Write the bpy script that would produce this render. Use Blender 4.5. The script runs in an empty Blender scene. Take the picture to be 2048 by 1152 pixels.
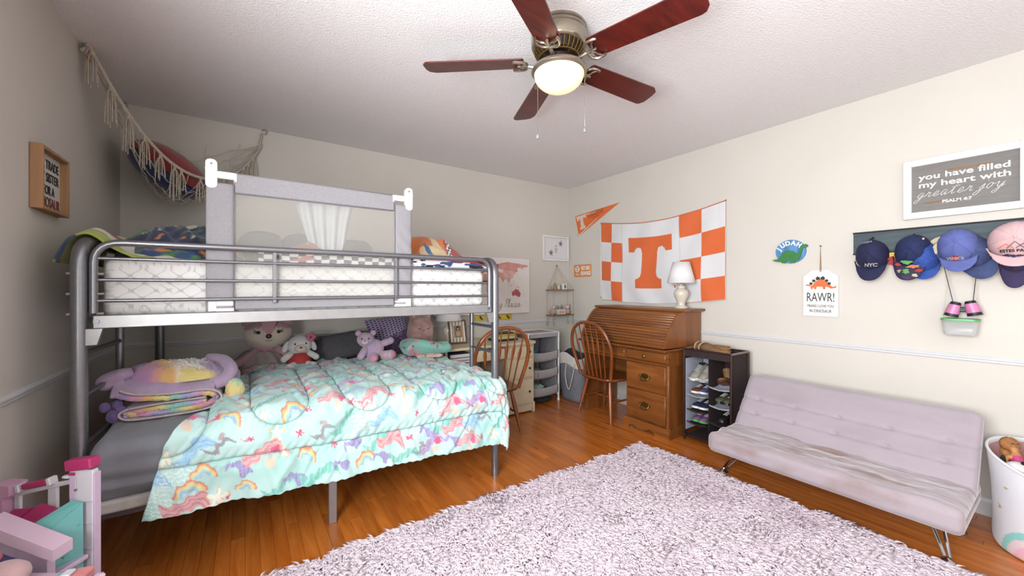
import bpy, math, random
import numpy as np
from mathutils import Vector, Matrix, Euler
random.seed(7)
rng = np.random.default_rng(7)
PI = math.pi
SC = bpy.context.scene
COL = SC.collection
R = math.radians

# ------------------------------------------------------------------ camera, world, light, exposure
XR, YB, XL, YF, H = 3.288, 3.566, -0.682, -1.30, 2.438     # the room: right, back, left, front walls, ceiling
cam_d = bpy.data.cameras.new('camera'); cam = bpy.data.objects.new('camera', cam_d); COL.objects.link(cam)
cam.location = (0, 0, 1.22)
cam.rotation_euler = (R(90), 0, -math.atan(532.5 / 779))
cam_d.sensor_width = 36; cam_d.lens = 779 / 2048 * 36; cam_d.clip_start = 0.02
SC.camera = cam
W = bpy.data.worlds.new('daylight'); SC.world = W; W.use_nodes = True
W.node_tree.nodes['Background'].inputs[0].default_value = (0.80, 0.90, 1.0, 1)
W.node_tree.nodes['Background'].inputs[1].default_value = 0.6

def window_light(name, loc, rot, sx, sy, power, col):
    d = bpy.data.lights.new(name, 'AREA'); d.shape = 'RECTANGLE'; d.size = sx; d.size_y = sy
    d.energy = power; d.color = col
    o = bpy.data.objects.new(name, d); COL.objects.link(o); o.location = loc; o.rotation_euler = rot
    return o
# daylight entering by the window in the left wall beside the camera and the one in the front wall behind it
WIN_L = (-0.75, 0.95, 0.78, 1.98)      # y0, y1, z0, z1
WIN_F = (1.15, 2.75, 0.85, 2.10)       # x0, x1, z0, z1
window_light('daylight_left', (XL - 0.14, (WIN_L[0] + WIN_L[1]) / 2, (WIN_L[2] + WIN_L[3]) / 2), (0, R(-90), 0), 1.15, 1.65, 150, (0.97, 0.985, 1.0))
window_light('daylight_front', ((WIN_F[0] + WIN_F[1]) / 2, YF - 0.14, (WIN_F[2] + WIN_F[3]) / 2), (R(90), 0, 0), 1.55, 1.20, 8, (0.97, 0.985, 1.0))
SC.view_settings.view_transform = 'Standard'; SC.view_settings.look = 'None'
SC.view_settings.exposure = 0.78; SC.view_settings.gamma = 1.0
SC.view_settings.use_curve_mapping = False

# ------------------------------------------------------------------ materials
ALB = 0.74     # paints and fabrics reflect about three quarters of their nominal tone
def lin(h):
    if not isinstance(h, str): return tuple(h) + ((1,) if len(h) == 3 else ())
    h = h.lstrip('#'); c = [int(h[i:i + 2], 16) / 255 for i in (0, 2, 4)]
    return tuple(ALB * (x / 12.92 if x <= 0.04045 else ((x + 0.055) / 1.055) ** 2.4) for x in c) + (1,)
MATS = {}
def base(name):
    m = bpy.data.materials.new(name); m.use_nodes = True
    nt = m.node_tree; b = nt.nodes['Principled BSDF']
    MATS[name] = m
    return m, nt, b, (lambda t: nt.nodes.new(t)), nt.links.new
def mat(name, col, rough=0.6, metal=0.0, var=0.08, scale=25, bump=0.0, bscale=120, stretch=(1, 1, 1), sheen=0.0, spec=0.5, alpha=1.0, trans=0.0, emit=0.0, c2=None, detail=4, coat=0.0):
    if name in MATS: return MATS[name]
    m, nt, b, N, L = base(name)
    c = lin(col)
    tc = N('ShaderNodeTexCoord'); mp = N('ShaderNodeMapping'); mp.inputs['Scale'].default_value = stretch
    L(tc.outputs['Object'], mp.inputs[0])
    nz = N('ShaderNodeTexNoise'); nz.inputs['Scale'].default_value = scale; nz.inputs['Detail'].default_value = detail
    L(mp.outputs[0], nz.inputs['Vector'])
    cr = N('ShaderNodeValToRGB'); e = cr.color_ramp.elements
    e[0].position = 0.32; e[1].position = 0.68
    if c2 is None:
        e[0].color = tuple(max(0, x * (1 - var)) for x in c[:3]) + (1,); e[1].color = tuple(min(1, x * (1 + var)) for x in c[:3]) + (1,)
    else:
        e[0].color = c; e[1].color = lin(c2)
    L(nz.outputs[0], cr.inputs[0]); L(cr.outputs[0], b.inputs['Base Color'])
    b.inputs['Roughness'].default_value = rough; b.inputs['Metallic'].default_value = metal
    b.inputs['Specular IOR Level'].default_value = spec
    if sheen: b.inputs['Sheen Weight'].default_value = sheen
    if coat: b.inputs['Coat Weight'].default_value = coat; b.inputs['Coat Roughness'].default_value = 0.15
    if trans: b.inputs['Transmission Weight'].default_value = trans
    if alpha < 1: b.inputs['Alpha'].default_value = alpha
    if emit: L(cr.outputs[0], b.inputs['Emission Color']); b.inputs['Emission Strength'].default_value = emit
    if bump:
        n2 = N('ShaderNodeTexNoise'); n2.inputs['Scale'].default_value = bscale; n2.inputs['Detail'].default_value = 3
        L(mp.outputs[0], n2.inputs['Vector'])
        bp = N('ShaderNodeBump'); bp.inputs['Strength'].default_value = bump; bp.inputs['Distance'].default_value = 0.01
        L(n2.outputs[0], bp.inputs['Height']); L(bp.outputs[0], b.inputs['Normal'])
    return m
def wood(name, c1, c2, axis=0, scale=14, rough=0.35, coat=0.3, c3=None):
    """grain that runs along one local axis"""
    if name in MATS: return MATS[name]
    m, nt, b, N, L = base(name)
    tc = N('ShaderNodeTexCoord'); mp = N('ShaderNodeMapping')
    s = [1, 1, 1]; s[axis] = 0.09; mp.inputs['Scale'].default_value = s
    oi = N('ShaderNodeObjectInfo'); ad = N('ShaderNodeVectorMath'); ad.operation = 'ADD'
    ml = N('ShaderNodeMath'); ml.operation = 'MULTIPLY'; ml.inputs[1].default_value = 13.0; L(oi.outputs['Random'], ml.inputs[0])
    L(tc.outputs['Object'], ad.inputs[0]); L(ml.outputs[0], ad.inputs[1]); L(ad.outputs[0], mp.inputs[0])
    nz = N('ShaderNodeTexNoise'); nz.inputs['Scale'].default_value = scale; nz.inputs['Detail'].default_value = 8; nz.inputs['Roughness'].default_value = 0.62; nz.inputs['Distortion'].default_value = 0.6
    L(mp.outputs[0], nz.inputs['Vector'])
    cr = N('ShaderNodeValToRGB'); e = cr.color_ramp.elements
    e[0].position = 0.30; e[0].color = lin(c1); e[1].position = 0.70; e[1].color = lin(c2)
    L(nz.outputs[0], cr.inputs[0])
    hs = N('ShaderNodeHueSaturation'); mr = N('ShaderNodeMapRange'); mr.inputs[3].default_value = 0.86; mr.inputs[4].default_value = 1.12
    L(oi.outputs['Random'], mr.inputs[0]); L(mr.outputs[0], hs.inputs['Value']); L(cr.outputs[0], hs.inputs['Color'])
    L(hs.outputs[0], b.inputs['Base Color'])
    b.inputs['Roughness'].default_value = rough; b.inputs['Coat Weight'].default_value = coat; b.inputs['Coat Roughness'].default_value = 0.2
    bp = N('ShaderNodeBump'); bp.inputs['Strength'].default_value = 0.08; bp.inputs['Distance'].default_value = 0.004
    L(nz.outputs[0], bp.inputs['Height']); L(bp.outputs[0], b.inputs['Normal'])
    return m
def printed(name, rough=0.8, sheen=0.2, bump=0.15, bscale=350, alpha=1.0):
    """flat print held in the mesh's colour attribute, with a woven relief"""
    if name in MATS: return MATS[name]
    m, nt, b, N, L = base(name)
    at = N('ShaderNodeAttribute'); at.attribute_name = 'Col'
    tc = N('ShaderNodeTexCoord'); nz = N('ShaderNodeTexNoise'); nz.inputs['Scale'].default_value = bscale
    L(tc.outputs['Object'], nz.inputs['Vector']); L(at.outputs['Color'], b.inputs['Base Color'])
    bp = N('ShaderNodeBump'); bp.inputs['Strength'].default_value = bump; bp.inputs['Distance'].default_value = 0.006
    L(nz.outputs[0], bp.inputs['Height']); L(bp.outputs[0], b.inputs['Normal'])
    b.inputs['Roughness'].default_value = rough; b.inputs['Sheen Weight'].default_value = sheen
    if alpha < 1: b.inputs['Alpha'].default_value = alpha
    return m

# ------------------------------------------------------------------ objects
LOC = {}
def tag(o, label=None, cat=None, group=None, kind=None):
    if label: o['label'] = label
    if cat: o['category'] = cat
    if group: o['group'] = group
    if kind: o['kind'] = kind
    return o
def thing(name, label, cat, loc=(0, 0, 0), rotz=0.0, group=None):
    o = bpy.data.objects.new(name, None); COL.objects.link(o); o.empty_display_size = 0.05
    o.location = loc; o.rotation_euler = (0, 0, rotz); LOC[o.name] = Vector(loc)
    return tag(o, label, cat, group)
def vnoise(x, y, seed=0):
    """smooth value noise on numpy arrays, about -1..1"""
    x = np.asarray(x, float); y = np.asarray(y, float)
    xi = np.floor(x).astype(np.int64); yi = np.floor(y).astype(np.int64); xf = x - xi; yf = y - yi
    def h(a, b):
        n = (a * 374761393 + b * 668265263 + seed * 1442695041) & 0x7fffffff
        n = ((n ^ (n >> 13)) * 1274126177) & 0x7fffffff
        return ((n ^ (n >> 16)) & 0xffff) / 32767.5 - 1
    u = xf * xf * (3 - 2 * xf); v = yf * yf * (3 - 2 * yf)
    return (h(xi, yi) * (1 - u) + h(xi + 1, yi) * u) * (1 - v) + (h(xi, yi + 1) * (1 - u) + h(xi + 1, yi + 1) * u) * v
def spline(pts, n=8, closed=False):
    """Catmull-Rom through the points"""
    P = [Vector(p) for p in pts]; out = []
    m = len(P)
    for i in range(m if closed else m - 1):
        if closed: a, b, c, d = P[i - 1], P[i], P[(i + 1) % m], P[(i + 2) % m]
        else: a, b, c, d = P[max(i - 1, 0)], P[i], P[i + 1], P[min(i + 2, m - 1)]
        for k in range(n):
            t = k / n
            out.append(0.5 * ((2 * b) + (c - a) * t + (2 * a - 5 * b + 4 * c - d) * t * t + (3 * b - a - 3 * c + d) * t ** 3))
    if not closed: out.append(P[-1])
    return out
class B:
    """collects shapes; obj() links them as one mesh object"""
    def __init__(s, m=None): s.v = []; s.f = []; s.col = None; s.m = m or Matrix.Identity(4)
    def add(s, vs, fs):
        o = len(s.v); m = s.m
        s.v += [tuple(m @ Vector(p)) for p in vs]; s.f += [tuple(i + o for i in q) for q in fs]; return s
    def box(s, c, d, bev=0.0, rot=None):
        hx, hy, hz = d[0] / 2, d[1] / 2, d[2] / 2; b = min(bev, hx * 0.9, hy * 0.9, hz * 0.9)
        M = Matrix.Translation(c) @ (Euler(rot).to_matrix().to_4x4() if rot else Matrix.Identity(4))
        if b <= 0:
            vs = [(x, y, z) for x in (-hx, hx) for y in (-hy, hy) for z in (-hz, hz)]
            fs = [(0, 1, 3, 2), (4, 6, 7, 5), (0, 4, 5, 1), (2, 3, 7, 6), (0, 2, 6, 4), (1, 5, 7, 3)]
        else:
            vs = []; ix = {}
            for sx in (-1, 1):
                for sy in (-1, 1):
                    for sz in (-1, 1):
                        for a in range(3):
                            p = [sx * (hx - b), sy * (hy - b), sz * (hz - b)]; p[a] = (sx, sy, sz)[a] * (hx, hy, hz)[a]
                            ix[sx, sy, sz, a] = len(vs); vs.append(tuple(p))
            fs = []
            for a in range(3):
                o1, o2 = (a + 1) % 3, (a + 2) % 3
                for sg in (-1, 1):
                    q = []
                    for (p1, p2) in ((-1, -1), (1, -1), (1, 1), (-1, 1)):
                        k = [0, 0, 0]; k[a] = sg; k[o1] = p1; k[o2] = p2; q.append(ix[tuple(k) + (a,)])
                    fs.append(tuple(q if sg > 0 else q[::-1]))
                for p1 in (-1, 1):
                    for p2 in (-1, 1):
                        k0 = [0, 0, 0]; k0[a] = -1; k0[o1] = p1; k0[o2] = p2; k1 = list(k0); k1[a] = 1
                        q = [ix[tuple(k0) + (o1,)], ix[tuple(k1) + (o1,)], ix[tuple(k1) + (o2,)], ix[tuple(k0) + (o2,)]]
                        fs.append(tuple(q if p1 * p2 < 0 else q[::-1]))
            for k in [(x, y, z) for x in (-1, 1) for y in (-1, 1) for z in (-1, 1)]:
                q = [ix[k + (a,)] for a in range(3)]; fs.append(tuple(q if k[0] * k[1] * k[2] > 0 else q[::-1]))
        return s.add([M @ Vector(p) for p in vs], fs)
    def tube(s, pts, r, n=8, closed=False, cap=True, flat=1.0):
        P = [Vector(p) for p in pts]; m = len(P); rr = r if hasattr(r, '__len__') else [r] * m
        vs = []; fs = []; up = None
        for i in range(m):
            a = P[i - 1] if (i or closed) else P[i]; c = P[(i + 1) % m] if (i < m - 1 or closed) else P[i]
            t = (c - a)
            t = t.normalized() if t.length > 1e-9 else Vector((0, 0, 1))
            if up is None:
                up = Vector((0, 0, 1)) if abs(t.z) < 0.9 else Vector((1, 0, 0))
            u = (up - t * up.dot(t))
            u = u.normalized() if u.length > 1e-6 else t.orthogonal().normalized()
            up = u; w = t.cross(u)
            for k in range(n):
                q = 2 * PI * k / n; vs.append(P[i] + (u * math.cos(q) * flat + w * math.sin(q)) * rr[i])
        for i in range(m if closed else m - 1):
            j = (i + 1) % m
            for k in range(n):
                l = (k + 1) % n; fs.append((i * n + k, i * n + l, j * n + l, j * n + k))
        if cap and not closed: fs += [tuple(range(n))[::-1], tuple((m - 1) * n + k for k in range(n))]
        return s.add(vs, fs)
    def cyl(s, a, b, r, r2=None, n=14): return s.tube([a, b], [r, r if r2 is None else r2], n)
    def lathe(s, prof, c=(0, 0, 0), n=24, rot=None):
        M = Matrix.Translation(c) @ (Euler(rot).to_matrix().to_4x4() if rot else Matrix.Identity(4))
        vs = []; fs = []; m = len(prof)
        for (r, z) in prof:
            for k in range(n): q = 2 * PI * k / n; vs.append(M @ Vector((r * math.cos(q), r * math.sin(q), z)))
        for i in range(m - 1):
            for k in range(n):
                l = (k + 1) % n; fs.append((i * n + k, i * n + l, (i + 1) * n + l, (i + 1) * n + k))
        if prof[0][0] > 1e-6: fs.append(tuple(range(n))[::-1])
        if prof[-1][0] > 1e-6: fs.append(tuple((m - 1) * n + k for k in range(n)))
        return s.add(vs, fs)
    def ell(s, c, d, rot=None, nu=20, nv=12, amp=0.0, fr=3.0, seed=0, sq=1.0):
        M = Matrix.Translation(c) @ (Euler(rot).to_matrix().to_4x4() if rot else Matrix.Identity(4))
        vs = []; fs = []
        pw = lambda a: math.copysign(abs(a) ** sq, a)
        for i in range(nv + 1):
            ph = -PI / 2 + PI * i / nv
            for k in range(nu):
                th = 2 * PI * k / nu
                x, y, z = pw(math.cos(ph)) * pw(math.cos(th)), pw(math.cos(ph)) * pw(math.sin(th)), pw(math.sin(ph))
                q = 1.0
                if amp: q += amp * float(vnoise(fr * x + 5.3 + seed, fr * y + 2.1 * z * fr + 7.7, seed))
                vs.append(M @ Vector((x * d[0] * q, y * d[1] * q, z * d[2] * q)))
        for i in range(nv):
            for k in range(nu):
                l = (k + 1) % nu; fs.append((i * nu + k, i * nu + l, (i + 1) * nu + l, (i + 1) * nu + k))
        return s.add(vs, fs)
    def prism(s, poly, y0, y1):
        """polygon in local x,z extruded from y0 to y1"""
        n = len(poly); vs = [(p[0], y0, p[1]) for p in poly] + [(p[0], y1, p[1]) for p in poly]
        fs = [tuple(range(n)), tuple(range(n, 2 * n))[::-1]] + [((i + 1) % n, i, n + i, n + (i + 1) % n) for i in range(n)]
        return s.add(vs, fs)
    def obj(s, name, m, parent=None, w=False, smooth=40, solid=0.0, sub=0, **kw):
        me = bpy.data.meshes.new(name)
        v = s.v
        if w and parent is not None: o = LOC[parent.name]; v = [(p[0] - o[0], p[1] - o[1], p[2] - o[2]) for p in v]
        me.from_pydata(v, [], s.f)
        return fin(name, me, m, parent, smooth, solid, sub, **kw)
def fin(name, me, m, parent=None, smooth=40, solid=0.0, sub=0, label=None, cat=None, group=None, kind=None):
    if smooth:
        me.polygons.foreach_set('use_smooth', np.ones(len(me.polygons), bool))
        if smooth < 180: me.set_sharp_from_angle(angle=R(smooth))
    me.materials.append(MATS[m] if isinstance(m, str) else m); me.update()
    o = bpy.data.objects.new(name, me); COL.objects.link(o)
    if parent is not None: o.parent = parent; LOC[o.name] = LOC[parent.name]
    if solid:
        md = o.modifiers.new('thickness', 'SOLIDIFY'); md.thickness = abs(solid); md.offset = -1 if solid > 0 else 1
    if sub:
        md = o.modifiers.new('smooth', 'SUBSURF'); md.levels = sub; md.render_levels = sub
    return tag(o, label, cat, group, kind)
def cloth(name, X, Y, Z, m, parent=None, col=None, w=True, wrap=False, solid=0.0, smooth=180, **kw):
    """a sheet from 2-D arrays of coordinates, with an optional print (rgb array)"""
    nu, nv = X.shape; v = np.stack([X, Y, Z], -1).reshape(-1, 3)
    if w and parent is not None: v = v - np.array(LOC[parent.name])
    me = bpy.data.meshes.new(name); i = np.arange(nu * nv).reshape(nu, nv)
    if wrap: i = np.concatenate([i, i[:1]], 0)
    q = np.stack([i[:-1, :-1], i[1:, :-1], i[1:, 1:], i[:-1, 1:]], -1).reshape(-1, 4)
    me.vertices.add(len(v)); me.vertices.foreach_set('co', v.astype(np.float32).ravel())
    me.loops.add(q.size); me.loops.foreach_set('vertex_index', q.astype(np.int32).ravel())
    me.polygons.add(len(q)); me.polygons.foreach_set('loop_start', np.arange(0, q.size, 4, dtype=np.int32))
    me.update(calc_edges=True)
    if col is not None:
        a = me.color_attributes.new('Col', 'FLOAT_COLOR', 'POINT')
        c = np.concatenate([col.reshape(-1, 3), np.ones((nu * nv, 1))], 1); a.data.foreach_set('color', c.astype(np.float32).ravel())
    return fin(name, me, m, parent, smooth, solid, **kw)
L3 = lambda h: np.array(lin(h)[:3])
def text(s, size, m, parent, x=0, z=0, y=-0.001, align='CENTER', shear=0.0, off=0.0, ext=0.0006, sx=1.0, name='lettering', sp=1.0, rot=0.0, maxw=None):
    """a line of writing standing in the local x,z plane, facing -y"""
    c = bpy.data.curves.new('t', 'FONT'); c.body = s; c.size = size; c.align_x = align; c.shear = shear; c.offset = off; c.extrude = ext; c.space_character = sp; c.resolution_u = 3
    o = bpy.data.objects.new('t', c); COL.objects.link(o)
    dg = bpy.context.evaluated_depsgraph_get(); me = bpy.data.meshes.new_from_object(o.evaluated_get(dg))
    bpy.data.objects.remove(o); bpy.data.curves.remove(c)
    if maxw:
        wd = max(v.co.x for v in me.vertices) - min(v.co.x for v in me.vertices); sx = maxw / wd
    me.transform(Matrix.Translation((x, y, z)) @ Matrix.Rotation(rot, 4, 'Y') @ Matrix.Rotation(PI / 2, 4, 'X') @ Matrix.Diagonal((sx, 1, 1, 1)))
    me.materials.clear(); me.name = name
    return fin(name, me, m, parent, 0)
STROKES = {  # handwriting: strokes as points, x-height 1
 'g': [[(.75, .85), (.4, 1), (.1, .55), (.3, .05), (.7, .5), (.78, .95), (.7, -.3), (.4, -1), (.05, -.75), (.5, -.15), (1, .25)]],
 'r': [[(0, .1), (.25, .6), (.3, 1.05), (.4, .85), (.65, .85), (.6, .3), (.8, .02), (1, .25)]],
 'e': [[(0, .2), (.5, .45), (.65, .8), (.4, 1), (.15, .6), (.25, .1), (.6, .02), (.95, .35)]],
 'a': [[(.75, .85), (.4, 1), (.1, .5), (.3, .02), (.65, .45), (.78, .95), (.7, .3), (.8, .02), (1.05, .25)]],
 't': [[(0, .2), (.35, .9), (.5, 1.9), (.4, .5), (.55, .02), (.9, .25)], [(.05, 1.25), (.5, 1.35), (1.0, 1.5)]],
 'j': [[(0, .2), (.4, 1), (.35, 0), (.1, -.9), (-.3, -.8), (0, -.2), (.7, .3)], [(.5, 1.5), (.55, 1.6)]],
 'o': [[(.6, .9), (.3, 1), (.08, .5), (.3, .02), (.65, .35), (.6, .9), (.75, .75), (1.05, .8)]],
 'y': [[(0, .8), (.15, 1), (.2, .4), (.4, .05), (.7, .5), (.85, 1), (.7, -.1), (.4, -.95), (.05, -.75), (.5, -.2), (1.1, .35)]],
 'n': [[(0, .2), (.2, .9), (.18, .05), (.3, .6), (.55, 1), (.68, .7), (.65, .15), (.8, .02), (1.05, .25)]],
 'i': [[(0, .2), (.25, 1), (.22, .2), (.35, .02), (.6, .25)], [(.32, 1.45), (.35, 1.5)]],
 'P': [[(.3, 0), (.4, 1), (.5, 2.1)], [(.05, 1.5), (.4, 2.15), (.95, 2.1), (1.0, 1.4), (.6, 1.05), (.42, 1.05)]],
 'G': [[(1.0, 1.7), (.7, 2.05), (.2, 1.5), (.1, .6), (.4, 0), (.85, .3), (.95, .95), (.55, .9)]],
 'l': [[(0, .2), (.4, 1.2), (.5, 2.1), (.3, 1.9), (.22, .6), (.35, .02), (.6, .25)]],
 'c': [[(.7, .85), (.4, 1), (.12, .5), (.3, .02), (.65, .1), (.9, .35)]],
 's': [[(0, .2), (.35, .7), (.4, 1.05), (.6, .5), (.45, .02), (.1, .1), (.6, .1), (1.3, .5)]]}
def script(s, size, m, parent, x, z, y=-0.002, r=0.0016, slant=0.35, rise=0.0, sp=0.92, name='lettering'):
    b = B(); cx = x
    for ch in s:
        if ch == ' ': cx += 0.7 * size; continue
        wd = 0
        for st in STROKES[ch]:
            pts = [(cx + (p[0] + slant * p[1]) * size, y, z + p[1] * size + rise * (cx - x)) for p in st]
            b.tube(spline(pts, 5), r, 6, flat=0.5); wd = max(wd, max(p[0] for p in st))
        cx += wd * size * sp
    return b.obj(name, m, parent)
def copy_tree(o, parent=None):
    c = o.copy(); COL.objects.link(c); c.parent = parent
    for ch in o.children: copy_tree(ch, c)
    return c
def rect(x0, z0, x1, z1): return [(x0, z0), (x1, z0), (x1, z1), (x0, z1)]
def rrect(x0, z0, x1, z1, r, n=5):
    out = []
    for (cx, cz, a) in ((x1 - r, z0 + r, -90), (x1 - r, z1 - r, 0), (x0 + r, z1 - r, 90), (x0 + r, z0 + r, 180)):
        for k in range(n + 1): q = R(a + 90 * k / n); out.append((cx + r * math.cos(q), cz + r * math.sin(q)))
    return out
def arc(cx, cz, rx, rz, a0, a1, n=12): return [(cx + rx * math.cos(R(a0 + (a1 - a0) * k / n)), cz + rz * math.sin(R(a0 + (a1 - a0) * k / n))) for k in range(n + 1)]

# ------------------------------------------------------------------ shared materials
mat('wall_paint', '#d8d3ca', 0.75, var=0.015, scale=3, bump=0.03, bscale=300)
mat('ceiling_paint', '#fbfafb', 0.9, var=0.02, scale=60, bump=0.38, bscale=105)
mat('trim_paint', '#dcdddf', 0.4, var=0.02)
mat('white_plastic', '#f2f2f0', 0.35, var=0.02)
mat('white_paint', '#efeeea', 0.5, var=0.03)
mat('steel', '#8d8e93', 0.33, 0.8, var=0.05, scale=60)
mat('steel_light', '#adacad', 0.42, 0.7, var=0.05)
mat('nickel', '#b5ab9b', 0.28, 0.9, var=0.06)
mat('chrome', '#d6d6d8', 0.1, 1.0, var=0.02)
mat('brass', '#8a7440', 0.35, 0.9, var=0.25, scale=90)
mat('black', '#17161a', 0.5, var=0.1)
mat('ink', '#2b2b30', 0.6, var=0.1)
mat('red_ink', '#7e3b33', 0.6)
mat('gold_ink', '#9a7445', 0.5)
mat('orange', '#e8733a', 0.7, var=0.05)
mat('orange_sign', '#e89148', 0.5, var=0.05)
mat('white_cloth', '#e9e9ea', 0.9, var=0.03, bump=0.1, bscale=400)
mat('rope', '#cdc3b2', 0.9, var=0.15, scale=120, bump=0.4, bscale=300)
wood('floor_oak', '#b05a1a', '#d88236', 1, 22, 0.27, 0.35)
wood('cherry_blade', '#3d110d', '#6e2019', 0, 22, 0.35, 0.3)
wood('oak_chair', '#7a3c18', '#a05a28', 2, 18, 0.3, 0.4)
wood('oak_seat', '#6c3313', '#915024', 0, 18, 0.3, 0.4)
wood('pine_desk', '#6c3a16', '#9c602c', 0, 14, 0.4, 0.25)
wood('pine_desk_v', '#6c3a16', '#985b2a', 2, 14, 0.4, 0.25)
wood('frame_pine', '#9a7450', '#b98f66', 2, 16, 0.6, 0.0)

# ------------------------------------------------------------------ the room
def structure(o): o['kind'] = 'structure'; return o
fl = structure(B().box(((XL + XR) / 2, (YF + YB) / 2, -0.06), (XR - XL + .24, YB - YF + .24, 0.08)).obj('floor', mat('subfloor', '#2a160a', 0.9)))
LOC[fl.name] = Vector((0, 0, 0))
PW = 0.0567; lengths = [0.45, 0.7, 0.95, 1.25, 1.6]; pm = {}
def plank_mesh(l):
    if l not in pm:
        me = bpy.data.meshes.new('plank'); b = B().box((0, l / 2, -0.010), (PW - 0.0007, l - 0.0009, 0.0199), 0.0007)
        me.from_pydata(b.v, [], b.f); me.materials.append(MATS['floor_oak']); pm[l] = me
    return pm[l]
ni = int((XR - XL) / PW) + 1; rest = B(); cnt = 0
for i in range(ni):
    x = XL + PW * (i + 0.5)
    if x + PW / 2 > XR + .02: break
    y = YB
    while y > YF + 0.01:
        l = random.choice(lengths)
        if y - l < YF: l = y - YF
        y -= l
        # seen in the photograph: in front of the bed and to its right
        near = (y + l > 0.15) and cnt < 300 and l in lengths and not (x < -0.1 and y + l < 1.5)
        if near:
            o = bpy.data.objects.new('plank', plank_mesh(l)); COL.objects.link(o); o.location = (x, y, 0); o.parent = fl; cnt += 1
        else: rest.box((x, y + l / 2, -0.010), (PW - .0007, l - .0009, 0.0199), 0.0007)
rest.obj('plank_field', 'floor_oak', fl, kind='stuff')
T = 0.12
wl = B()
y0, y1, z0, z1 = WIN_L
wl.box((XL - T / 2, (YF + y0) / 2, H / 2), (T, y0 - YF, H)).box((XL - T / 2, (YB + y1) / 2, H / 2), (T, YB - y1, H))
wl.box((XL - T / 2, (y0 + y1) / 2, z0 / 2), (T, y1 - y0, z0)).box((XL - T / 2, (y0 + y1) / 2, (z1 + H) / 2), (T, y1 - y0, H - z1))
structure(wl.obj('wall_left', 'wall_paint', smooth=0))
structure(B().box(((XL + XR) / 2, YB + T / 2, H / 2), (XR - XL + 2 * T, T, H)).obj('wall_back', 'wall_paint', smooth=0))
structure(B().box((XR + T / 2, (YF + YB) / 2, H / 2), (T, YB - YF + 2 * T, H)).obj('wall_right', 'wall_paint', smooth=0))
x0, x1, z0, z1 = WIN_F
wf = B().box(((XL + x0) / 2, YF - T / 2, H / 2), (x0 - XL, T, H)).box(((XR + x1) / 2, YF - T / 2, H / 2), (XR - x1, T, H))
wf.box(((x0 + x1) / 2, YF - T / 2, z0 / 2), (x1 - x0, T, z0)).box(((x0 + x1) / 2, YF - T / 2, (z1 + H) / 2), (x1 - x0, T, H - z1))
structure(wf.obj('wall_front', 'wall_paint', smooth=0))
structure(B().box(((XL + XR) / 2, (YF + YB) / 2, H + .05), (XR - XL + 2 * T, YB - YF + 2 * T, 0.1)).obj('ceiling', 'ceiling_paint', smooth=0))
def pane_mat():
    m, nt, b, N, L = base('window_glass'); out = nt.nodes['Material Output']
    t = N('ShaderNodeBsdfTransparent'); g = N('ShaderNodeBsdfGlossy'); mx = N('ShaderNodeMixShader')
    g.inputs['Roughness'].default_value = 0.02; mx.inputs[0].default_value = 0.06
    L(t.outputs[0], mx.inputs[1]); L(g.outputs[0], mx.inputs[2]); L(mx.outputs[0], out.inputs[0]); return m
pane_mat()
def window(name, loc, rot, wd, z0, z1):
    o = bpy.data.objects.new(name, None); COL.objects.link(o); o.location = loc; o.rotation_euler = (0, 0, rot); LOC[o.name] = Vector(loc); structure(o)
    f = B()
    for sx in (-1, 1): f.box((sx * (wd / 2 + .035), -.008, (z0 + z1) / 2), (.08, .018, z1 - z0 + .17), .004)
    f.box((0, -.008, z1 + .045), (wd + .15, .018, .08), .004)
    f.obj('window_frame', 'trim_paint', o)
    B().box((0, -.02, z0 - .015), (wd + .2, .07, .03), .006).obj('window_sill', 'trim_paint', o)
    for k, (a, c) in enumerate(((z0, (z0 + z1) / 2 + .02), ((z0 + z1) / 2 - .02, z1))):
        y = .03 + .03 * k; s = B()
        for sx in (-1, 1): s.box((sx * (wd / 2 - .02), y, (a + c) / 2), (.04, .03, c - a))
        for z in (a + .02, c - .02): s.box((0, y, z), (wd - .08, .03, .04))
        so = s.obj('sash', 'trim_paint', o)
        B().box((0, y, (a + c) / 2), (wd - .08, .004, c - a - .08)).obj('pane', 'window_glass', so)
window('window_1', (XL, (WIN_L[0] + WIN_L[1]) / 2, 0), R(90), WIN_L[1] - WIN_L[0], WIN_L[2], WIN_L[3])
window('window_2', ((WIN_F[0] + WIN_F[1]) / 2, YF, 0), R(180), WIN_F[1] - WIN_F[0], WIN_F[2], WIN_F[3])
# chair rail and baseboards
RP = [(0, -.016), (.004, -.017), (.008, -.013), (.009, -.004), (.013, .003), (.013, .008), (.007, .012), (.004, .017), (0, .018)]
def rail(name, a, b, z, out, prof, m='trim_paint'):
    """a moulding along a wall from a to b, its profile (out from wall, height)"""
    n = len(prof); vs = []
    for (p) in (a, b):
        for (d, h) in prof: vs.append((p[0] + out[0] * d, p[1] + out[1] * d, z + h))
    fs = [tuple(range(n)), tuple(range(n, 2 * n))[::-1]] + [(i, (i + 1) % n, n + (i + 1) % n, n + i) for i in range(n)]
    o = structure(B().add(vs, fs).obj(name, m, smooth=0)); return o
rail('trim_1', (XL, WIN_L[1] + .1), (XL, YB), .835, (1, 0), RP); rail('trim_2', (XL, YB), (XR, YB), .835, (0, -1), RP)
rail('trim_3', (XR, YB), (XR, YF), .835, (-1, 0), RP)
BP = [(0, 0), (.014, 0), (.014, .075), (.008, .09), (0, .095)]
rail('baseboard_left', (XL, YF), (XL, YB), 0, (1, 0), BP); rail('baseboard_back', (XL, YB), (XR, YB), 0, (0, -1), BP); rail('baseboard_right', (XR, YB), (XR, YF), 0, (-1, 0), BP)

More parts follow.
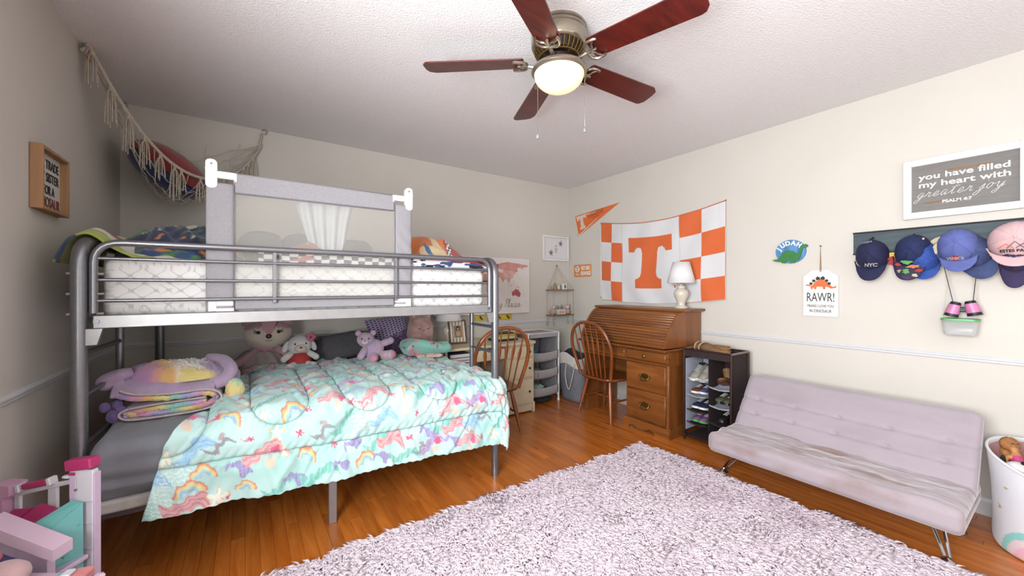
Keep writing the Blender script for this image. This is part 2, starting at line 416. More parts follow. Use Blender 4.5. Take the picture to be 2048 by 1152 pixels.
# ------------------------------------------------------------------ ceiling fan
FX, FY, FZ = 1.215, 1.386, H
fan = thing('ceiling_fan', 'ceiling fan with five cherry blades and a lit bowl lamp', 'ceiling fan', (FX, FY, FZ))
B().lathe([(.125, 0), (.128, -.012), (.120, -.016), (.128, -.022), (.128, -.030), (.122, -.034), (.130, -.040), (.130, -.085), (.124, -.097), (.118, -.100)], n=40).obj('housing', 'nickel', fan)
mat('fan_dark', '#2e160e', 0.5, 0.2)
B().lathe([(.112, -.099), (.098, -.135), (.060, -.140), (.045, -.175), (.045, -.19)], n=32).obj('motor', 'fan_dark', fan)
vent = B()
for k in range(30):
    q = 2 * PI * k / 30; c, s_ = math.cos(q), math.sin(q)
    vent.tube([(c * .116, s_ * .116, -.101), (c * .112, s_ * .112, -.118), (c * .094, s_ * .094, -.141)], .0035, 5)
vent.tube([(math.cos(2 * PI * k / 36) * .094, math.sin(2 * PI * k / 36) * .094, -.142) for k in range(36)], .004, 6, closed=True)
vent.obj('vent_grille', 'brass', fan)
B().lathe([(.030, -.150), (.045, -.172), (.060, -.180), (.118, -.186), (.128, -.196), (.130, -.206), (.124, -.214), (.116, -.216)], n=40).obj('lamp_ring', 'nickel', fan)
def globe_mat():
    m, nt, b, N, L = base('lamp_glass'); out = nt.nodes['Material Output']
    b.inputs['Base Color'].default_value = lin('#fff6dd'); b.inputs['Roughness'].default_value = 0.3
    lw = N('ShaderNodeTexNoise'); lw.inputs['Scale'].default_value = 3
    b.inputs['Emission Color'].default_value = lin('#ffe2a0'); b.inputs['Emission Strength'].default_value = .52
    return m
globe_mat()
B().lathe([(.117, -.213)] + [(.117 * math.cos(R(a)), -.213 - .082 * math.sin(R(a))) for a in range(8, 90, 8)] + [(0.0, -.295)], n=40).obj('lamp_bowl', 'lamp_glass', fan, smooth=180)
for k in range(5):
    ang = R(141.5 - 72 * k); M = Matrix.Rotation(ang, 4, 'Z')
    BM = M @ Matrix.Translation((.40, 0, -.160)) @ Matrix.Rotation(R(-11), 4, 'X')
    poly = []
    w0, w1 = .058, .068
    poly += [(-.235, -w0 + .012), (-.225, -w0)] + [(.20, -w1), (.232, -w1 + .018), (.240, -w1 + .05)] + [(.240, w1 - .03), (.225, w1 - .006), (.205, w1)] + [(-.225, w0), (-.235, w0 - .012)]
    bl = B(BM)
    n = len(poly); bl.add([(p[0], p[1], 0) for p in poly] + [(p[0], p[1], .006) for p in poly], [tuple(range(n))[::-1], tuple(range(n, 2 * n))] + [(i, (i + 1) % n, n + (i + 1) % n, n + i) for i in range(n)])
    blade = bl.obj('blade', 'cherry_blade', fan, smooth=0)
    ar = B(M)
    ar.tube(spline([(.055, 0, -.150), (.085, 0, -.172), (.12, 0, -.176), (.150, 0, -.170)], 4), [.009] * 13, 8)
    for sg in (-1, 1):
        ar.tube(spline([(.150, 0, -.170), (.152, sg * .030, -.171 - sg * .006), (.172, sg * .050, -.171 - sg * .010), (.205, sg * .052, -.170 - sg * .010), (.215, sg * .046, -.169 - sg * .009)], 4), .0065, 7)
        ar.tube(spline([(.150, 0, -.170), (.178, sg * .012, -.171 - sg * .002), (.186, sg * .032, -.170 - sg * .006), (.205, sg * .050, -.170 - sg * .01)], 4), .005, 7)
    ar.tube([(.150, 0, -.170), (.195, 0, -.169)], .007, 7)
    ar.obj('blade_arm', 'nickel', blade)
for (x, y, zt, zb) in ((-.105, .028, -.205, -.520), (.093, -.075, -.205, -.480)):
    ch = B(); z = zt
    while z > zb + .02:
        ch.ell((x, y, z), (.0016, .0016, .0022), nu=6, nv=4); z -= .0052
    c = ch.obj('pull_chain', 'chrome', fan)
    B().lathe([(.001, .010), (.006, .006), (.0075, 0), (.006, -.010), (.001, -.012)], c=(x, y, zb), n=12).obj('pull_weight', mat('pull_grey', '#8d969c', 0.4), c)

# ------------------------------------------------------------------ hanging net of the corner
net = thing('toy_net', 'macrame toy hammock of cream rope strung across the ceiling corner', 'toy hammock', (XL, YB, H - .03))
h1, h2, h3 = Vector((0.012, 2.783 - YB, -.02)), Vector((.103 - XL, -.012, 0.0)), Vector((.012, -.012, 0.0))
def netpt(s, t):
    """s runs from hook to hook, t from the front edge round under the load to the back edge"""
    a = h1.lerp(h2, s); a.z -= .47 * (1 - abs(2 * s - 1.10) ** 2.1) if s > .05 else .47 * (1 - 1.10 ** 2.1) + .47 * (s / .05) * (1.10 ** 2.1 - 1.0 ** 2.1)
    g = math.sin(PI * min(max(s, 0), 1)) ** .75                      # gathered into the hooks
    c = h3; ti = t * .80 * g
    bz = Vector((a.x + (c.x + .03 - a.x) * ti, a.y + (c.y - .03 - a.y) * ti, a.z))
    bz.z = a.z + g * (.20 * t ** 3 - .17 * math.sin(PI * min(1, t * 1.05)) ** .9)
    return bz
nb = B(); NS, NT = 15, 6
edge = [netpt(k / 40, 0) for k in range(41)]
nb.tube(edge, .006, 6); nb.tube([p + Vector((.003, .003, .008)) for p in edge], .004, 5)
for j in range(1, NT + 1):
    pts = []
    for k in range(NS * 4 + 1):
        s_ = k / (NS * 4); p = netpt(s_, j / (NT + 1)); p.z -= .016 * abs(math.sin(PI * s_ * NS + j * PI / 2)); pts.append(p)
    nb.tube(pts, .0028, 5)
for k in range(1, NS):
    s_ = k / NS; pts = []
    for j in range(13):
        t = j / 12; pts.append(netpt(min(.98, max(.02, s_ + .03 * math.sin(6.28 * t + k))), t * .97))
    nb.tube(pts, .0028, 5)
for h, e in ((h1, edge[1]), (h2, edge[-2])): nb.tube([h, e], .0075, 6)
nb.obj('net', 'rope', net)
for k in range(1, 27):
    s_ = k / 27
    if .46 < s_ < .52 : continue
    p = netpt(s_, 0); L_ = .13 + .06 * (k % 3) / 2 + (.06 if k in (2, 3) else 0); tb = B()
    if k in (3, 9, 12, 15, 24) or k % 2:
        tb.tube([p, p + Vector((0, 0, -.03))], .007, 6)
        for q in range(7):
            a = 2 * PI * q / 7; r_ = .012 + .006 * (q % 2); dx, dy = math.cos(a) * r_, math.sin(a) * r_
            tb.tube(spline([p + Vector((dx * .3, dy * .3, -.02)), p + Vector((dx * 1.2, dy * 1.2, -.05)), p + Vector((dx * 1.7 + .004 * math.sin(q * 3), dy * 1.7, -L_ - .012 * (q % 3)))], 3), .0026, 5)
        tb.obj('tassel', 'rope', net)
mat('hook_wood', '#b5703c', 0.5)
for h in (h1, h2, h3):
    d = Vector((.01, -.01, 0))
    B().tube(spline([h + Vector((0, 0, .02)), h + Vector((.016, -.016, .026)), h + Vector((.030, -.026, .008)), h + Vector((.018, -.016, -.012))], 5), .0035, 6).obj('hook', 'steel_light', net)
B().tube(spline([h1 + Vector((.018, .01, -.012)), h1 + Vector((.024, .03, -.03)), h1 + Vector((.022, .028, -.034)), h1 + Vector((.016, .008, -.014))], 5, closed=True), .003, 6, closed=True).obj('ring', 'hook_wood', net)
# round cushion lying in the net: red on top, blue below
cs = thing('plush_cushion', 'round red and blue plush cushion lying in the corner net', 'cushion', (-.41, 3.335, 1.985))
CM = Matrix.Rotation(R(34), 4, 'Z') @ Matrix.Rotation(R(26), 4, 'Y') @ Matrix.Rotation(R(34), 4, 'X')
mat('plush_blue', '#2d3f74', 0.9, var=0.12, bump=0.2, sheen=0.3); mat('plush_red', '#8f2f30', 0.9, var=0.12, bump=0.2, sheen=0.3)
def cap_ell(M, rad, z0, z1, n=28, m=9, ex=1.0):
    b = B(M); vs = []; fs = []
    for i in range(m + 1):
        z = z0 + (z1 - z0) * i / m; r_ = math.sqrt(max(0, 1 - z * z)) ** ex
        for k in range(n): a = 2 * PI * k / n; vs.append((rad[0] * r_ * math.cos(a), rad[1] * r_ * math.sin(a), rad[2] * z))
    for i in range(m):
        for k in range(n): l = (k + 1) % n; fs.append((i * n + k, i * n + l, (i + 1) * n + l, (i + 1) * n + k))
    return b.add(vs, fs)
cap_ell(CM, (.225, .20, .125), -1, .10).obj('cushion_base', 'plush_blue', cs, smooth=180)
cap_ell(CM, (.225, .20, .125), .10, 1).obj('cushion_face', 'plush_red', cs, smooth=180)
sd = B(CM); rr_ = math.sqrt(1 - .01)
sd.tube([(.225 * rr_ * math.cos(2 * PI * k / 40), .20 * rr_ * math.sin(2 * PI * k / 40), .0125) for k in range(40)], .003, 6, closed=True); sd.obj('piping', 'black', cs)

# ------------------------------------------------------------------ wall decorations
# left wall: deep wooden frame
y0, y1, z0, z1 = 2.26, 2.63, 1.505, 1.775
fr = thing('box_frame_sign', 'deep pine box frame with hand lettered sign on the left wall', 'sign', (XL, 2.397, 1.653), R(90))
b = B()
for sx in (-1, 1): b.box((sx * .130, -.019, 0), (.013, .036, .25), .002)
for sz in (-1, 1): b.box((0, -.019, sz * .1185), (.247, .036, .013), .002)
b.obj('frame', 'frame_pine', fr)
pn = B().box((0, -.006, 0), (.247, .010, .224)).obj('panel', mat('sign_white', '#d9d6d0', 0.6, var=0.02), fr)
for k, (s, m, sz) in enumerate((("I'LL TRADE", 'ink', .058), ('MY SISTER', 'ink', .058), ('FOR A', 'ink', .058), ('DINOSAUR', 'red_ink', .066))):
    text(s, sz * .9, m, fr, .004, .054 - .052 * k, -.0125, maxw=(.20, .20, .11, .22)[k], off=.0006)
# back wall: world map canvas
mp = thing('map_canvas', 'white canvas with a pink world map hung behind the bunk bed', 'map', (2.08, YB, 1.245))
mat('canvas_white', '#ece7e2', 0.8, var=0.02); mat('map_pink', '#d99a94', 0.8, var=0.14, scale=18); mat('map_rose', '#c2646c', 0.8, var=0.12, scale=18); mat('map_peach', '#dfa78f', 0.8, var=0.14, scale=18); mat('map_pale', '#e3b9ae', 0.8, var=0.12, scale=18)
B().box((0, -.016, 0), (1.16, .03, .61), .003).obj('canvas', 'canvas_white', mp)
def shape(b, pts, y=-.0325): return b.prism(pts, y, y + .001)
# world positions: map spans local x -0.56..0.56, z -0.16..0.28 ; lon -170..190, lat -55..80
LL = lambda lon, lat: (-.56 + (lon + 170) / 360 * 1.13, -.13 + (lat + 40) / 120 * .40)
conts = {
 'map_rose': [[(-10, 36), (-9, 43), (-1, 44), (-5, 48), (3, 51), (8, 54), (10, 58), (5, 60), (12, 66), (20, 70), (30, 71), (40, 67), (45, 68), (60, 69), (60, 55), (50, 50), (48, 46), (38, 47), (30, 46), (27, 41), (20, 38), (14, 41), (8, 44), (0, 40), (-5, 36)],
   [(114, -22), (122, -18), (130, -12), (136, -12), (141, -17), (143, -11), (146, -19), (153, -26), (150, -37), (143, -39), (136, -35), (130, -32), (117, -35)], [(-4, 50), (-6, 55), (-3, 58), (0, 53)]],
 'map_peach': [[(-6, 35), (10, 37), (20, 32), (33, 31), (36, 22), (43, 12), (51, 12), (42, 0), (40, -12), (35, -22), (31, -30), (20, -35), (16, -28), (12, -16), (13, -6), (9, 4), (-8, 5), (-17, 13), (-16, 22), (-10, 30)],
   [(30, 40), (48, 46), (60, 44), (75, 40), (80, 30), (78, 24), (88, 22), (80, 14), (77, 8), (72, 20), (66, 25), (57, 26), (50, 30), (59, 22), (52, 16), (44, 13), (38, 22), (35, 32), (27, 37)],
   [(44, -14), (50, -16), (47, -25), (44, -23)]],
 'map_pink': [[(60, 69), (75, 73), (100, 77), (115, 74), (140, 73), (160, 70), (178, 69), (188, 66), (178, 62), (163, 60), (160, 53), (155, 58), (140, 59), (136, 54), (141, 48), (132, 43), (100, 50), (80, 50), (60, 55)],
   [(-80, 8), (-70, 12), (-52, 5), (-35, -7), (-40, -22), (-55, -35), (-66, -45), (-70, -54), (-74, -45), (-71, -20), (-81, -5)]],
 'map_pale': [[(80, 50), (100, 50), (132, 43), (128, 38), (127, 34), (121, 38), (122, 30), (117, 23), (108, 20), (108, 11), (104, 9), (100, 13), (103, 2), (98, 9), (94, 17), (88, 22), (78, 24), (80, 30), (75, 40)],
   [(96, 5), (104, -5), (106, -6), (99, 2)], [(110, 1), (117, 6), (116, -3), (110, -2)], [(132, -2), (141, -3), (148, -9), (138, -7)], [(131, 32), (136, 35), (141, 42), (140, 36)], [(120, 18), (122, 17), (126, 8), (122, 9)],
   [(-165, 62), (-155, 71), (-120, 70), (-90, 73), (-80, 65), (-65, 60), (-56, 52), (-66, 44), (-75, 38), (-81, 26), (-90, 30), (-97, 26), (-97, 18), (-88, 16), (-83, 9), (-92, 14), (-105, 20), (-117, 33), (-124, 45), (-135, 58), (-150, 60)], [(-50, 60), (-22, 70), (-25, 82), (-60, 80)]]}
for m, pl in conts.items():
    for poly in pl: shape(B(), [LL(*p) for p in poly]).obj('printed_land', m, mp, smooth=0)
script('Going Places', .042, 'gold_ink', mp, .02, -.235, -.033, .0028, .25)
# small white framed print
ap = thing('framed_print', 'square white frame with a small floral print in the far corner', 'picture', (3.068, YB, 1.693))
b = B()
for sx in (-1, 1): b.box((sx * .192, -.012, 0), (.022, .024, .30), .003)
for sz in (-1, 1): b.box((0, -.012, sz * .139), (.362, .024, .022), .003)
b.obj('frame', 'white_paint', ap)
B().box((0, -.004, 0), (.364, .006, .258)).obj('sheet', mat('paper', '#dfe0e2', 0.7, var=0.01), ap)
B().box((0, -.0085, 0), (.32, .001, .225)).obj('mat_window', mat('paper2', '#e6e6e8', 0.7, var=0.01), ap)
mat('leaf_grey', '#5a5a5c', 0.7); mat('petal', '#c98c84', 0.7)
for (cx, cz) in ((.075, .060), (-.075, -.055)):
    g = B(); h_ = B()
    for k in range(12):
        a = k * 2.4; r_ = .006 + .0026 * k; g.prism(arc(cx + r_ * math.cos(a), cz + r_ * math.sin(a), .008, .006, 0, 360, 8)[:-1], -.0100, -.0092)
        if k % 3 == 0: h_.prism(arc(cx + r_ * .5 * math.cos(a + 1), cz + r_ * .5 * math.sin(a + 1), .009, .008, 0, 360, 8)[:-1], -.0108, -.0100)
    g.obj('printed_leaves', 'leaf_grey', ap, smooth=0); h_.obj('printed_flowers', 'petal', ap, smooth=0)
ln = B()
for k, wd in enumerate((.030, .018, .045, .040, .030)): ln.box((.004, -.0095, .035 - .020 * k), (wd, .0008, .006))
ln.obj('printed_lines', 'leaf_grey', ap, smooth=0)
# yellow hook rail
hk = thing('hook_rail', 'small yellow hook rail on the back wall below the map', 'hook rail', (2.195, YB, .905))
B().box((0, -.009, 0), (.46, .016, .055), .003).obj('board', mat('yellow_paint', '#d8bd3a', 0.5, var=0.06), hk)
for k in range(4):
    x = -.17 + .113 * k
    B().tube(spline([(x, -.017, .012), (x, -.032, .004), (x, -.040, -.014), (x, -.052, -.010), (x, -.056, .004)], 4), .004, 7).ell((x, -.017, .010), (.010, .004, .014), nu=10, nv=6).obj('hook', 'black', hk)
# rope shelf
sh = thing('rope_shelf', 'two tier wooden shelf hung on cord in the far corner', 'shelf', (3.085, YB, .90))
mat('shelf_wood', '#8d6f52', 0.6, var=0.15)
for z in (0, .295): B().box((0, -.065, z), (.35, .11, .012), .002).obj('shelf_board', 'shelf_wood', sh)
for sx in (-1, 1):
    for y in (-.02, -.11):
        B().tube([(sx * .16, y, -.10), (sx * .16, y, 0), (sx * .16, y, .29), (0, -.010, .575)], .003, 6).obj('cord', 'rope', sh)
        tb = B()
        for q in range(5): tb.tube([(sx * .16, y, -.02), (sx * .16 + .012 * math.cos(q * 1.3), y + .012 * math.sin(q * 1.3), -.12)], .002, 5)
        tb.obj('tassel', 'rope', sh)
B().tube(arc3 := [(0.012 * math.cos(a * .5), -.010, .583 + .012 * math.sin(a * .5)) for a in range(13)], .003, 6).cyl((0, 0, .59), (0, -.016, .59), .004).obj('nail', 'steel', sh)
mat('ceramic', '#d9cfc6', 0.4); mat('blush', '#c4a093', 0.7); mat('tan_item', '#a88c6a', 0.7); mat('jar', '#8f8a84', 0.3)
def trinket(name, label, m, parts):
    t = thing(name, label, name.split('_')[-1], (sh.location.x, sh.location.y, sh.location.z), 0, 'trinkets on the rope shelf')
    for (pn_, fn, mm) in parts: bb = B(); fn(bb); bb.obj(pn_, mm, t)
ZS = .0065
trinket('small_figurine', 'tan figurine on the upper board of the rope shelf', None, [('figure', lambda b: (b.lathe([(.022, 0), (.026, .02), (.014, .05), (.017, .062), (.001, .08)], (-.085, -.07, .301), 12), b.ell((-.115, -.07, .323), (.022, .018, .022), nu=10, nv=6)), 'tan_item')])
trinket('string_ornament', 'cream string ornament beside the figurine on the rope shelf', None, [('ornament', lambda b: b.lathe([(.016, 0), (.024, .012), (.016, .034), (.022, .05), (.001, .066)], (-.035, -.08, .301), 10), 'ceramic')])
trinket('photo_card', 'small white card standing on the upper board of the rope shelf', None, [('card', lambda b: b.box((.06, -.075, .336), (.075, .006, .068), .001, (R(-8), 0, 0)), 'white_paint'), ('print', lambda b: b.box((.068, -.080, .337), (.018, .002, .04), 0, (R(-8), 0, 0)), 'ink')])
trinket('trinket_box', 'cream painted box on the lower board of the rope shelf', None, [('box', lambda b: b.box((.0, -.07, ZS + .032), (.12, .07, .062), .004), 'ceramic'), ('flowers', lambda b: [b.ell((-.03 + .03 * k, -.106, ZS + .03), (.012, .003, .012), nu=8, nv=5) for k in range(3)], 'petal')])
trinket('lidded_jar', 'grey lidded jar on top of the cream shelf box', None, [('jar', lambda b: b.lathe([(.026, 0), (.030, .012), (.028, .034), (.020, .04)], (-.01, -.07, ZS + .0635), 14), 'jar'), ('lid', lambda b: b.lathe([(.022, 0), (.020, .010), (.004, .014), (.006, .022), (.001, .024)], (-.01, -.07, ZS + .1035), 14), 'ceramic')])
trinket('cloth_doll', 'blush cloth doll at the left end of the rope shelf', None, [('body', lambda b: b.ell((-.115, -.07, ZS + .036), (.036, .032, .036), nu=12, nv=8, amp=.1), 'blush'), ('head', lambda b: b.ell((-.105, -.075, ZS + .088), (.022, .022, .022), nu=10, nv=7), 'ceramic')])
trinket('plush_mouse', 'blush plush mouse at the right end of the rope shelf', None, [('body', lambda b: b.ell((.115, -.07, ZS + .034), (.036, .032, .034), nu=12, nv=8, amp=.1), 'blush'), ('head', lambda b: b.ell((.10, -.085, ZS + .084), (.026, .024, .024), nu=10, nv=7), 'ceramic'), ('ear', lambda b: b.ell((.122, -.085, ZS + .11), (.014, .006, .014), nu=8, nv=5), 'blush'), ('ear', lambda b: b.ell((.082, -.085, ZS + .108), (.014, .006, .014), nu=8, nv=5), 'blush')])

# ---- right wall (local x runs towards the camera, -y out of the wall)
RW = lambda name, label, cat, y, z, group=None: thing(name, label, cat, (XR, y, z), R(-90), group)
TL = [(-.5, .5), (-.5, .21), (-.36, .21), (-.33, .27), (-.27, .31), (-.19, .29), (-.165, .20), (-.165, -.18), (-.19, -.27), (-.25, -.31), (-.295, -.32), (-.295, -.5), (.295, -.5), (.295, -.32), (.25, -.31), (.19, -.27), (.165, -.18), (.165, .20), (.19, .29), (.27, .31), (.33, .27), (.36, .21), (.5, .21), (.5, .5)]
pe = RW('pennant', 'orange felt pennant with a white letter T on the right wall', 'pennant', 3.42, 1.96)
P0, P1, P2 = (-.066, .123), (.64, .171), (.003, -.134)
B().prism([P0, P1, P2], -.004, -.001).obj('felt', 'orange', pe, smooth=0)
b = B()
edge_ = lambda a, c, w_: b.prism([a, c, (c[0], c[1] - w_ * .0), (a[0] + .0, a[1] - w_)], -.0055, -.004)
b.prism([P0, (P0[0] + .03, P0[1] + .002), (P2[0] + .03, P2[1] + .012), P2], -.0055, -.004)
b.prism([(P0[0] + .035, P0[1] - .008), (.30, .130), (.30, .122), (P0[0] + .035, P0[1] - .022)], -.0055, -.004)
b.prism([(P2[0] + .03, P2[1] + .03), (.32, .052), (.315, .040), (P2[0] + .03, P2[1] + .012)], -.0055, -.004)
b.obj('border', mat('felt_cream', '#dcd0bd', 0.9), pe, smooth=0)
B(Matrix.Translation((.085, 0, .035)) @ Matrix.Rotation(R(-12), 4, 'Y') @ Matrix.Diagonal((.15, 1, .165, 1))).prism(TL, -.0065, -.004).obj('letter', 'felt_cream', pe, smooth=0)
text('TENNESSEE', .055, mat('pennant_ink', '#9b5a35', 0.9), pe, .30, .085, -.0055, rot=R(-12), maxw=.24)
text('UNIVERSITY OF', .018, 'pennant_ink', pe, .28, .128, -.0055, rot=R(-11))
text('VOLUNTEERS', .018, 'pennant_ink', pe, .30, .064, -.0055, rot=R(-13))
# go big orange plate
pl = RW('orange_plate', 'small orange plate reading GO BIG ORANGE left of the flag', 'sign', 3.328, 1.425)
B().prism(rrect(-.14, -.072, .14, .072, .012), -.006, -.002).obj('plate', 'orange_sign', pl, smooth=0)
text('GO BIG', .062, 'white_paint', pl, .05, .010, -.0065, maxw=.145, off=.003)
text('ORANGE', .062, 'white_paint', pl, .05, -.052, -.0065, maxw=.165, off=.003)
b = B().prism(arc(-.085, .020, .036, .038, 0, 360, 20)[:-1], -.0072, -.006); b.obj('emblem', 'white_paint', pl, smooth=0)
B(Matrix.Translation((-.085, 0, .02)) @ Matrix.Diagonal((.042, 1, .046, 1))).prism(TL, -.0082, -.0072).obj('emblem_letter', 'orange_sign', pl, smooth=0)
text('VOLS', .026, 'white_paint', pl, -.085, -.052, -.0065, off=.0008)
b = B()
for sx in (-1, 1):
    for sz in (-1, 1): b.cyl((sx * .10, -.006, sz * .062), (sx * .10, -.008, sz * .062), .004, n=8)
b.obj('screw', 'steel', pl)
# checkered flag with a block letter
fg = RW('wall_flag', 'orange and white checkered flag with a block letter T above the desk', 'flag', 2.34, 1.52)
nu, nv = 230, 150
U, V = np.meshgrid(np.linspace(0, 1, nu), np.linspace(0, 1, nv), indexing='ij')
Wd = 1.36; Hh = .855
x = (U - .5) * Wd
sag = -.075 * np.sin(PI * U) ** 1.0 * (0.35 + .65 * V)
z = (V - .5) * Hh + sag - .012 * np.sin(PI * U) * (1 - V)
z += np.where(V < .5, (.5 - V) * 2, 0) * (.030 * U)
x += .012 * np.sin(9 * V + 2) * np.sin(PI * U) * (1 - V)
y = -.012 + .0075 * np.sin(U * 26 + 2.2 * np.sin(4 * V)) * (1 - .4 * V) * np.minimum(1, 4 * (1 - U + .1)) + .008 * vnoise(U * 5, V * 3, 3)
col = np.zeros((nu, nv, 3)); col[:] = L3('#e4e4e6'); OR = L3('#e06a32')
cw = .105 * 1.36
lx = U * Wd
left = (lx < .29); right = lx > 1.36 - .42
ci = np.floor(lx / .145).astype(int); cj = np.floor((1 - V) * 4).astype(int)
col[left & ((ci + cj) % 2 == 0)] = OR
ci2 = np.floor((lx - .94) / .21).astype(int)
col[right & ((ci2 + cj) % 2 == 0)] = OR
# the letter
tx = (lx - .615) / .50; tz = (V - .50) / .63
def inside(px_, pz_, poly):
    c = np.zeros(px_.shape, bool); n = len(poly); j = n - 1
    for i in range(n):
        xi, zi = poly[i]; xj, zj = poly[j]
        c ^= ((zi > pz_) != (zj > pz_)) & (px_ < (xj - xi) * (pz_ - zi) / (zj - zi + 1e-12) + xi); j = i
    return c
col[inside(tx, tz, TL)] = OR
col[V > .992] = OR * .8
col[(lx > 1.30) & (V > .75) & (lx < 1.345)] *= .97
seam = (np.abs(lx - .29) < .004) | (np.abs(lx - .94) < .004); col[seam] *= .75
rm = np.hypot(lx - .905, (V - .235) * Hh); col[(rm < .026) & (rm > .0205)] = OR
cloth('flag_cloth', x, y, z, printed('flag_print', 0.7, 0.2, 0.1), fg, col, w=False, solid=.0012)
text('R', .034, 'orange', fg, .905 - .68, (.235 - .5) * Hh - .012 - .06, -.026, off=.0004)
b = B().box((-.688, -.008, 0.0), (.022, .004, .86)); b.obj('header_strip', 'white_cloth', fg)
for z_ in (.415, -.405): B().cyl((-.688, -.011, z_), (-.688, -.009, z_), .009, n=12).obj('grommet', 'steel', fg)
for (x_, z_) in ((-.688, .425), (.68, .425)): B().cyl((x_, -.010, z_), (x_, -.018, z_), .005, n=8).obj('pin', 'steel', fg)
# dinosaur name plaque
jd = RW('name_plaque', 'blue oval plaque with a green long necked dinosaur', 'plaque', 1.198, 1.485)
mat('plaque_blue', '#4f86b8', 0.6, var=0.35, scale=40, stretch=(1, 1, .2)); mat('dino_green', '#2f7a3a', 0.6, var=0.1)
B().prism(arc(0, 0, .096, .086, 0, 360, 40)[:-1], -.012, -.002).obj('oval_board', 'plaque_blue', jd, smooth=0)
body = [(-.115, -.055), (-.100, -.066), (-.075, -.072), (-.062, -.070), (-.050, -.082), (-.030, -.084), (-.026, -.070), (.004, -.070), (.008, -.084), (.030, -.084), (.036, -.066), (.052, -.062), (.062, -.045), (.072, -.010), (.078, .018), (.092, .022), (.106, .026), (.110, .036), (.098, .046), (.076, .044), (.064, .034), (.060, .014), (.054, -.008), (.044, -.018), (.034, -.012), (.016, .004), (-.006, .010), (-.030, .006), (-.050, -.010), (-.062, -.034), (-.080, -.050), (-.100, -.054)]
B().prism(body, -.022, -.012).obj('dinosaur', 'dino_green', jd, smooth=0)
for ch, a in zip('JUDAH', (158, 130, 103, 76, 47)):
    text(ch, .044, 'white_paint', jd, .066 * math.cos(R(a)), .056 * math.sin(R(a)) - .008, -.0125, rot=R(90 - a) * .8, off=.0018)
# RAWR tag
rw = RW('dinosaur_tag', 'white tag shaped sign with an orange spiked dinosaur on a cord', 'sign', 1.019, 1.185)
B().prism([(-.099, -.160), (.099, -.160), (.099, .115), (.045, .158), (-.045, .158), (-.099, .115)], -.012, -.003).obj('board', 'white_paint', rw, smooth=0)
st = [(-.088, .052), (-.080, .060), (-.062, .058), (-.050, .048), (-.030, .080), (0, .096), (.028, .086), (.050, .058), (.070, .042), (.090, .050), (.086, .036), (.060, .030), (.044, .040), (.030, .044), (.028, .026), (.016, .026), (.012, .044), (-.020, .044), (-.024, .026), (-.034, .026), (-.038, .042), (-.046, .026), (-.054, .028), (-.056, .046), (-.072, .050)]
B().prism(st, -.0135, -.012).obj('dinosaur', 'orange', rw, smooth=0)
b = B()
for (cx, cz, a) in ((-.054, .066, 50), (-.038, .086, 35), (-.014, .102, 12), (.014, .103, -8), (.036, .086, -35), (.050, .066, -50)):
    s_ = .013 if abs(cx) < .03 else .010; M2 = Matrix.Translation((cx, 0, cz)) @ Matrix.Rotation(R(-a), 4, 'Y')
    B.add(b, [M2 @ Vector((p[0] * s_, y_, p[1] * s_)) for y_ in (-.0142, -.0125) for p in ((-.8, -.9), (.8, -.9), (1, .2), (0, 1.1), (-1, .2))], [(0, 1, 2, 3, 4), (9, 8, 7, 6, 5)] + [((i + 1) % 5, i, 5 + i, 5 + (i + 1) % 5) for i in range(5)])
b.obj('plates', 'ink', rw, smooth=0)
text('RAWR!', .088, 'ink', rw, 0, -.058, -.0135, maxw=.155)
text('MEANS I LOVE YOU', .026, 'ink', rw, 0, -.098, -.0135, maxw=.15)
text('IN DINOSAUR', .030, 'ink', rw, 0, -.134, -.0135, maxw=.125)
B().tube([(-.003, -.012, .145), (0, -.008, .325), (.004, -.012, .145)], .0022, 6).obj('cord', 'tan_item', rw)
B().cyl((0, 0, .325), (0, -.014, .325), .004).obj('nail', 'ink', rw)
# psalm frame
ps = RW('framed_verse', 'white framed grey sign with a lettered verse on the right wall', 'sign', .374, 1.800)
b = B()
for sx in (-1, 1): b.box((sx * .214, -.016, 0), (.036, .030, .345), .002)
for sz in (-1, 1): b.box((0, -.016, sz * .1535), (.392, .030, .038), .002)
b.obj('frame', 'white_paint', ps)
B().box((0, -.008, 0), (.394, .012, .270)).obj('panel', mat('panel_grey', '#7d7a77', 0.7, var=0.10, scale=30, stretch=(.3, 1, 3)), ps)
mat('rust_wash', '#94693f', 0.8, var=0.2)
for (cx, cz, wx) in ((.02, .088, .10), (-.08, -.085, .08)): B().prism(arc(cx, cz, wx, .004, 0, 360, 16)[:-1], -.0145, -.0138).obj('brushed_wash', 'rust_wash', ps, smooth=0)
text('you have filled', .046, 'white_paint', ps, 0, .052, -.0148, maxw=.335, off=.0008)
text('my heart with', .046, 'white_paint', ps, 0, .006, -.0148, maxw=.335, off=.0008)
script('greater joy', .028, 'white_paint', ps, -.180, -.052, -.0150, .0030, .5, 0.02, 1.12)
text('PSALM 4:7', .022, 'white_paint', ps, -.02, -.094, -.0148, maxw=.11, off=.0006)

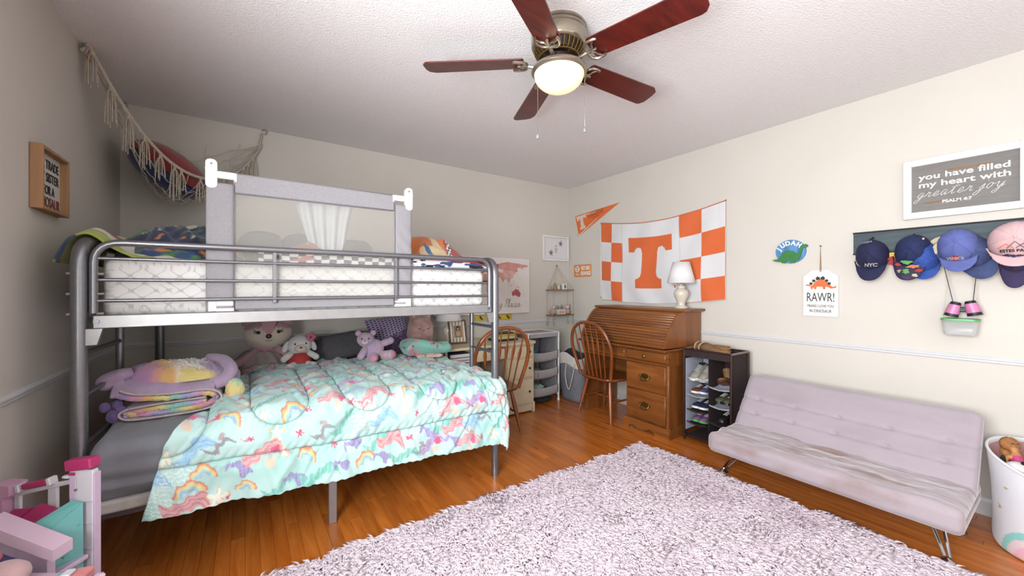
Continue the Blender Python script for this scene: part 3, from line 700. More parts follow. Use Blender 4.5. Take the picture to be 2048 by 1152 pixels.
# ------------------------------------------------------------------ hook board with caps
bd = RW('coat_hook_board', 'weathered blue grey hook board under the framed verse', 'hook board', .36, 1.507)
mat('board_blue', '#4f5e66', 0.7, c2='#3a474d', scale=26, stretch=(.15, 1, 2)); mat('board_edge', '#1d1a1a', 0.7)
B().box((0, -.010, 0), (.96, .018, .128), .002).obj('board', 'board_blue', bd)
B().box((0, -.010, .068), (.966, .021, .008), .001).box((0, -.010, -.068), (.966, .021, .008), .001).obj('edge_strip', 'board_edge', bd)
HKX = (-.382, -.200, -.020, .170, .36)
for x in HKX: B().tube(spline([(x, -.019, .03), (x, -.05, .022), (x, -.062, -.005), (x, -.078, .0), (x, -.084, .02)], 4), .005, 8).obj('hook', 'board_edge', bd)
mat('navy', '#171c44', 0.85, var=0.12, bump=0.15); mat('navy2', '#142352', 0.85, var=0.12, bump=0.15); mat('periwinkle', '#5d68a8', 0.85, var=0.08, bump=0.15); mat('cap_pink', '#d6b3b5', 0.85, var=0.05, bump=0.15)
mat('denim', '#3d4c78', 0.85, var=0.15, bump=0.15); mat('cream_cloth', '#cfc3a6', 0.9, var=0.08, bump=0.2); mat('purple_dark', '#352a52', 0.85, var=0.1); mat('print_dark', '#231a3a', 0.7, var=0.3, scale=40, c2='#3b2a55')
mat('lime', '#4c9a4a', 0.7); mat('red_cloth', '#a8322e', 0.8, var=0.1, bump=0.1); mat('yellow', '#d5b03c', 0.6)
def cap(name, label, y, z, m, sx=1.0, out=0.0, visor=None, vl=.075, tilt=0.0, roll=0.0, group=None):
    t = thing(name, label, 'cap', (XR - .030 - out, y, z), R(-90), group)
    M = Matrix.Rotation(R(roll), 4, 'Y') @ Matrix.Rotation(R(tilt), 4, 'X')
    # crown: half dome standing out of the wall, rim against the board
    b = B(M); n, k_ = 28, 9; vs = []; fs = []
    for i in range(k_ + 1):
        a = PI / 2 * i / k_
        for k in range(n):
            th = 2 * PI * k / n; rx, rz = .080 * sx * math.cos(a) ** .8, .098 * math.cos(a) ** .8
            zz = rz * math.sin(th); yy = -.105 * math.sin(a) ** .9
            yy += .012 * math.cos(3 * th) ** 2 * math.cos(a) - .004
            vs.append((rx * math.cos(th), yy, zz + .018 * math.sin(a)))
    for i in range(k_):
        for k in range(n): l = (k + 1) % n; fs.append((i * n + k, i * n + l, (i + 1) * n + l, (i + 1) * n + k))
    fs.append(tuple(range(n)))
    b.add(vs, fs); b.obj('crown', m, t, smooth=180)
    sm = B(M)
    for q in range(6):
        th = PI * q / 3 + .3; sm.tube([(.0805 * sx * math.cos(th) * math.cos(a) ** .8, -.106 * math.sin(a) ** .9 - .003, .0985 * math.sin(th) * math.cos(a) ** .8 + .018 * math.sin(a)) for a in [PI / 2 * j / 9 for j in range(1, 10)]], .0009, 5)
    sm.obj('seam', m, t)
    B(M).ell((0, -.110, .018), (.007, .004, .007), nu=10, nv=6).obj('button', m, t)
    nu_, nv_ = 17, 7; v = B(M); vs = []; fs = []
    for i in range(nu_):
        u = -1 + 2 * i / (nu_ - 1)
        for j in range(nv_):
            s_ = j / (nv_ - 1); w_ = .082 * sx * (1 - .10 * s_ ** 3)
            x = u * w_; edge_z = -.098 * math.sqrt(max(0, 1 - (u * .93) ** 2)) * .82
            zz = edge_z - s_ * vl * (1 - abs(u) ** 3.2) ** .6; yy = -.034 - .030 * (1 - u * u) - s_ * .022 * (1 - .6 * u * u)
            vs.append((x, yy, zz))
    for i in range(nu_ - 1):
        for j in range(nv_ - 1): a = i * nv_ + j; fs.append((a, a + nv_, a + nv_ + 1, a + 1))
    v.add(vs, fs); v.obj('visor', visor or m, t, smooth=180, solid=.003)
    return t
def on_crown(o, sx=1.0, proud=.003):
    """bend embroidery to the dome of a cap"""
    for v in o.data.vertices:
        s_ = .7
        for _ in range(10): q = (v.co.x / (.080 * sx)) ** 2 + ((v.co.z - .018 * s_) / .098) ** 2; c_ = min(1, q) ** .625; s_ = math.sqrt(max(0, 1 - c_ * c_))
        y = -.105 * s_ ** .9 - .004
        if v.co.z < -.058: y = min(y, -.064)
        v.co.y = y - proud
    return o
CG = 'caps on the hook board'
c1 = cap('baseball_cap', 'navy cap with white script hanging at the left end of the board', .742, 1.420, 'navy', group=CG)
on_crown(text('NYC', .028, 'white_paint', c1, .006, -.068, 0, off=.0010, shear=.25))
on_crown(text('STOCKA', .015, 'white_paint', c1, -.014, .078, 0, off=.0006, rot=R(-8)))
c2 = cap('baseball_cap', 'dark cap with a colourful printed brim, second from the left end', .560, 1.432, 'navy2', 1.0, .005, 'print_dark', .088, 0, 6, CG)
for (x, z, rx, rz, m) in ((-.012, -.062, .030, .014, 'lime'), (.012, -.088, .034, .012, 'orange'), (-.016, -.118, .022, .015, 'lime'), (-.050, -.075, .016, .011, 'red_cloth'), (.036, -.112, .020, .012, 'red_cloth'), (.020, -.140, .016, .010, 'cream_cloth'), (-.044, -.112, .012, .012, 'tan_item')):
    q_ = random.Random(int(1000 * (x + z))); B().prism([(x + (p[0] - x) * w_, z + (p[1] - z) * w_) for p, w_ in ((p, q_.uniform(.45, 1.15)) for p in arc(x, z, rx * .9, rz * 1.05, 0, 360, 13)[:-1])], -.094, -.090).obj('printed_patch', m, c2, smooth=0)
for z in (.072, .028): B().cyl((.048, -.055, z), (.052, -.075, z - .004), .005, n=10).obj('eyelet', 'cream_cloth', c2)
c2b = cap('baseball_cap', 'blue cap tucked behind the printed cap', .525, 1.398, mat('royal', '#2c4fa0', 0.8, var=0.2, scale=40), .95, -.018, None, .05, 0, -12, CG)
hb = thing('felt_tag', 'small red and yellow felt tag hanging beside the printed cap', 'tag', (XR - .055, .650, 1.385), R(-90))
B().prism(arc(0, 0, .020, .026, 0, 360, 12)[:-1], -.006, .006).obj('felt_disc', 'red_cloth', hb, smooth=0); B().prism(rect(-.010, .012, .018, .05), -.004, .004).obj('felt_strip', 'yellow', hb, smooth=0)
c3 = cap('baseball_cap', 'faded periwinkle cap with a red badge, above the binoculars', .380, 1.440, 'periwinkle', 1.02, .03, None, .062, -6, -4, CG)
on_crown(B().prism(arc(-.004, -.062, .017, .015, 0, 360, 20)[:-1], -.0905, -.082).obj('badge', 'red_cloth', c3, smooth=0), 1.02, .005)
on_crown(text('VENICE', .019, 'white_paint', c3, -.004, -.068, 0, off=.0006), 1.02, .0065)
cap('baseball_cap', 'denim blue cap half hidden behind the periwinkle cap', .335, 1.415, 'denim', .95, -.01, None, .075, 0, -22, CG)
sh_ = thing('sun_hat', 'cream sun hat peeping out left of the periwinkle cap', 'hat', (XR - .035, .437, 1.440), R(-90), CG)
B().lathe([(.001, .05), (.040, .045), (.052, .0), (.055, -.002), (.075, -.006), (.074, -.009), (.050, -.006)], rot=(R(90), 0, 0), n=24).obj('hat_body', 'cream_cloth', sh_)
c4 = cap('baseball_cap', 'pale pink cap with a mountain badge at the right edge', .185, 1.455, 'cap_pink', 1.22, .035, None, .048, 0, 0, CG)
M4 = B()
for (x, h_, m) in ((-.030, .022, 'orange'), (0, .032, 'ink'), (.028, .022, 'denim')):
    
    pk = [(x - .026, -.038), (x, -.038 + h_), (x + .026, -.038)]
    pts = [(pk[i][0] + (pk[i + 1][0] - pk[i][0]) * t_, pk[i][1] + (pk[i + 1][1] - pk[i][1]) * t_) for i in range(2) for t_ in (0, .25, .5, .75)] + [pk[2]]
    on_crown(B().add([(p[0], 0, p[1] + d_) for p in pts for d_ in (-.0018, .0018)], [(2 * i, 2 * i + 2, 2 * i + 3, 2 * i + 1) for i in range(len(pts) - 1)]).obj('embroidered_peak', m, c4, smooth=0, solid=.001), 1.22, .004)
on_crown(text('ESTES PARK', .018, 'ink', c4, 0, -.056, 0, off=.0006, maxw=.10), 1.22)
cap('baseball_cap', 'dark purple cap hanging under the pale pink cap', .190, 1.385, 'purple_dark', .70, -.002, None, .085, 0, 0, CG)
# binoculars and tub on strings
bn = thing('toy_binoculars', 'pink and black toy binoculars hanging on a cord below the caps', 'binoculars', (XR - .06, .365, 1.108), R(-90))
mat('toy_pink', '#cf7fae', 0.4)
for sx, z in ((-1, -.004), (1, .004)):
    M = Matrix.Translation((sx * .034, -.01, z)) @ Matrix.Rotation(R(sx * -14), 4, 'Y')
    br = B(M).lathe([(.018, .040), (.020, .036), (.024, .020), (.028, -.034), (.030, -.040), (.024, -.041), (.024, -.036)], n=18).obj('barrel', 'black', bn)
    B(M).lathe([(.0235, .026), (.0290, -.024)], n=18).obj('pink_sleeve', 'toy_pink', br)
B().box((0, -.01, -.005), (.030, .022, .026), .004).obj('bridge', 'black', bn)
for sx in (-1, 1): B().tube([(sx * .036, -.012, .038), (sx * .065 - .012, .0, .27), (0.01, .005, .33)], .0018, 6).obj('cord', 'ink', bn)
tb = thing('plastic_tub', 'clear plastic tub with a green lid hung on string', 'tub', (XR - .060, .375, .965), R(-90))
def clear_mat():
    m, nt, b, N, L = base('clear_plastic'); out = nt.nodes['Material Output']
    t = N('ShaderNodeBsdfTransparent'); mx = N('ShaderNodeMixShader'); b.inputs['Base Color'].default_value = lin('#e8ebe8'); b.inputs['Roughness'].default_value = 0.25
    lw = N('ShaderNodeLayerWeight'); lw.inputs[0].default_value = 0.35; mr = N('ShaderNodeMapRange'); mr.inputs[3].default_value = .30; mr.inputs[4].default_value = .85
    L(lw.outputs[1], mr.inputs[0]); L(mr.outputs[0], mx.inputs[0]); L(t.outputs[0], mx.inputs[1]); L(b.outputs[0], mx.inputs[2]); L(mx.outputs[0], out.inputs[0]); return m
clear_mat()
b = B(); ring = lambda s_, z: [(p[0], p[1], z) for p in rrect(-.066 * s_, -.045 * s_, .066 * s_, .045 * s_, .018 * s_)]
rs = [ring(.86, 0.0), ring(.90, .01), ring(1.0, .078)]; n = len(rs[0]); vs = sum(rs, []); fs = [tuple(range(n))]
for i in range(2): fs += [(i * n + k, i * n + (k + 1) % n, (i + 1) * n + (k + 1) % n, (i + 1) * n + k) for k in range(n)]
b.add(vs, fs).obj('tub', 'clear_plastic', tb, solid=.0015)
B(Matrix.Translation((0, 0, .078)) @ Matrix.Rotation(R(-90), 4, 'X')).prism(rrect(-.070, -.049, .070, .049, .02), -.010, 0).obj('lid', mat('lid_green', '#4fae55', 0.4), tb)
for sx in (-1, 1): B().tube([(sx * .066, 0, .084), (sx * .045, .0, .30), (sx * .012, 0, .46)], .0012, 5).obj('string', 'cream_cloth', tb)

# ------------------------------------------------------------------ roll top desk
dk = thing('roll_top_desk', 'pine roll top desk with brass pulls against the right wall', 'desk', (2.80, 2.345, 0), R(-90))
RZ = Matrix.Rotation(R(90), 4, 'Z')
def prism_x(poly, xa, xb, b=None): return (b or B(RZ)).prism(poly, -xb, -xa)
prof = spline([(0.0, .215, 1.012), (0, .150, .995), (0, .085, .935), (0, .025, .850), (0, -.015, .775), (0, -.022, .725)], 6)
side = [(.465, .722)] + [(.465, 1.020), (.225, 1.020)] + [(p.y - .012, p.z + .008) for p in prof]
for xa in (-.475, .455): prism_x(side, xa, xa + .022).obj('side_panel', 'pine_desk_v', dk, smooth=0)
B().box((0, .335, 1.031), (1.02, .300, .022), .006).obj('top_board', 'pine_desk', dk)
B().box((0, .205, 1.005), (.91, .02, .030), .003).obj('top_rail', 'pine_desk', dk)
cum = [0]
for i in range(1, len(prof)): cum.append(cum[-1] + (prof[i] - prof[i - 1]).length)
NSL = 15; sp_ = cum[-1] / NSL
for k in range(NSL):
    d = (k + .5) * sp_; i = max(j for j in range(len(cum) - 1) if cum[j] <= d); f_ = (d - cum[i]) / (cum[i + 1] - cum[i]); p = prof[i].lerp(prof[i + 1], f_); t_ = (prof[i + 1] - prof[i]).normalized()
    ang = math.atan2(t_.z, t_.y)
    B().box((0, p.y, p.z), (.91, sp_ * .93, .013), .005, (ang, 0, 0)).obj('tambour_slat', 'pine_desk', dk)
B().box((0, -.020, .737), (.91, .022, .024), .004).obj('bottom_slat', 'pine_desk', dk)
B().box((0, .20, .711), (.975, .54, .020), .005).obj('writing_board', 'pine_desk', dk)
B().box((0, .455, .86), (.91, .014, .28)).obj('back_board', 'pine_desk', dk)
# apron with small drawers
B().box((0, .015, .590), (.95, .028, .018)).box((0, .015, .693), (.95, .028, .014)).box((.048, .013, .642), (.022, .024, .09)).box((-.462, .013, .642), (.024, .024, .09)).box((.462, .013, .642), (.024, .024, .09)).obj('apron_frame', 'pine_desk', dk)
def drawer(x0, x1, z0, z1, kind, y=-.004):
    d = B().box(((x0 + x1) / 2, y + .012, (z0 + z1) / 2), (x1 - x0, .022, z1 - z0), .005).obj('drawer', 'pine_desk', dk)
    cx, cz = (x0 + x1) / 2, (z0 + z1) / 2
    if kind == 'knob': B().lathe([(.004, 0), (.005, .012), (.013, .018), (.014, .024), (.008, .029), (.001, .030)], (cx, y, cz), 14, (R(90), 0, 0)).obj('knob', 'brass', d)
    elif kind == 'pull':
        g = B(); pl_ = [(-.058, .010), (-.048, .020), (-.036, .014), (-.026, .030), (-.012, .024), (0, .036), (.012, .024), (.026, .030), (.036, .014), (.048, .020), (.058, .010), (.046, -.004), (.030, -.010), (.014, -.008), (0, -.018), (-.014, -.008), (-.030, -.010), (-.046, -.004)]
        g.prism([(cx + p[0], cz + p[1]) for p in pl_], y - .003, y)
        g.tube(spline([(cx - .042, y - .006, cz + .008), (cx - .040, y - .016, cz - .010), (cx - .02, y - .022, cz - .024), (cx + .02, y - .022, cz - .024), (cx + .040, y - .016, cz - .010), (cx + .042, y - .006, cz + .008)], 4), .0042, 7)
        for sx in (-1, 1): g.ell((cx + sx * .042, y - .005, cz + .008), (.008, .006, .008), nu=10, nv=6)
        g.obj('drawer_pull', 'brass', d)
drawer(.062, .448, .602, .684, 'knob'); drawer(-.448, .034, .602, .684, 'knob')
for x in (-.462, .462): B().box((x, .245, .640), (.024, .43, .118)).obj('apron_side', 'pine_desk_v', dk)
# right pedestal
B().box((.260, .24, .335), (.418, .45, .50)).obj('pedestal', 'pine_desk_v', dk)
B().box((.468, .005, .335), (.022, .024, .51), .003).obj('corner_post', 'pine_desk_v', dk)
drawer(.056, .448, .350, .575, 'pull'); drawer(.056, .448, .098, .342, 'pull')
pz = [(.035, 0), (.085, 0), (.10, .022), (.14, .034), (.17, .020), (.20, .012), (.245, .012), (.275, .020), (.305, .034), (.345, .022), (.36, 0), (.487, 0), (.487, .075), (.480, .085), (.042, .085), (.035, .075)]
B().prism(pz, -.016, .006).obj('plinth', 'pine_desk', dk)
prism_x([(.006, 0), (.465, 0), (.465, .085), (.006, .085)], .470, .487).obj('plinth_return', 'pine_desk', dk)
prism_x([(.01, 0), (.465, 0), (.465, .585), (.01, .585)], -.475, -.45).obj('leg_panel', 'pine_desk_v', dk)
B().box((-.2, .452, .45), (.50, .014, .26)).obj('modesty_board', 'pine_desk', dk)

# ------------------------------------------------------------------ lamps
mat('lamp_ceramic', '#ddd6c6', 0.25, var=0.03, coat=0.4); mat('shade_white', '#efeef0', 0.85, var=0.02, bump=0.05, bscale=500)
def open_cone(name, m, t, r0, z0, r1, z1, n=40):
    vs = [(r0 * math.cos(2 * PI * k / n), r0 * math.sin(2 * PI * k / n), z0) for k in range(n)] + [(r1 * math.cos(2 * PI * k / n), r1 * math.sin(2 * PI * k / n), z1) for k in range(n)]
    return B().add(vs, [(k, (k + 1) % n, n + (k + 1) % n, n + k) for k in range(n)]).obj(name, m, t, smooth=180, solid=.0015)
def lamp2(label, x, y, z, s, hs, r0, r1, zh0, zh1):
    t = thing('table_lamp', label, 'lamp', (x, y, z))
    pf = [(.052, 0), (.056, .004), (.054, .014), (.036, .022), (.030, .036), (.038, .064), (.058, .110), (.062, .136), (.050, .162), (.032, .176), (.036, .184), (.034, .196), (.018, .204), (.012, .216)]
    B().lathe([(r_ * s, q * hs) for r_, q in pf], n=32).obj('base', 'lamp_ceramic', t, smooth=60)
    b = B().cyl((0, 0, .21 * hs), (0, 0, zh1 - .01), .005).tube([(r1 * .97 * math.cos(2 * PI * k / 20), r1 * .97 * math.sin(2 * PI * k / 20), zh1 - .01) for k in range(20)], .0015, 5, closed=True).box((0, 0, zh1 - .01), (r1 * 1.94, .003, .003))
    b.obj('harp', 'brass', t); open_cone('shade', 'shade_white', t, r0, zh0, r1, zh1)
    return t
lamp2('white lamp with ceramic base standing on the roll top desk', 3.155, 1.985, 1.042, 1.0, 1.0, .118, .070, .222, .405)

# ------------------------------------------------------------------ windsor chairs
def chair(name, label, loc, rotz):
    t = thing(name, label, 'chair', loc, rotz, 'matching bow back chairs')
    zs = .392
    # saddle seat
    out = spline([(-.16, -.185, 0), (0, -.205, 0), (.16, -.185, 0), (.215, -.08, 0), (.222, .06, 0), (.205, .17, 0), (.11, .212, 0), (0, .215, 0), (-.11, .212, 0), (-.205, .17, 0), (-.222, .06, 0), (-.215, -.08, 0)], 4, closed=True)
    n = len(out); vs = []; fs = []
    rings = [(.86, -.032), (.97, -.020), (1.0, -.008), (.985, 0), (.90, .001), (.6, -.010), (.3, -.012)]
    for s_, z in rings: vs += [(p.x * s_, p.y * s_, zs + z) for p in out]
    for i in range(len(rings) - 1): fs += [(i * n + k, i * n + (k + 1) % n, (i + 1) * n + (k + 1) % n, (i + 1) * n + k) for k in range(n)]
    fs += [tuple(range(n))[::-1], tuple((len(rings) - 1) * n + k for k in range(n))]
    B().add(vs, fs).obj('seat', 'oak_seat', t, smooth=60)
    lean = lambda z: -.165 - (z - zs) * .22
    hoop = [(-.185, lean(zs), zs - .01), (-.215, lean(.50), .50), (-.240, lean(.62), .62), (-.238, lean(.72), .72), (-.195, lean(.82), .82), (-.11, lean(.885), .885), (0, lean(.905), .905)]
    hoop += [(-p[0], p[1], p[2]) for p in hoop[-2::-1]]; hp = spline(hoop, 6)
    B().tube(hp, .0155, 10).obj('back_hoop', 'oak_chair', t)
    for k in range(6):
        u = (k - 2.5) / 2.5; xb = u * .125; xt = u * .178
        zt = max(p.z for p in hp if abs(p.x - xt) < .03 and p.z > .7)
        pts = []; rad = []; w_ = []
        for j in range(17):
            s_ = j / 16; z = zs + (zt - zs) * s_; pts.append((xb + (xt - xb) * s_, lean(z), z))
            rr = .0055
            if .42 < s_ < .74: rr = .0065 + .0110 * (1 - abs((s_ - .66) / (.24 if s_ < .66 else .08)))
            rad.append(max(.0062, rr))
        # a flattened arrow spindle
        vs = []; fs = []; m_ = 8
        for p, r_ in zip(pts, rad):
            for q in range(m_): a = 2 * PI * q / m_; vs.append((p[0] + r_ * math.cos(a), p[1] + min(.006, r_) * math.sin(a), p[2]))
        for i in range(16): fs += [(i * m_ + q, i * m_ + (q + 1) % m_, (i + 1) * m_ + (q + 1) % m_, (i + 1) * m_ + q) for q in range(m_)]
        B().add(vs, fs).obj('spindle', 'oak_chair', t)
    feet = {}
    for sx in (-1, 1):
        for (yt, yf_) in ((-.12, -.185), (.13, .175)):
            a = Vector((sx * .135, yt, zs - .022)); c = Vector((sx * .205, yf_, 0)); feet[sx, yt > 0] = (a, c)
            B().tube([a.lerp(c, s_) for s_ in (0, .15, .35, .6, .85, 1)], [.0125, .015, .0185, .0165, .012, .011], 12).obj('leg', 'oak_chair', t)
    for sx in (-1, 1):
        p = feet[sx, False][0].lerp(feet[sx, False][1], .52); q = feet[sx, True][0].lerp(feet[sx, True][1], .52)
        B().tube([p, p.lerp(q, .5), q], [.007, .0105, .007], 10).obj('stretcher', 'oak_chair', t)
    p = (feet[-1, False][0].lerp(feet[-1, False][1], .52) + feet[-1, True][0].lerp(feet[-1, True][1], .52)) / 2; q = Vector((-p.x, p.y, p.z))
    B().tube([p, p.lerp(q, .5), q], [.007, .0105, .007], 10).obj('stretcher', 'oak_chair', t)
    return t
chair('windsor_chair', 'oak bow back chair at the white desk beside the bunk bed', (1.715, 2.845, 0), R(-4))
chair('windsor_chair', 'oak bow back chair pushed under the roll top desk', (2.868, 2.572, 0), R(-90))

# ------------------------------------------------------------------ white desk by the bed
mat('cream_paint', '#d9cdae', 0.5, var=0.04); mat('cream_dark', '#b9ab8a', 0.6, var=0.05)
vd = thing('cream_desk', 'cream painted desk with drawers on the back wall', 'desk', (1.885, 3.03, 0))
B(Matrix.Translation((0, .26, .70)) @ Matrix.Rotation(R(-90), 4, 'X')).prism(rrect(-.48, -.265, .48, .255, .03), -.0, .022).obj('desk_top', 'cream_paint', vd)
B().box((.305, .265, .345), (.33, .46, .66)).obj('drawer_cabinet', 'cream_paint', vd)
for k, (z0, z1) in enumerate(((.545, .655), (.345, .535), (.09, .335))):
    d = B().box((.300, .028, (z0 + z1) / 2), (.31, .018, z1 - z0 - .006), .004).obj('drawer', 'cream_paint', vd)
    B().box((.300, .0185, (z0 + z1) / 2), (.26, .003, z1 - z0 - .05), .001).obj('raised_panel', 'cream_paint', d)
    B().lathe([(.004, 0), (.005, .010), (.011, .015), (.011, .020), (.001, .024)], (.40 if k else .40, .019, (z0 + z1) / 2), 12, (R(90), 0, 0)).obj('knob', 'black', d)
for x in (.145, .462): B().box((x, .05, .05), (.028, .06, .10), .003).obj('foot', 'cream_paint', vd)
B().box((-.03, .030, .605), (.30, .016, .10), .003).obj('centre_drawer', 'cream_paint', vd)
B().lathe([(.004, 0), (.005, .010), (.011, .015), (.001, .024)], (-.03, .022, .605), 12, (R(90), 0, 0)).obj('knob', 'black', vd)
for x in (-.46, -.19): B().box((x, .275, .34), (.02, .44, .66)).obj('shelf_side', 'cream_paint', vd)
for z in (.11, .46): B().box((-.325, .275, z), (.25, .44, .016)).obj('shelf_board', 'cream_paint', vd)
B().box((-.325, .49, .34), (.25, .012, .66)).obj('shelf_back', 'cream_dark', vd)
BKC = ['#8d8c8a', '#a98c84', '#7c4a4d', '#c7b8a4', '#80505a', '#5a5f6b']
for k in range(6):
    h_ = .022 + .006 * (k % 3)
    z = .4695 + sum(.022 + .006 * (j % 3) for j in range(k))
    t = thing('book', ['grey book at the bottom of the pile in the cream desk', 'pale brown book second from the bottom in the cream desk', 'maroon book third from the bottom in the cream desk', 'tan book third from the top in the cream desk', 'plum book second from the top in the cream desk', 'slate book on top of the pile in the cream desk'][k], 'book', (1.885 - .325, 3.03 + .14, z), 0, 'books on the cream desk shelf')
    B().box((0, 0, h_ / 2), (.20, .15, h_ - .0015), .002).obj('cover', mat('book%d' % k, BKC[k], 0.6), t)
    B().box((.004, -.004, h_ / 2), (.193, .147, h_ - .007)).obj('pages', 'paper', t)
lamp2('white lamp on the cream desk half hidden by the bunk rail', 1.575, 3.36, .701, .90, .94, .125, .085, .215, .33)
pf = thing('framed_photo', 'striped photo frame leaning on the cream desk', 'photo frame', (1.635, 3.27, .701), R(-6))
MF = Matrix.Rotation(R(-14), 4, 'X')
b = B(MF)
for sx in (-1, 1): b.box((sx * .081, 0, .112), (.016, .016, .225), .002)
for z in (.008, .217): b.box((0, 0, z), (.148, .016, .016), .002)
b.obj('frame', mat('frame_brown', '#6b533c', 0.6, var=0.12), pf)
for k in range(9): B(MF).box((-.064 + .016 * k, .002, .1125), (.0148, .006, .194), .001).obj('slat', 'canvas_white' if k % 2 == 0 else mat('frame_tan', '#b8a184', 0.7), pf)
ph = B(MF).box((0, -.003, .115), (.072, .006, .110)).obj('photo', mat('photo_bg', '#8a7663', 0.5, var=0.2), pf)
B(MF).ell((0.0, -.008, .142), (.019, .003, .024), nu=14, nv=8).obj('photo_figure', mat('photo_hair', '#3a2720', 0.6), ph)
B(MF).ell((0.0, -.0095, .138), (.011, .003, .013), nu=12, nv=8).ell((.002, -.009, .095), (.022, .003, .028), nu=12, nv=8).obj('photo_person', mat('photo_skin', '#c79a78', 0.6), ph)
b = B(MF).box((0, .07, .07), (.05, .004, .14), 0, (R(40), 0, 0)); b.obj('easel_back', 'frame_brown', pf)
for k, (w_, d_, h_, c, nm, lb) in enumerate(((.25, .17, .018, '#2b2b2e', 'notebook', 'black notebook at the bottom of the pile on the cream desk'), (.23, .16, .030, '#cfc48a', 'letter_box', 'pale yellow box on the black notebook'), (.20, .15, .016, '#d9c14a', 'notebook', 'yellow notebook on the pale yellow box'), (.17, .13, .014, '#3a3a3f', 'tablet', 'dark tablet on top of the desk pile'))):
    z = .701 + (0, .0185, .049, .0655)[k]
    t = B().box((0, 0, h_ / 2), (w_, d_, h_), .003).obj(nm, mat('pile%d' % k, c, 0.5), None, label=lb, cat=nm.split('_')[-1]); t.location = (2.12, 3.26, z); t.rotation_euler = (0, 0, R((4, -6, 9, -3)[k]))

# ------------------------------------------------------------------ laundry sorter and basket
so = thing('laundry_sorter', 'white tube laundry sorter with grey sling bags in the corner', 'laundry sorter', (2.61, 3.375, 0))
mat('sorter_grey', '#a9a5a6', 0.9, var=0.05, bump=0.15, bscale=300); mat('sorter_net', '#8f8d92', 0.9, var=0.08)
for sx in (-1, 1):
    for sy in (-1, 1): B().cyl((sx * .205, sy * .155, 0), (sx * .205, sy * .155, .745), .0105, n=12).lathe([(.014, 0), (.014, .02), (.011, .024)], (sx * .205, sy * .155, 0), 12).obj('leg', 'white_plastic', so)
    B().cyl((sx * .205, -.155, .740), (sx * .205, .155, .740), .0105, n=12).cyl((sx * .205, -.155, .07), (sx * .205, .155, .07), .009, n=12).obj('side_bar', 'white_plastic', so)
for sy in (-1, 1): B().cyl((-.205, sy * .155, .740), (.205, sy * .155, .740), .0105, n=12).obj('cross_bar', 'white_plastic', so)
U, V = np.meshgrid(np.linspace(-1, 1, 20), np.linspace(-1, 1, 16), indexing='ij')
cloth('top_cloth', U * .198, V * .15, .742 - .03 * (1 - U ** 2) * (1 - V ** 2), 'sorter_grey', so, w=False, solid=.002)
B().box((0, -.163, .722), (.38, .004, .05), .001).obj('top_flap', 'sorter_grey', so)
for sx in (-1, 1):
    cloth('side_cloth', sx * (.196 - .02 * (1 - U ** 2)), V * .15, .405 + U * .33, 'sorter_net', so, w=False, solid=.002)
cloth('back_cloth', U * .195, .150 + 0 * U, .405 + V * .33, 'sorter_net', so, w=False, solid=.002)
for k, z in enumerate((.46, .28, .09)):
    u, v = np.meshgrid(np.linspace(-1, 1, 16), np.linspace(0, 1, 14), indexing='ij')
    yy = .14 - .31 * np.minimum(1, v * 1.35); zz = z + .015 - .05 * np.sin(PI * np.minimum(1, v * 1.2)) + np.maximum(0, v - .74) * .30 - .02 * (1 - u ** 2) * v
    cloth('sling', u * .19, yy, zz, 'sorter_grey', so, w=False, solid=.002)
def lump(name, label, cat, c, d, m, seed, amp=.28, rot=None, group=None, fr=2.6):
    t = B().ell((0, 0, 0), d, rot, 26, 16, amp, fr, seed).obj(name, m, None, smooth=180, label=label, cat=cat, group=group); t.location = c; return t
mat('teal_cloth', '#2d6c80', 0.9, var=0.2); mat('dark_cloth', '#25252b', 0.9, var=0.2); mat('khaki_cloth', '#8b7d66', 0.9, var=0.2); mat('floral_cloth', '#b7b7a8', 0.9, c2='#7aa39a', scale=30)
LG = 'clothes in the laundry sorter'
lump('folded_shirt', 'teal shirt in the top sling of the laundry sorter', 'clothes', (2.50, 3.33, .53), (.075, .10, .055), 'teal_cloth', 1, group=LG)
lump('folded_trousers', 'dark trousers under the teal shirt in the laundry sorter', 'clothes', (2.55, 3.34, .465), (.11, .10, .035), 'dark_cloth', 2, group=LG)
lump('folded_jumper', 'khaki jumper in the middle sling of the laundry sorter', 'clothes', (2.54, 3.33, .305), (.12, .11, .05), 'khaki_cloth', 3, group=LG)
lump('folded_dress', 'pale floral dress in the bottom sling of the laundry sorter', 'clothes', (2.57, 3.32, .135), (.11, .10, .06), 'floral_cloth', 4, group=LG)
lump('folded_leggings', 'black leggings lying under the lowest sling of the laundry sorter', 'clothes', (2.62, 3.30, .028), (.14, .10, .026), 'dark_cloth', 5, .1, group=LG)
bk = thing('laundry_basket', 'grey cloth laundry basket with white rim and rope handle', 'basket', (3.055, 3.13, 0))
mat('basket_grey', '#7b7f8a', 0.9, var=0.06, bump=0.2, bscale=260); mat('basket_white', '#d9d6cf', 0.9, var=0.05, bump=0.2, bscale=260); mat('basket_lining', '#3a3a42', 0.9)
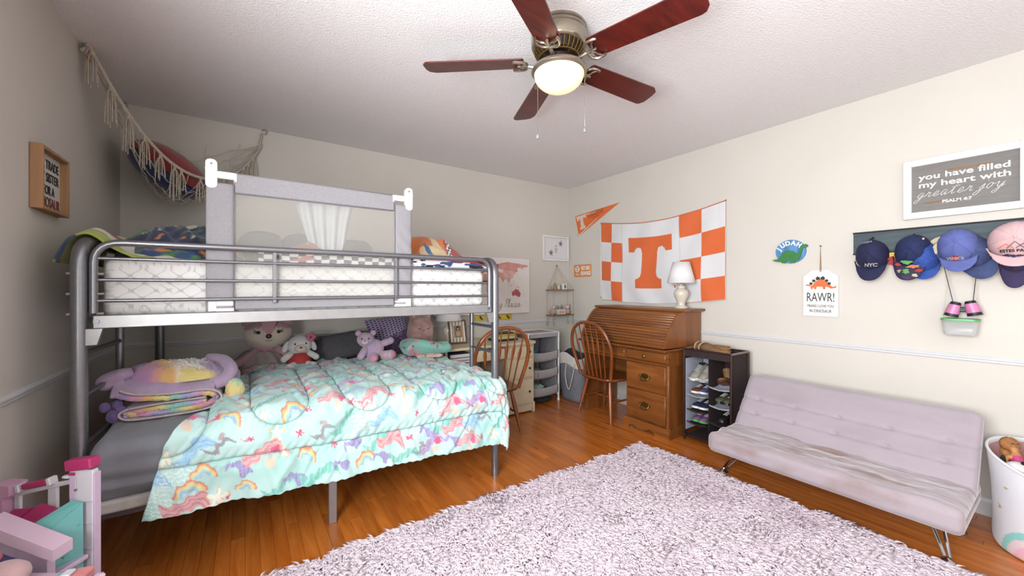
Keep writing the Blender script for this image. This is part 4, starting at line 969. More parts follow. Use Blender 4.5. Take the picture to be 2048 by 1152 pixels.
def bag(z0, z1, m, name, s0=0, inset=0.0, amp=.012):
    n = 64; k = 12; A = np.linspace(0, 2 * PI, n, endpoint=False); S = np.linspace(z0, z1, k)
    a, z = np.meshgrid(A, S, indexing='ij'); q = 4.0
    c, s_ = np.cos(a), np.sin(a); r_ = 1 / (np.abs(c) ** q + np.abs(s_) ** q) ** (1 / q)
    wx = (.165 + .045 * z / .5) - inset; wy = (.16 + .05 * z / .5) - inset
    x = r_ * c * wx * (1 - .02 * np.sin(5 * z * 4)); y = r_ * s_ * wy
    x = x + amp * np.sin(3 * a + 6 * z) * (z / .5); y = y + amp * np.cos(2 * a + 5 * z) * (z / .5)
    zz = z + (z / .5) * .03 * np.cos(4 * a + .5) * (z > .3)
    return cloth(name, x, y, zz, m, bk, w=False, wrap=True, solid=.003)
bag(.004, .385, 'basket_grey', 'body'); bag(.385, .50, 'basket_white', 'rim_band'); bag(.30, .498, 'basket_lining', 'lining', inset=.008)
B().tube(spline([(-.195, -.12, .42), (-.222, -.11, .28), (-.225, -.07, .16), (-.225, -.04, .16), (-.222, .0, .28), (-.198, .01, .42)], 6), .006, 8).obj('rope_handle', 'rope', bk)
for k, (x, y, z, m, lb) in enumerate(((-.05, -.05, .36, 'dark_cloth', 'black clothes heaped in the grey laundry basket'), (.07, .06, .35, 'white_cloth', 'white clothes at the back of the grey laundry basket'))):
    lump('heaped_clothes', lb, 'clothes', (3.055 + x, 3.13 + y, z), (.09, .085, .06), m, 30 + k)

# ------------------------------------------------------------------ shoe rack
rk = thing('shoe_organiser', 'dark brown fabric shoe organiser between desk and sofa', 'shoe rack', (2.925, 1.630, 0), R(-90))
mat('rack_brown', '#2b1a1c', 0.85, var=0.1, bump=0.15); mat('rack_tube', '#3a2522', 0.4, 0.3); mat('rack_lining', '#aeb4c4', 0.9, var=0.06); mat('rack_tube_light', '#8b7b70', 0.35, 0.4)
wd, dp, ht = .37, .26, .73
for sx in (-1, 1):
    for y in (0, dp): B().cyl((sx * wd / 2, y, 0), (sx * wd / 2, y, ht), .009, n=10).obj('leg', 'rack_tube', rk)
    B().box((sx * (wd / 2 - .006), dp / 2, ht / 2 + .03), (.003, dp - .02, ht - .08)).obj('side_cloth', 'rack_brown', rk)
    B().cyl((sx * wd / 2, 0, ht), (sx * wd / 2, dp, ht), .009, n=10).obj('side_bar', 'rack_tube_light', rk)
for y in (0, dp):
    for z in (ht, .04): B().cyl((-wd / 2, y, z), (wd / 2, y, z), .0088, n=10).obj('cross_bar', 'rack_tube', rk)
B().box((0, -.004, ht - .030), (wd - .01, .005, .05), .001).obj('front_valance', 'rack_brown', rk)
B().box((0, dp - .004, ht / 2 + .02), (wd - .02, .003, ht - .06)).obj('back_cloth', 'rack_brown', rk)
B().box((0, dp / 2, ht - .045), (wd - .02, dp - .02, .003)).obj('tray_cloth', 'rack_brown', rk)
B().box((0, dp / 2, .04), (wd - .02, dp - .01, .003)).obj('floor_cloth', 'rack_brown', rk)
B().box((.012, dp / 2, ht / 2), (.003, dp - .02, ht - .09)).obj('divider', 'rack_brown', rk)
B().box((-wd / 2 + .016, dp / 2 - .01, .37), (.003, dp - .02, .57)).obj('lining', 'rack_lining', rk)
B().box((-.08, dp - .012, .37), (.17, .003, .57)).obj('lining', 'rack_lining', rk)
tiers = [(-.082, .50, 'rack_lining'), (-.082, .37, 'rack_lining'), (-.082, .25, 'rack_brown'), (-.082, .15, 'rack_brown'), (.098, .46, 'rack_lining'), (.098, .32, 'rack_lining'), (.098, .19, 'rack_brown'), (.098, .07, 'rack_lining')]
for (x, z, m) in tiers:
    u, v = np.meshgrid(np.linspace(-1, 1, 12), np.linspace(0, 1, 12), indexing='ij')
    cloth('sling', x + u * .076, .002 + v * (dp - .02), z + .055 * v - .028 * np.sin(PI * v) - .010 * (1 - u ** 2) * (1 - v), m, rk, w=False, solid=.002)
    B().tube([(x - .076, 0, z + .004), (x, 0, z - .008), (x + .076, 0, z + .004)], .005, 6).obj('sling_edge', 'rack_brown' if m == 'rack_brown' else 'sorter_grey', rk)
def shoe(name, label, x, y, z, up, sole, s=1.0, boot=False, tilt=-10, rz=0, roll=0):
    """local: toe towards -y, stands at z"""
    t = thing(name, label, 'boot' if boot else 'shoe', (2.925 + y, 1.630 - x, z), R(-90 + rz), 'shoes in the organiser')
    M = Matrix.Rotation(R(tilt), 4, 'X') @ Matrix.Rotation(R(roll), 4, 'Y') @ Matrix.Diagonal((s, s, s, 1))
    st_ = [(-.100, .018, .012, .030), (-.085, .032, .010, .042), (-.05, .036, .008, .052), (-.01, .032, .008, .066), (.03, .030, .008, .078), (.07, .032, .008, .082), (.095, .028, .010, .080), (.105, .016, .014, .070)]
    vs = []; fs = []; n = 12
    for (y_, w_, zb, zt) in st_:
        for k in range(n): a = 2 * PI * k / n; vs.append((w_ * math.cos(a), y_, (zb + zt) / 2 + (zt - zb) / 2 * math.sin(a)))
    for i in range(len(st_) - 1): fs += [(i * n + k, i * n + (k + 1) % n, (i + 1) * n + (k + 1) % n, (i + 1) * n + k) for k in range(n)]
    fs += [tuple(range(n)), tuple((len(st_) - 1) * n + k for k in range(n))[::-1]]
    b = B(M).add(vs, fs)
    if boot: b.lathe([(.032, .05), (.034, .09), (.036, .14), (.038, .165)], (0, .065, 0), 14)
    b.obj('upper', up, t, smooth=60)
    B(M).lathe([(.024, 0), (.026, .004), (.020, .006), (.018, -.01)], (0, .058, .084 if not boot else .166), 12).obj('collar', 'dark_cloth', t)
    sp = [(p[0], p[1]) for p in spline([(-.022, -.106, 0), (.022, -.106, 0), (.040, -.06, 0), (.034, 0, 0), (.034, .08, 0), (.018, .112, 0), (-.018, .112, 0), (-.034, .08, 0), (-.034, 0, 0), (-.040, -.06, 0)], 3, closed=True)]
    q = len(sp); B(M).add([(p[0], p[1], 0) for p in sp] + [(p[0] * .98, p[1] * .98, .018) for p in sp], [tuple(range(q))[::-1], tuple(range(q, 2 * q))] + [(i, (i + 1) % q, q + (i + 1) % q, q + i) for i in range(q)]).obj('sole', sole, t, smooth=30)
    if not boot:
        lc = B(M)
        for k in range(4): lc.tube([(-.016, -.035 + .02 * k, .058 + .007 * k), (0, -.037 + .02 * k, .064 + .007 * k), (.016, -.035 + .02 * k, .058 + .007 * k)], .0022, 5)
        lc.obj('laces', 'white_cloth', t)
mat('suede_grey', '#9a968c', 0.9, var=0.12); mat('tan_leather', '#8a6440', 0.7, var=0.15); mat('olive', '#56583f', 0.8, var=0.1); mat('brown_leather', '#6e3a1f', 0.5); mat('blue_shoe', '#33558f', 0.7, c2='#a05070', scale=40)
sole_w = mat('sole_white', '#e2e2e0', 0.6)
for k, (x, y, z, up, so_, nm, lb, kw) in enumerate([
    (-.112, .10, .510, 'suede_grey', 'sole_white', 'sneaker', 'grey sneaker with white sole at the left of the top sling', dict(tilt=12)),
    (-.045, .11, .510, 'suede_grey', 'sole_white', 'sneaker', 'grey sneaker with white sole beside its twin, nearer the divider', dict(tilt=12)),
    (-.100, .07, .380, 'brown_leather', 'sole_white', 'loafer', 'brown loafer under the grey sneakers', dict(s=.8)),
    (-.050, .09, .380, 'denim', 'sole_white', 'canvas_shoe', 'blue canvas shoe beside the brown loafer', dict(s=.8)),
    (-.105, .10, .255, 'navy', 'sole_white', 'slip_on_shoe', 'navy slip on shoe left in the third sling', dict(s=.85)),
    (-.050, .10, .255, 'navy', 'sole_white', 'slip_on_shoe', 'navy slip on shoe right in the third sling', dict(s=.85)),
    (-.100, .09, .152, 'blue_shoe', 'lime', 'running_shoe', 'colourful running shoe left in the fourth sling', dict(s=.85)),
    (-.045, .09, .152, 'blue_shoe', 'lime', 'running_shoe', 'colourful running shoe right in the fourth sling', dict(s=.85)),
    (.085, .12, .475, 'tan_leather', 'brown_leather', 'ankle_boot', 'tan ankle boot lying in the top right sling', dict(boot=True, tilt=-25, roll=-18, s=.85)),
    (.068, .12, .330, 'olive', 'black', 'rain_boot', 'olive shoe left in the second sling on the right', dict(s=.9)),
    (.128, .12, .330, 'olive', 'black', 'rain_boot', 'olive shoe right in the second sling on the right', dict(s=.9)),
    (.098, .11, .195, 'black', 'black', 'dress_shoe', 'black dress shoe in the third sling on the right', dict(s=.9)),
    (.095, .12, .078, 'suede_grey', 'sole_white', 'slipper', 'pale slipper in the lowest sling on the right', dict(s=.95))]):
    shoe(nm, lb, x, y, z, up, so_, **kw)
def top_boot(label, x, y, rz, s):
    t = thing('suede_boot', label, 'boot', (2.925 + y, 1.63 - x, ht - .035), R(-90 + rz), 'boots on the shoe organiser')
    M = Matrix.Translation((0, 0, .036 * s)) @ Matrix.Rotation(R(90), 4, 'Y') @ Matrix.Diagonal((s, s, s, 1))
    st_ = [(-.135, .010, .020), (-.12, .026, .030), (-.07, .034, .036), (-.02, .036, .042), (.03, .036, .046), (.09, .040, .048), (.15, .044, .050)]
    vs = []; fs = []; n = 14
    for (y_, w_, h_) in st_:
        for k in range(n): a = 2 * PI * k / n; vs.append((w_ * math.cos(a), y_, h_ * math.sin(a)))
    for i in range(len(st_) - 1): fs += [(i * n + k, i * n + (k + 1) % n, (i + 1) * n + (k + 1) % n, (i + 1) * n + k) for k in range(n)]
    fs += [tuple(range(n))]
    B(M).add(vs, fs).obj('upper', mat('boot_suede', '#8d6c4c', 0.95, var=0.15, scale=40, bump=0.2), t, smooth=60, solid=.003)
    B(M).tube([(.046 * math.cos(2 * PI * k / 18), .148, .052 * math.sin(2 * PI * k / 18)) for k in range(18)], .007, 6, closed=True).obj('cuff', mat('boot_fleece', '#b7a283', 0.95, bump=0.3), t)
    B(M).box((-.034, -.06, 0), (.010, .13, .062), .004).obj('sole', mat('boot_sole', '#9c6f3c', 0.7), t)
top_boot('tan suede boot lying in front on the shoe organiser', .03, .09, 62, 1.0)
top_boot('tan suede boot lying behind on the shoe organiser', -.03, .17, 84, .95)

# ------------------------------------------------------------------ sofa
def stained(name, c, stain, amt):
    m, nt, b, N, L = base(name)
    tc = N('ShaderNodeTexCoord'); n1 = N('ShaderNodeTexNoise'); n1.inputs['Scale'].default_value = 5; n1.inputs['Detail'].default_value = 6
    mp = N('ShaderNodeMapping'); mp.inputs['Scale'].default_value = (.6, 2.2, 1); L(tc.outputs['Object'], mp.inputs[0]); L(mp.outputs[0], n1.inputs['Vector'])
    cr = N('ShaderNodeValToRGB'); cr.color_ramp.elements[0].position = .48; cr.color_ramp.elements[1].position = .70; cr.color_ramp.elements[1].color = (amt, amt, amt, 1)
    L(n1.outputs[0], cr.inputs[0]); mx = N('ShaderNodeMixRGB'); mx.inputs[1].default_value = lin(c); mx.inputs[2].default_value = lin(stain)
    L(cr.outputs[0], mx.inputs[0]); L(mx.outputs[0], b.inputs['Base Color']); b.inputs['Roughness'].default_value = .85; b.inputs['Sheen Weight'].default_value = .5; b.inputs['Sheen Roughness'].default_value = .4
    n2 = N('ShaderNodeTexNoise'); n2.inputs['Scale'].default_value = 260; L(tc.outputs['Object'], n2.inputs['Vector']); bp = N('ShaderNodeBump'); bp.inputs['Strength'].default_value = .12; bp.inputs['Distance'].default_value = .005
    L(n2.outputs[0], bp.inputs['Height']); L(bp.outputs[0], b.inputs['Normal']); return m
stained('velvet', '#aca0a8', '#9d9198', .5); stained('velvet_seat', '#a99ca2', '#8d746c', .95)
def cushion(name, m, parent, x0, x1, y0, y1, z0, z1, r, xf=None, disp=None, nx=130, k=16, lbl=None):
    """a padded slab: rounded section in local y,z swept along x, its ends rounded; xf maps the points"""
    st_ = [(x0 + .012, .5), (x0 + .004, .055), (x0, .035), (x0 + .006, .014), (x0 + .018, .004), (x0 + .035, 0)]
    en = [(x0 + x1 - a, i) for a, i in st_[::-1]]
    S = st_ + [(x, 0) for x in np.linspace(x0 + .045, x1 - .045, nx)] + en
    rows = []
    hy, hz = (y1 - y0) / 2, (z1 - z0) / 2
    for x, ins in S:
        ins = min(ins, min(hy, hz) - .004); rr_ = max(.002, r - ins)
        pts = []
        # dense rounded rectangle
        q = rrect(y0 + ins, z0 + ins, y1 - ins, z1 - ins, min(rr_, hz - ins - .001), 5)
        n = len(q); per = []
        for i in range(n):
            a, c = q[i], q[(i + 1) % n]; L_ = math.hypot(c[0] - a[0], c[1] - a[1]); sub_ = k if i % 6 == 5 else 1
            for j in range(sub_): per.append((a[0] + (c[0] - a[0]) * j / sub_, a[1] + (c[1] - a[1]) * j / sub_))
        rows.append([(x, p[0], p[1]) for p in per])
    A = np.array(rows)
    if disp is not None: A = disp(A)
    if xf is not None:
        M = np.array(xf); A = A @ M[:3, :3].T + M[:3, 3]
    A = np.concatenate([A, A[:, :1]], 1)
    return cloth(name, A[..., 0], A[..., 1], A[..., 2], m, parent, w=False, smooth=180, label=lbl)
sf = thing('futon_sofa', 'low mauve velvet futon sofa on chrome legs along the right wall', 'sofa', (2.47, .825, 0), R(-90))
def dseat(A):
    x, y, z = A[..., 0], A[..., 1], A[..., 2]; top = z > .27
    wob = .012 * vnoise(x * 6, y * 0, 4) + .006 * vnoise(x * 17, y * 0, 9)
    d = np.zeros_like(z)
    for y0_ in (.105, .205, .300): d -= .011 * np.exp(-((y - y0_ - wob - .006 * vnoise(x * 9, x * 0 + y0_ * 50, 2)) / .008) ** 2)
    d += .007 * vnoise(x * 9, y * 18, 5) + .004 * vnoise(x * 24, y * 30, 6)
    A[..., 2] = z + np.where(top, d, 0); A[..., 1] = y + np.where(y < .03, .004 * vnoise(x * 7, z * 20, 8), 0); return A
cushion('seat_cushion', 'velvet_seat', sf, -.55, .55, 0, .50, .165, .285, .038, None, dseat, 170, 44)
def dback(A):
    x, y, z = A[..., 0], A[..., 1], A[..., 2]; fr_ = z > .04   # local slab: z is thickness, front is +z
    d = np.zeros_like(z)
    for (yc) in (.13, .235):
        d -= .010 * np.exp(-((y - yc - .006 * vnoise(x * 5, x * 0, 3)) / .009) ** 2) * (.45 + .55 * np.cos(x * 2 * PI / .22) ** 2)
        for xc in np.arange(-.44, .45, .22): d -= .010 * np.exp(-(((x - xc) / .016) ** 2 + ((y - yc) / .012) ** 2))
    d += .004 * vnoise(x * 7, y * 9, 7)
    A[..., 2] = z + np.where(fr_, d, 0); return A
th = R(53)   # the back leans away from the seat
MB = Matrix.Translation((0, .325, .262)) @ Matrix.Rotation(th, 4, 'X') @ Matrix.Translation((0, 0, -.09))
cushion('back_cushion', 'velvet', sf, -.55, .55, 0, .428, 0, .09, .036, MB, dback, 170, 40)
B().box((0, .42, .20), (1.0, .05, .10), .01).obj('hinge_bar', 'black', sf)
for (xt, xf_, yf_) in ((-.44, -.515, .150), (.44, .487, .105)):
    b = B()
    for dx in (-.012, .012): b.tube(spline([(xt + dx * 2.2, .20, .168), (xt + dx * 1.8, .19, .14), (xf_ + dx * .7, yf_ + .01, .02)], 4), .0065, 8)
    lg = b.obj('leg', 'chrome', sf)
    B().lathe([(.024, 0), (.026, .005), (.022, .011), (.010, .016), (.004, .022)], (xf_, yf_, 0), 18).obj('foot', 'chrome', lg)
for xt in (-.44, .44):
    lg = B().tube([(xt, .40, .168), (xt * 1.1, .47, .012)], .008, 8).obj('leg', 'chrome', sf); B().lathe([(.022, 0), (.024, .005), (.020, .011), (.006, .016)], (xt * 1.1, .472, 0), 16).obj('foot', 'chrome', lg)

# ------------------------------------------------------------------ shaggy rug
rg = thing('shag_rug', 'shaggy pale lilac rug on the wooden floor', 'rug', (1.30, 1.0, 0))
RX0, RX1, RY0, RY1 = .02, 2.535, .02, 1.925
U, V = np.meshgrid(np.linspace(0, 1, 60), np.linspace(0, 1, 50), indexing='ij')
cloth('backing', RX0 + .02 + U * (RX1 - RX0 - .04), RY0 + .02 + V * (RY1 - RY0 - .04), .004 + .004 * np.minimum(1, 40 * np.minimum(U * (1 - U), V * (1 - V))), mat('rug_back', '#d9ccd4', 0.95), rg, solid=.003)
NR = 84000
px = RX0 + .012 + rng.random(NR) * (RX1 - RX0 - .024); py = RY0 + .012 + rng.random(NR) * (RY1 - RY0 - .024)
# rounded far corner
dm = vnoise(px * 2.2, py * 2.2, 11) + .6 * vnoise(px * 5, py * 5, 12)
ang = 2 * PI * (vnoise(px * 4.5, py * 4.5, 13) * .22 + vnoise(px * 13, py * 13, 14) * .25) + rng.normal(0, .7, NR) + 3.9
ln_ = .034 + .016 * rng.random(NR); lean_ = .85 + .45 * rng.random(NR)
hx, hy = np.cos(ang), np.sin(ang); wdt = (.0030 + .0022 * rng.random(NR))
sxd, syd = -hy * wdt, hx * wdt
z0 = .007 + rng.random(NR) * .008
def pt(f, h): return np.stack([px + hx * ln_ * lean_ * f, py + hy * ln_ * lean_ * f, z0 + ln_ * h * (1.25 - .55 * lean_)], -1)
a0, a1, a2 = pt(0, 0), pt(.35, .62), pt(1.0, .80)
# each tuft is a tapering three sided strand
side_ = np.stack([sxd, syd, 0 * sxd], -1); up_ = np.stack([-hx * wdt * .55, -hy * wdt * .55, wdt * .85], -1)
tri_ = [side_ * 1.0 - up_ * .5, -side_ * 1.0 - up_ * .5, up_]
vv = np.stack([a0 + q_ for q_ in tri_] + [a1 + q_ * 1.15 for q_ in tri_] + [a2], 1).reshape(-1, 3) - np.array(LOC[rg.name])
bi = (np.arange(NR) * 7)[:, None]
quad = np.concatenate([bi + np.array([[0, 1, 4, 3]]), bi + np.array([[1, 2, 5, 4]]), bi + np.array([[2, 0, 3, 5]])], 0); tri = np.concatenate([bi + np.array([[3, 4, 6]]), bi + np.array([[4, 5, 6]]), bi + np.array([[5, 3, 6]])], 0)
me = bpy.data.meshes.new('pile'); me.vertices.add(len(vv)); me.vertices.foreach_set('co', vv.astype(np.float32).ravel())
idx = np.concatenate([quad.ravel(), tri.ravel()]).astype(np.int32); me.loops.add(len(idx)); me.loops.foreach_set('vertex_index', idx)
ls = np.concatenate([np.arange(3 * NR) * 4, 12 * NR + np.arange(3 * NR) * 3]).astype(np.int32); me.polygons.add(6 * NR); me.polygons.foreach_set('loop_start', ls); me.update(calc_edges=True)
ca, cb, cc = L3('#fff4fa') * 1.15, L3('#f8e6f0') * 1.12, L3('#c4a2b6')
w1 = np.clip(.5 + .3 * rng.normal(0, 1, NR) - .15 * dm, 0, 1)[:, None]; w2 = np.clip((dm - .45) * .7 + rng.normal(0, .15, NR), 0, 1)[:, None]
cl_ = (cb * (1 - w1) + ca * w1) * (1 - w2 * .85) + cc * w2 * .85
cv = np.repeat(np.concatenate([cl_, np.ones((NR, 1))], 1), 7, 0); at = me.color_attributes.new('Col', 'FLOAT_COLOR', 'POINT'); at.data.foreach_set('color', cv.astype(np.float32).ravel())
def pile_mat():
    m, nt, b, N, L = base('rug_pile'); out = nt.nodes['Material Output']; at = N('ShaderNodeAttribute'); at.attribute_name = 'Col'
    d = N('ShaderNodeBsdfDiffuse'); t = N('ShaderNodeBsdfTranslucent'); mx = N('ShaderNodeMixShader'); mx.inputs[0].default_value = .38
    L(at.outputs['Color'], d.inputs[0]); L(at.outputs['Color'], t.inputs[0]); L(d.outputs[0], mx.inputs[1]); L(t.outputs[0], mx.inputs[2]); L(mx.outputs[0], out.inputs[0]); return m
fin('pile', me, pile_mat(), rg, 180, kind='stuff')

# ------------------------------------------------------------------ toy bin
bn_ = thing('toy_bin', 'white fabric toy bin with a pastel rainbow by the sofa', 'bin', (3.035, .030, 0))
n, k = 150, 90
A, S = np.meshgrid(np.linspace(0, 2 * PI, n, endpoint=False), np.linspace(0, 1, k), indexing='ij')
r_ = .222 + .012 * S + .006 * np.sin(3 * A + 2) * S + .010 * np.sin(PI * S) * np.sin(2 * A + 1) - .012 * np.exp(-S / .04)
x = r_ * np.cos(A); y = r_ * np.sin(A); hgt = .395 + .065 * np.cos(A - 1.0); z = .003 + S * hgt + .004 * vnoise(A * 3, S * 6, 3) * S
col = np.zeros((n, k, 3)); col[:] = L3('#e3e3ea')
ac = R(157)  # rainbow faces the sofa and rug
dx = (np.angle(np.exp(1j * (A - ac)))) * .23; dz = z - .0; rd = np.hypot(dx, dz)
for (ra, rb, c) in ((.105, .135, '#8fd3cc'), (.075, .105, '#e8d3d8'), (.045, .075, '#efb6c8'), (.0, .045, '#f0cf7e')): col[(rd >= ra) & (rd < rb)] = L3(c)
def star_mask(dx, dz, r, p=5, ph=0.0):
    a = np.arctan2(dz, dx) + ph; d = np.hypot(dx, dz); return d < r * (.62 + .38 * np.cos(p * a))
for (da, zc) in ((.06, .235), (-.10, .30), (.14, .36), (-.03, .40), (-.14, .2)): col[star_mask(dx - da, z - zc, .012)] = L3('#b79a55')
cloth('bin_wall', x, y, z, printed('bin_print', 0.9, 0.2, 0.2), bn_, col, w=False, wrap=True, solid=.004)
B().tube([(.236 * math.cos(a), .236 * math.sin(a), .400 + .065 * math.cos(a - 1.0)) for a in [2 * PI * q / 60 for q in range(60)]], .006, 8, closed=True).obj('rim', 'white_cloth', bn_)
cloth('bin_lining', x * .968, y * .968, .10 + (z - .003) * .76, mat('bin_pink', '#c99a98', 0.9), bn_, None, w=False, wrap=True)
B().lathe([(.21, .006), (.21, .010), (0, .010)], n=40).obj('bin_floor', 'white_cloth', bn_)
mat('skin_tan', '#c98a52', 0.55, var=0.03); mat('hair_blond', '#a86f3a', 0.7, var=0.3, scale=60, bump=0.5, bscale=90); mat('skin_pale', '#d8a98c', 0.55, var=0.03); mat('toy_black', '#1b1c1e', 0.95, var=0.2, bump=0.3); mat('toy_blue', '#2f7fae', 0.4); mat('hot_pink', '#c8437c', 0.45)
def doll(label, c, tilt, skin, hair, dress, rz=0, s=1.0):
    t = thing('fashion_doll', label, 'doll', c, rz); M = Matrix.Rotation(tilt, 4, 'X') @ Matrix.Diagonal((s, s, s, 1))
    # one body: torso, neck, head, arms grown from joints
    me = bpy.data.meshes.new('body')
    J = [(0, 0, 0), (0, 0, .05), (0, 0, .085), (0, 0, .105), (0, -.004, .135), (0.035, 0, .08), (.055, -.02, .045), (.06, -.05, .02), (-.035, 0, .08), (-.055, -.01, .045), (-.06, -.03, .01), (.018, 0, -.05), (.02, 0, -.13), (-.018, 0, -.05), (-.02, 0, -.13)]
    Ed = [(0, 1), (1, 2), (2, 3), (3, 4), (2, 5), (5, 6), (6, 7), (2, 8), (8, 9), (9, 10), (0, 11), (11, 12), (0, 13), (13, 14)]
    Rr = [.022, .020, .018, .009, .024, .010, .008, .006, .010, .008, .006, .016, .010, .016, .010]
    me.from_pydata([M @ Vector(p) for p in J], Ed, [])
    o = fin('body', me, skin, t, 0); md = o.modifiers.new('skin', 'SKIN'); 
    for q, r0 in enumerate(Rr): me.skin_vertices[0].data[q].radius = (r0 * s, r0 * s)
    me.skin_vertices[0].data[0].use_root = True
    sb = o.modifiers.new('sub', 'SUBSURF'); sb.levels = 2; sb.render_levels = 2
    B(M).ell((0, .012, .148), (.034, .030, .034), nu=18, nv=12, amp=.12, seed=3).ell((0, .034, .10), (.034, .018, .055), nu=16, nv=12, amp=.18, seed=5).obj('hair', hair, t, smooth=180)
    for sx in (-1, 1): B(M).ell((sx * .009, -.0265, .140), (.004, .002, .003), nu=8, nv=6).obj('eye', 'ink', t)
    B(M).ell((0, -.027, .122), (.005, .002, .002), nu=8, nv=6).obj('mouth', 'hot_pink', t)
    B(M).lathe([(.024, .085), (.025, .05), (.022, .02), (.032, -.02), (.046, -.06)], n=18).obj('dress', dress, t, solid=.001)
doll('blond doll in a pink dress leaning on the rim of the toy bin', (2.985, .150, .345), R(-35), 'skin_tan', 'hair_blond', 'hot_pink', R(-60), 1.0)
doll('tan doll slumped forward among the toys in the bin', (2.935, .070, .330), R(35), 'skin_tan', 'hair_blond', 'toy_blue', R(-120), 1.15)
pn_ = thing('plush_puppy', 'black and white plush puppy in the toy bin', 'plush toy', (2.96, .13, .33))
B().ell((0, 0, 0), (.075, .07, .06), nu=20, nv=12, amp=.08).obj('body', 'toy_black', pn_, smooth=180); B().ell((-.045, .035, .055), (.045, .045, .04), nu=18, nv=12, amp=.06).obj('head', 'white_cloth', pn_, smooth=180)
for sx in (-1, 1): B().ell((-.03 + sx * .02, .05 + sx * .03, .075), (.014, .010, .028), nu=10, nv=8).obj('ear', 'toy_black', pn_, smooth=180)
for k, (x, y, m, lb) in enumerate(((3.10, .05, 'toy_blue', 'blue toy ball in the toy bin'), (3.08, -.08, 'toy_pink', 'pink toy ball in the toy bin'), (2.98, -.06, 'cream_cloth', 'cream toy ball in the toy bin'))):
    tt = thing('toy_ball', lb, 'ball', (x, y, .30)); B().ell((0, 0, 0), (.062, .062, .062)).obj('ball', m, tt, smooth=180); B().lathe([(.0625, -.006), (.0632, 0), (.0625, .006)], n=24).obj('band', 'white_cloth', tt)
lump('toy_clothes', 'tangle of doll clothes under the toys in the bin', 'doll clothes', (3.03, .03, .19), (.19, .19, .09), mat('doll_cloth', '#a8788a', 0.9, c2='#c9bda8', scale=14), 44, .2)

# ------------------------------------------------------------------ bunk bed
BX, BY = .40, 2.80
bed = thing('bunk_bed', 'grey metal bunk bed with wide lower bunk in the back corner', 'bunk bed', (BX, BY, 0))
hx_ = lambda y: -.525 + .055 * (y - 2.16) / 1.29
def bend(p, q, r, c, n=6):
    """quarter bend from p to q round corner c"""
    P, Q, Cn = Vector(p), Vector(q), Vector(c); return [(P * (1 - t) ** 2 + Cn * 2 * t * (1 - t) + Q * t * t) for t in [k / n for k in range(n + 1)]]
for fx in (lambda y: hx_(y), lambda y: 1.342):
    yb = 3.45; zt = 1.402
    pts = [(fx(2.16), 2.16, 0), (fx(2.16), 2.16, .6)] + bend((fx(2.16), 2.16, zt - .11), (fx(2.27), 2.27, zt), 0, (fx(2.16), 2.16, zt)) + bend((fx(yb - .11), yb - .11, zt), (fx(yb), yb, zt - .11), 0, (fx(yb), yb, zt)) + [(fx(yb), yb, 0)]
    B().tube(pts, .0245, 18).obj('end_frame', 'steel', bed, w=True)
    for z in (.42, 1.09, 1.26): B().cyl((fx(2.18), 2.18, z), (fx(3.43), 3.43, z), .012, n=12).obj('end_rail', 'steel', bed, w=True)
    ym = 2.636 if fx(2) < 0 else 2.476
    B().cyl((fx(ym), ym, .42), (fx(ym), ym, 1.09), .0155, n=14).obj('ladder_upright', 'steel', bed, w=True)
    for z in (.60, .80, .965): B().cyl((fx(2.16), 2.16, z), (fx(ym), ym, z - .0), .0105, n=12).obj('ladder_rung', 'steel', bed, w=True)
for y in (2.163, 3.30): B().box((.412, y, 1.088), (1.80, .022, .052), .003).obj('side_rail', 'steel_light', bed, w=True)
for (x, s_) in ((-.487, 1), (1.300, -1)):
    B().prism([(x - .022, 1.062), (x + .028 * s_ + .0, 1.062), (x + .012 * s_, 1.000), (x - .022, 1.000)] if s_ > 0 else [(x - .028, 1.062), (x + .022, 1.062), (x + .022, 1.000), (x - .010, 1.000)], 2.146, 2.172).obj('bracket', 'steel_light', bed, w=True, smooth=0)
    B().cyl((x + .01 * s_, 2.152, 1.09), (x + .01 * s_, 2.146, 1.09), .009, n=12).obj('bolt', 'steel', bed, w=True)
xl, xr, zt = -.487, 1.300, 1.400
gp = [(xl, 2.16, 1.122)] + bend((xl, 2.16, zt - .085), (xl + .085, 2.16, zt), 0, (xl, 2.16, zt)) + bend((xr - .085, 2.16, zt), (xr, 2.16, zt - .085), 0, (xr, 2.16, zt)) + [(xr, 2.16, 1.10)]
B().tube(gp, .0135, 14).obj('guard_frame', 'steel', bed, w=True)
for z in (1.336, 1.252, 1.170): B().cyl((xl, 2.16, z), (xr, 2.16, z), .0072, n=10).obj('guard_bar', 'steel', bed, w=True)
for x in (.113, .692): B().box((x, 2.162, 1.275), (.016, .012, .25), .001).obj('guard_upright', 'steel', bed, w=True)
for z in (1.275, 1.197, 1.12):
    for x in (-.550, -.470): B().cyl((x - .008, 2.158, z), (x + .012, 2.158, z), .005, n=8).obj('bolt', 'steel_light', bed, w=True)
B().tube([(xl + .01, 3.30, 1.12), (xl + .01, 3.30, 1.38), (xr - .01, 3.30, 1.38), (xr - .01, 3.30, 1.12)], .0125, 10).obj('guard_frame', 'steel', bed, w=True)
for k in range(11): B().box((-.42 + .166 * k, 2.73, 1.083), (.045, 1.12, .012)).obj('slat', 'steel', bed, w=True)
for y in (2.19, 3.44): B().box((.41, y, .325), (1.80, .026, .045), .003).obj('lower_side_rail', 'steel', bed, w=True)
B().box((.41, 2.82, .325), (1.80, .03, .03)).obj('centre_rail', 'steel', bed, w=True)
for k in range(12): B().box((-.44 + .154 * k, 2.815, .352), (.04, 1.25, .010)).obj('slat', 'steel', bed, w=True)
for (x, y) in ((.373, 2.20), (.373, 2.82), (.373, 3.43)): B().box((x, y, .155), (.038, .022, .31), .002).obj('centre_leg', 'steel_light', bed, w=True)

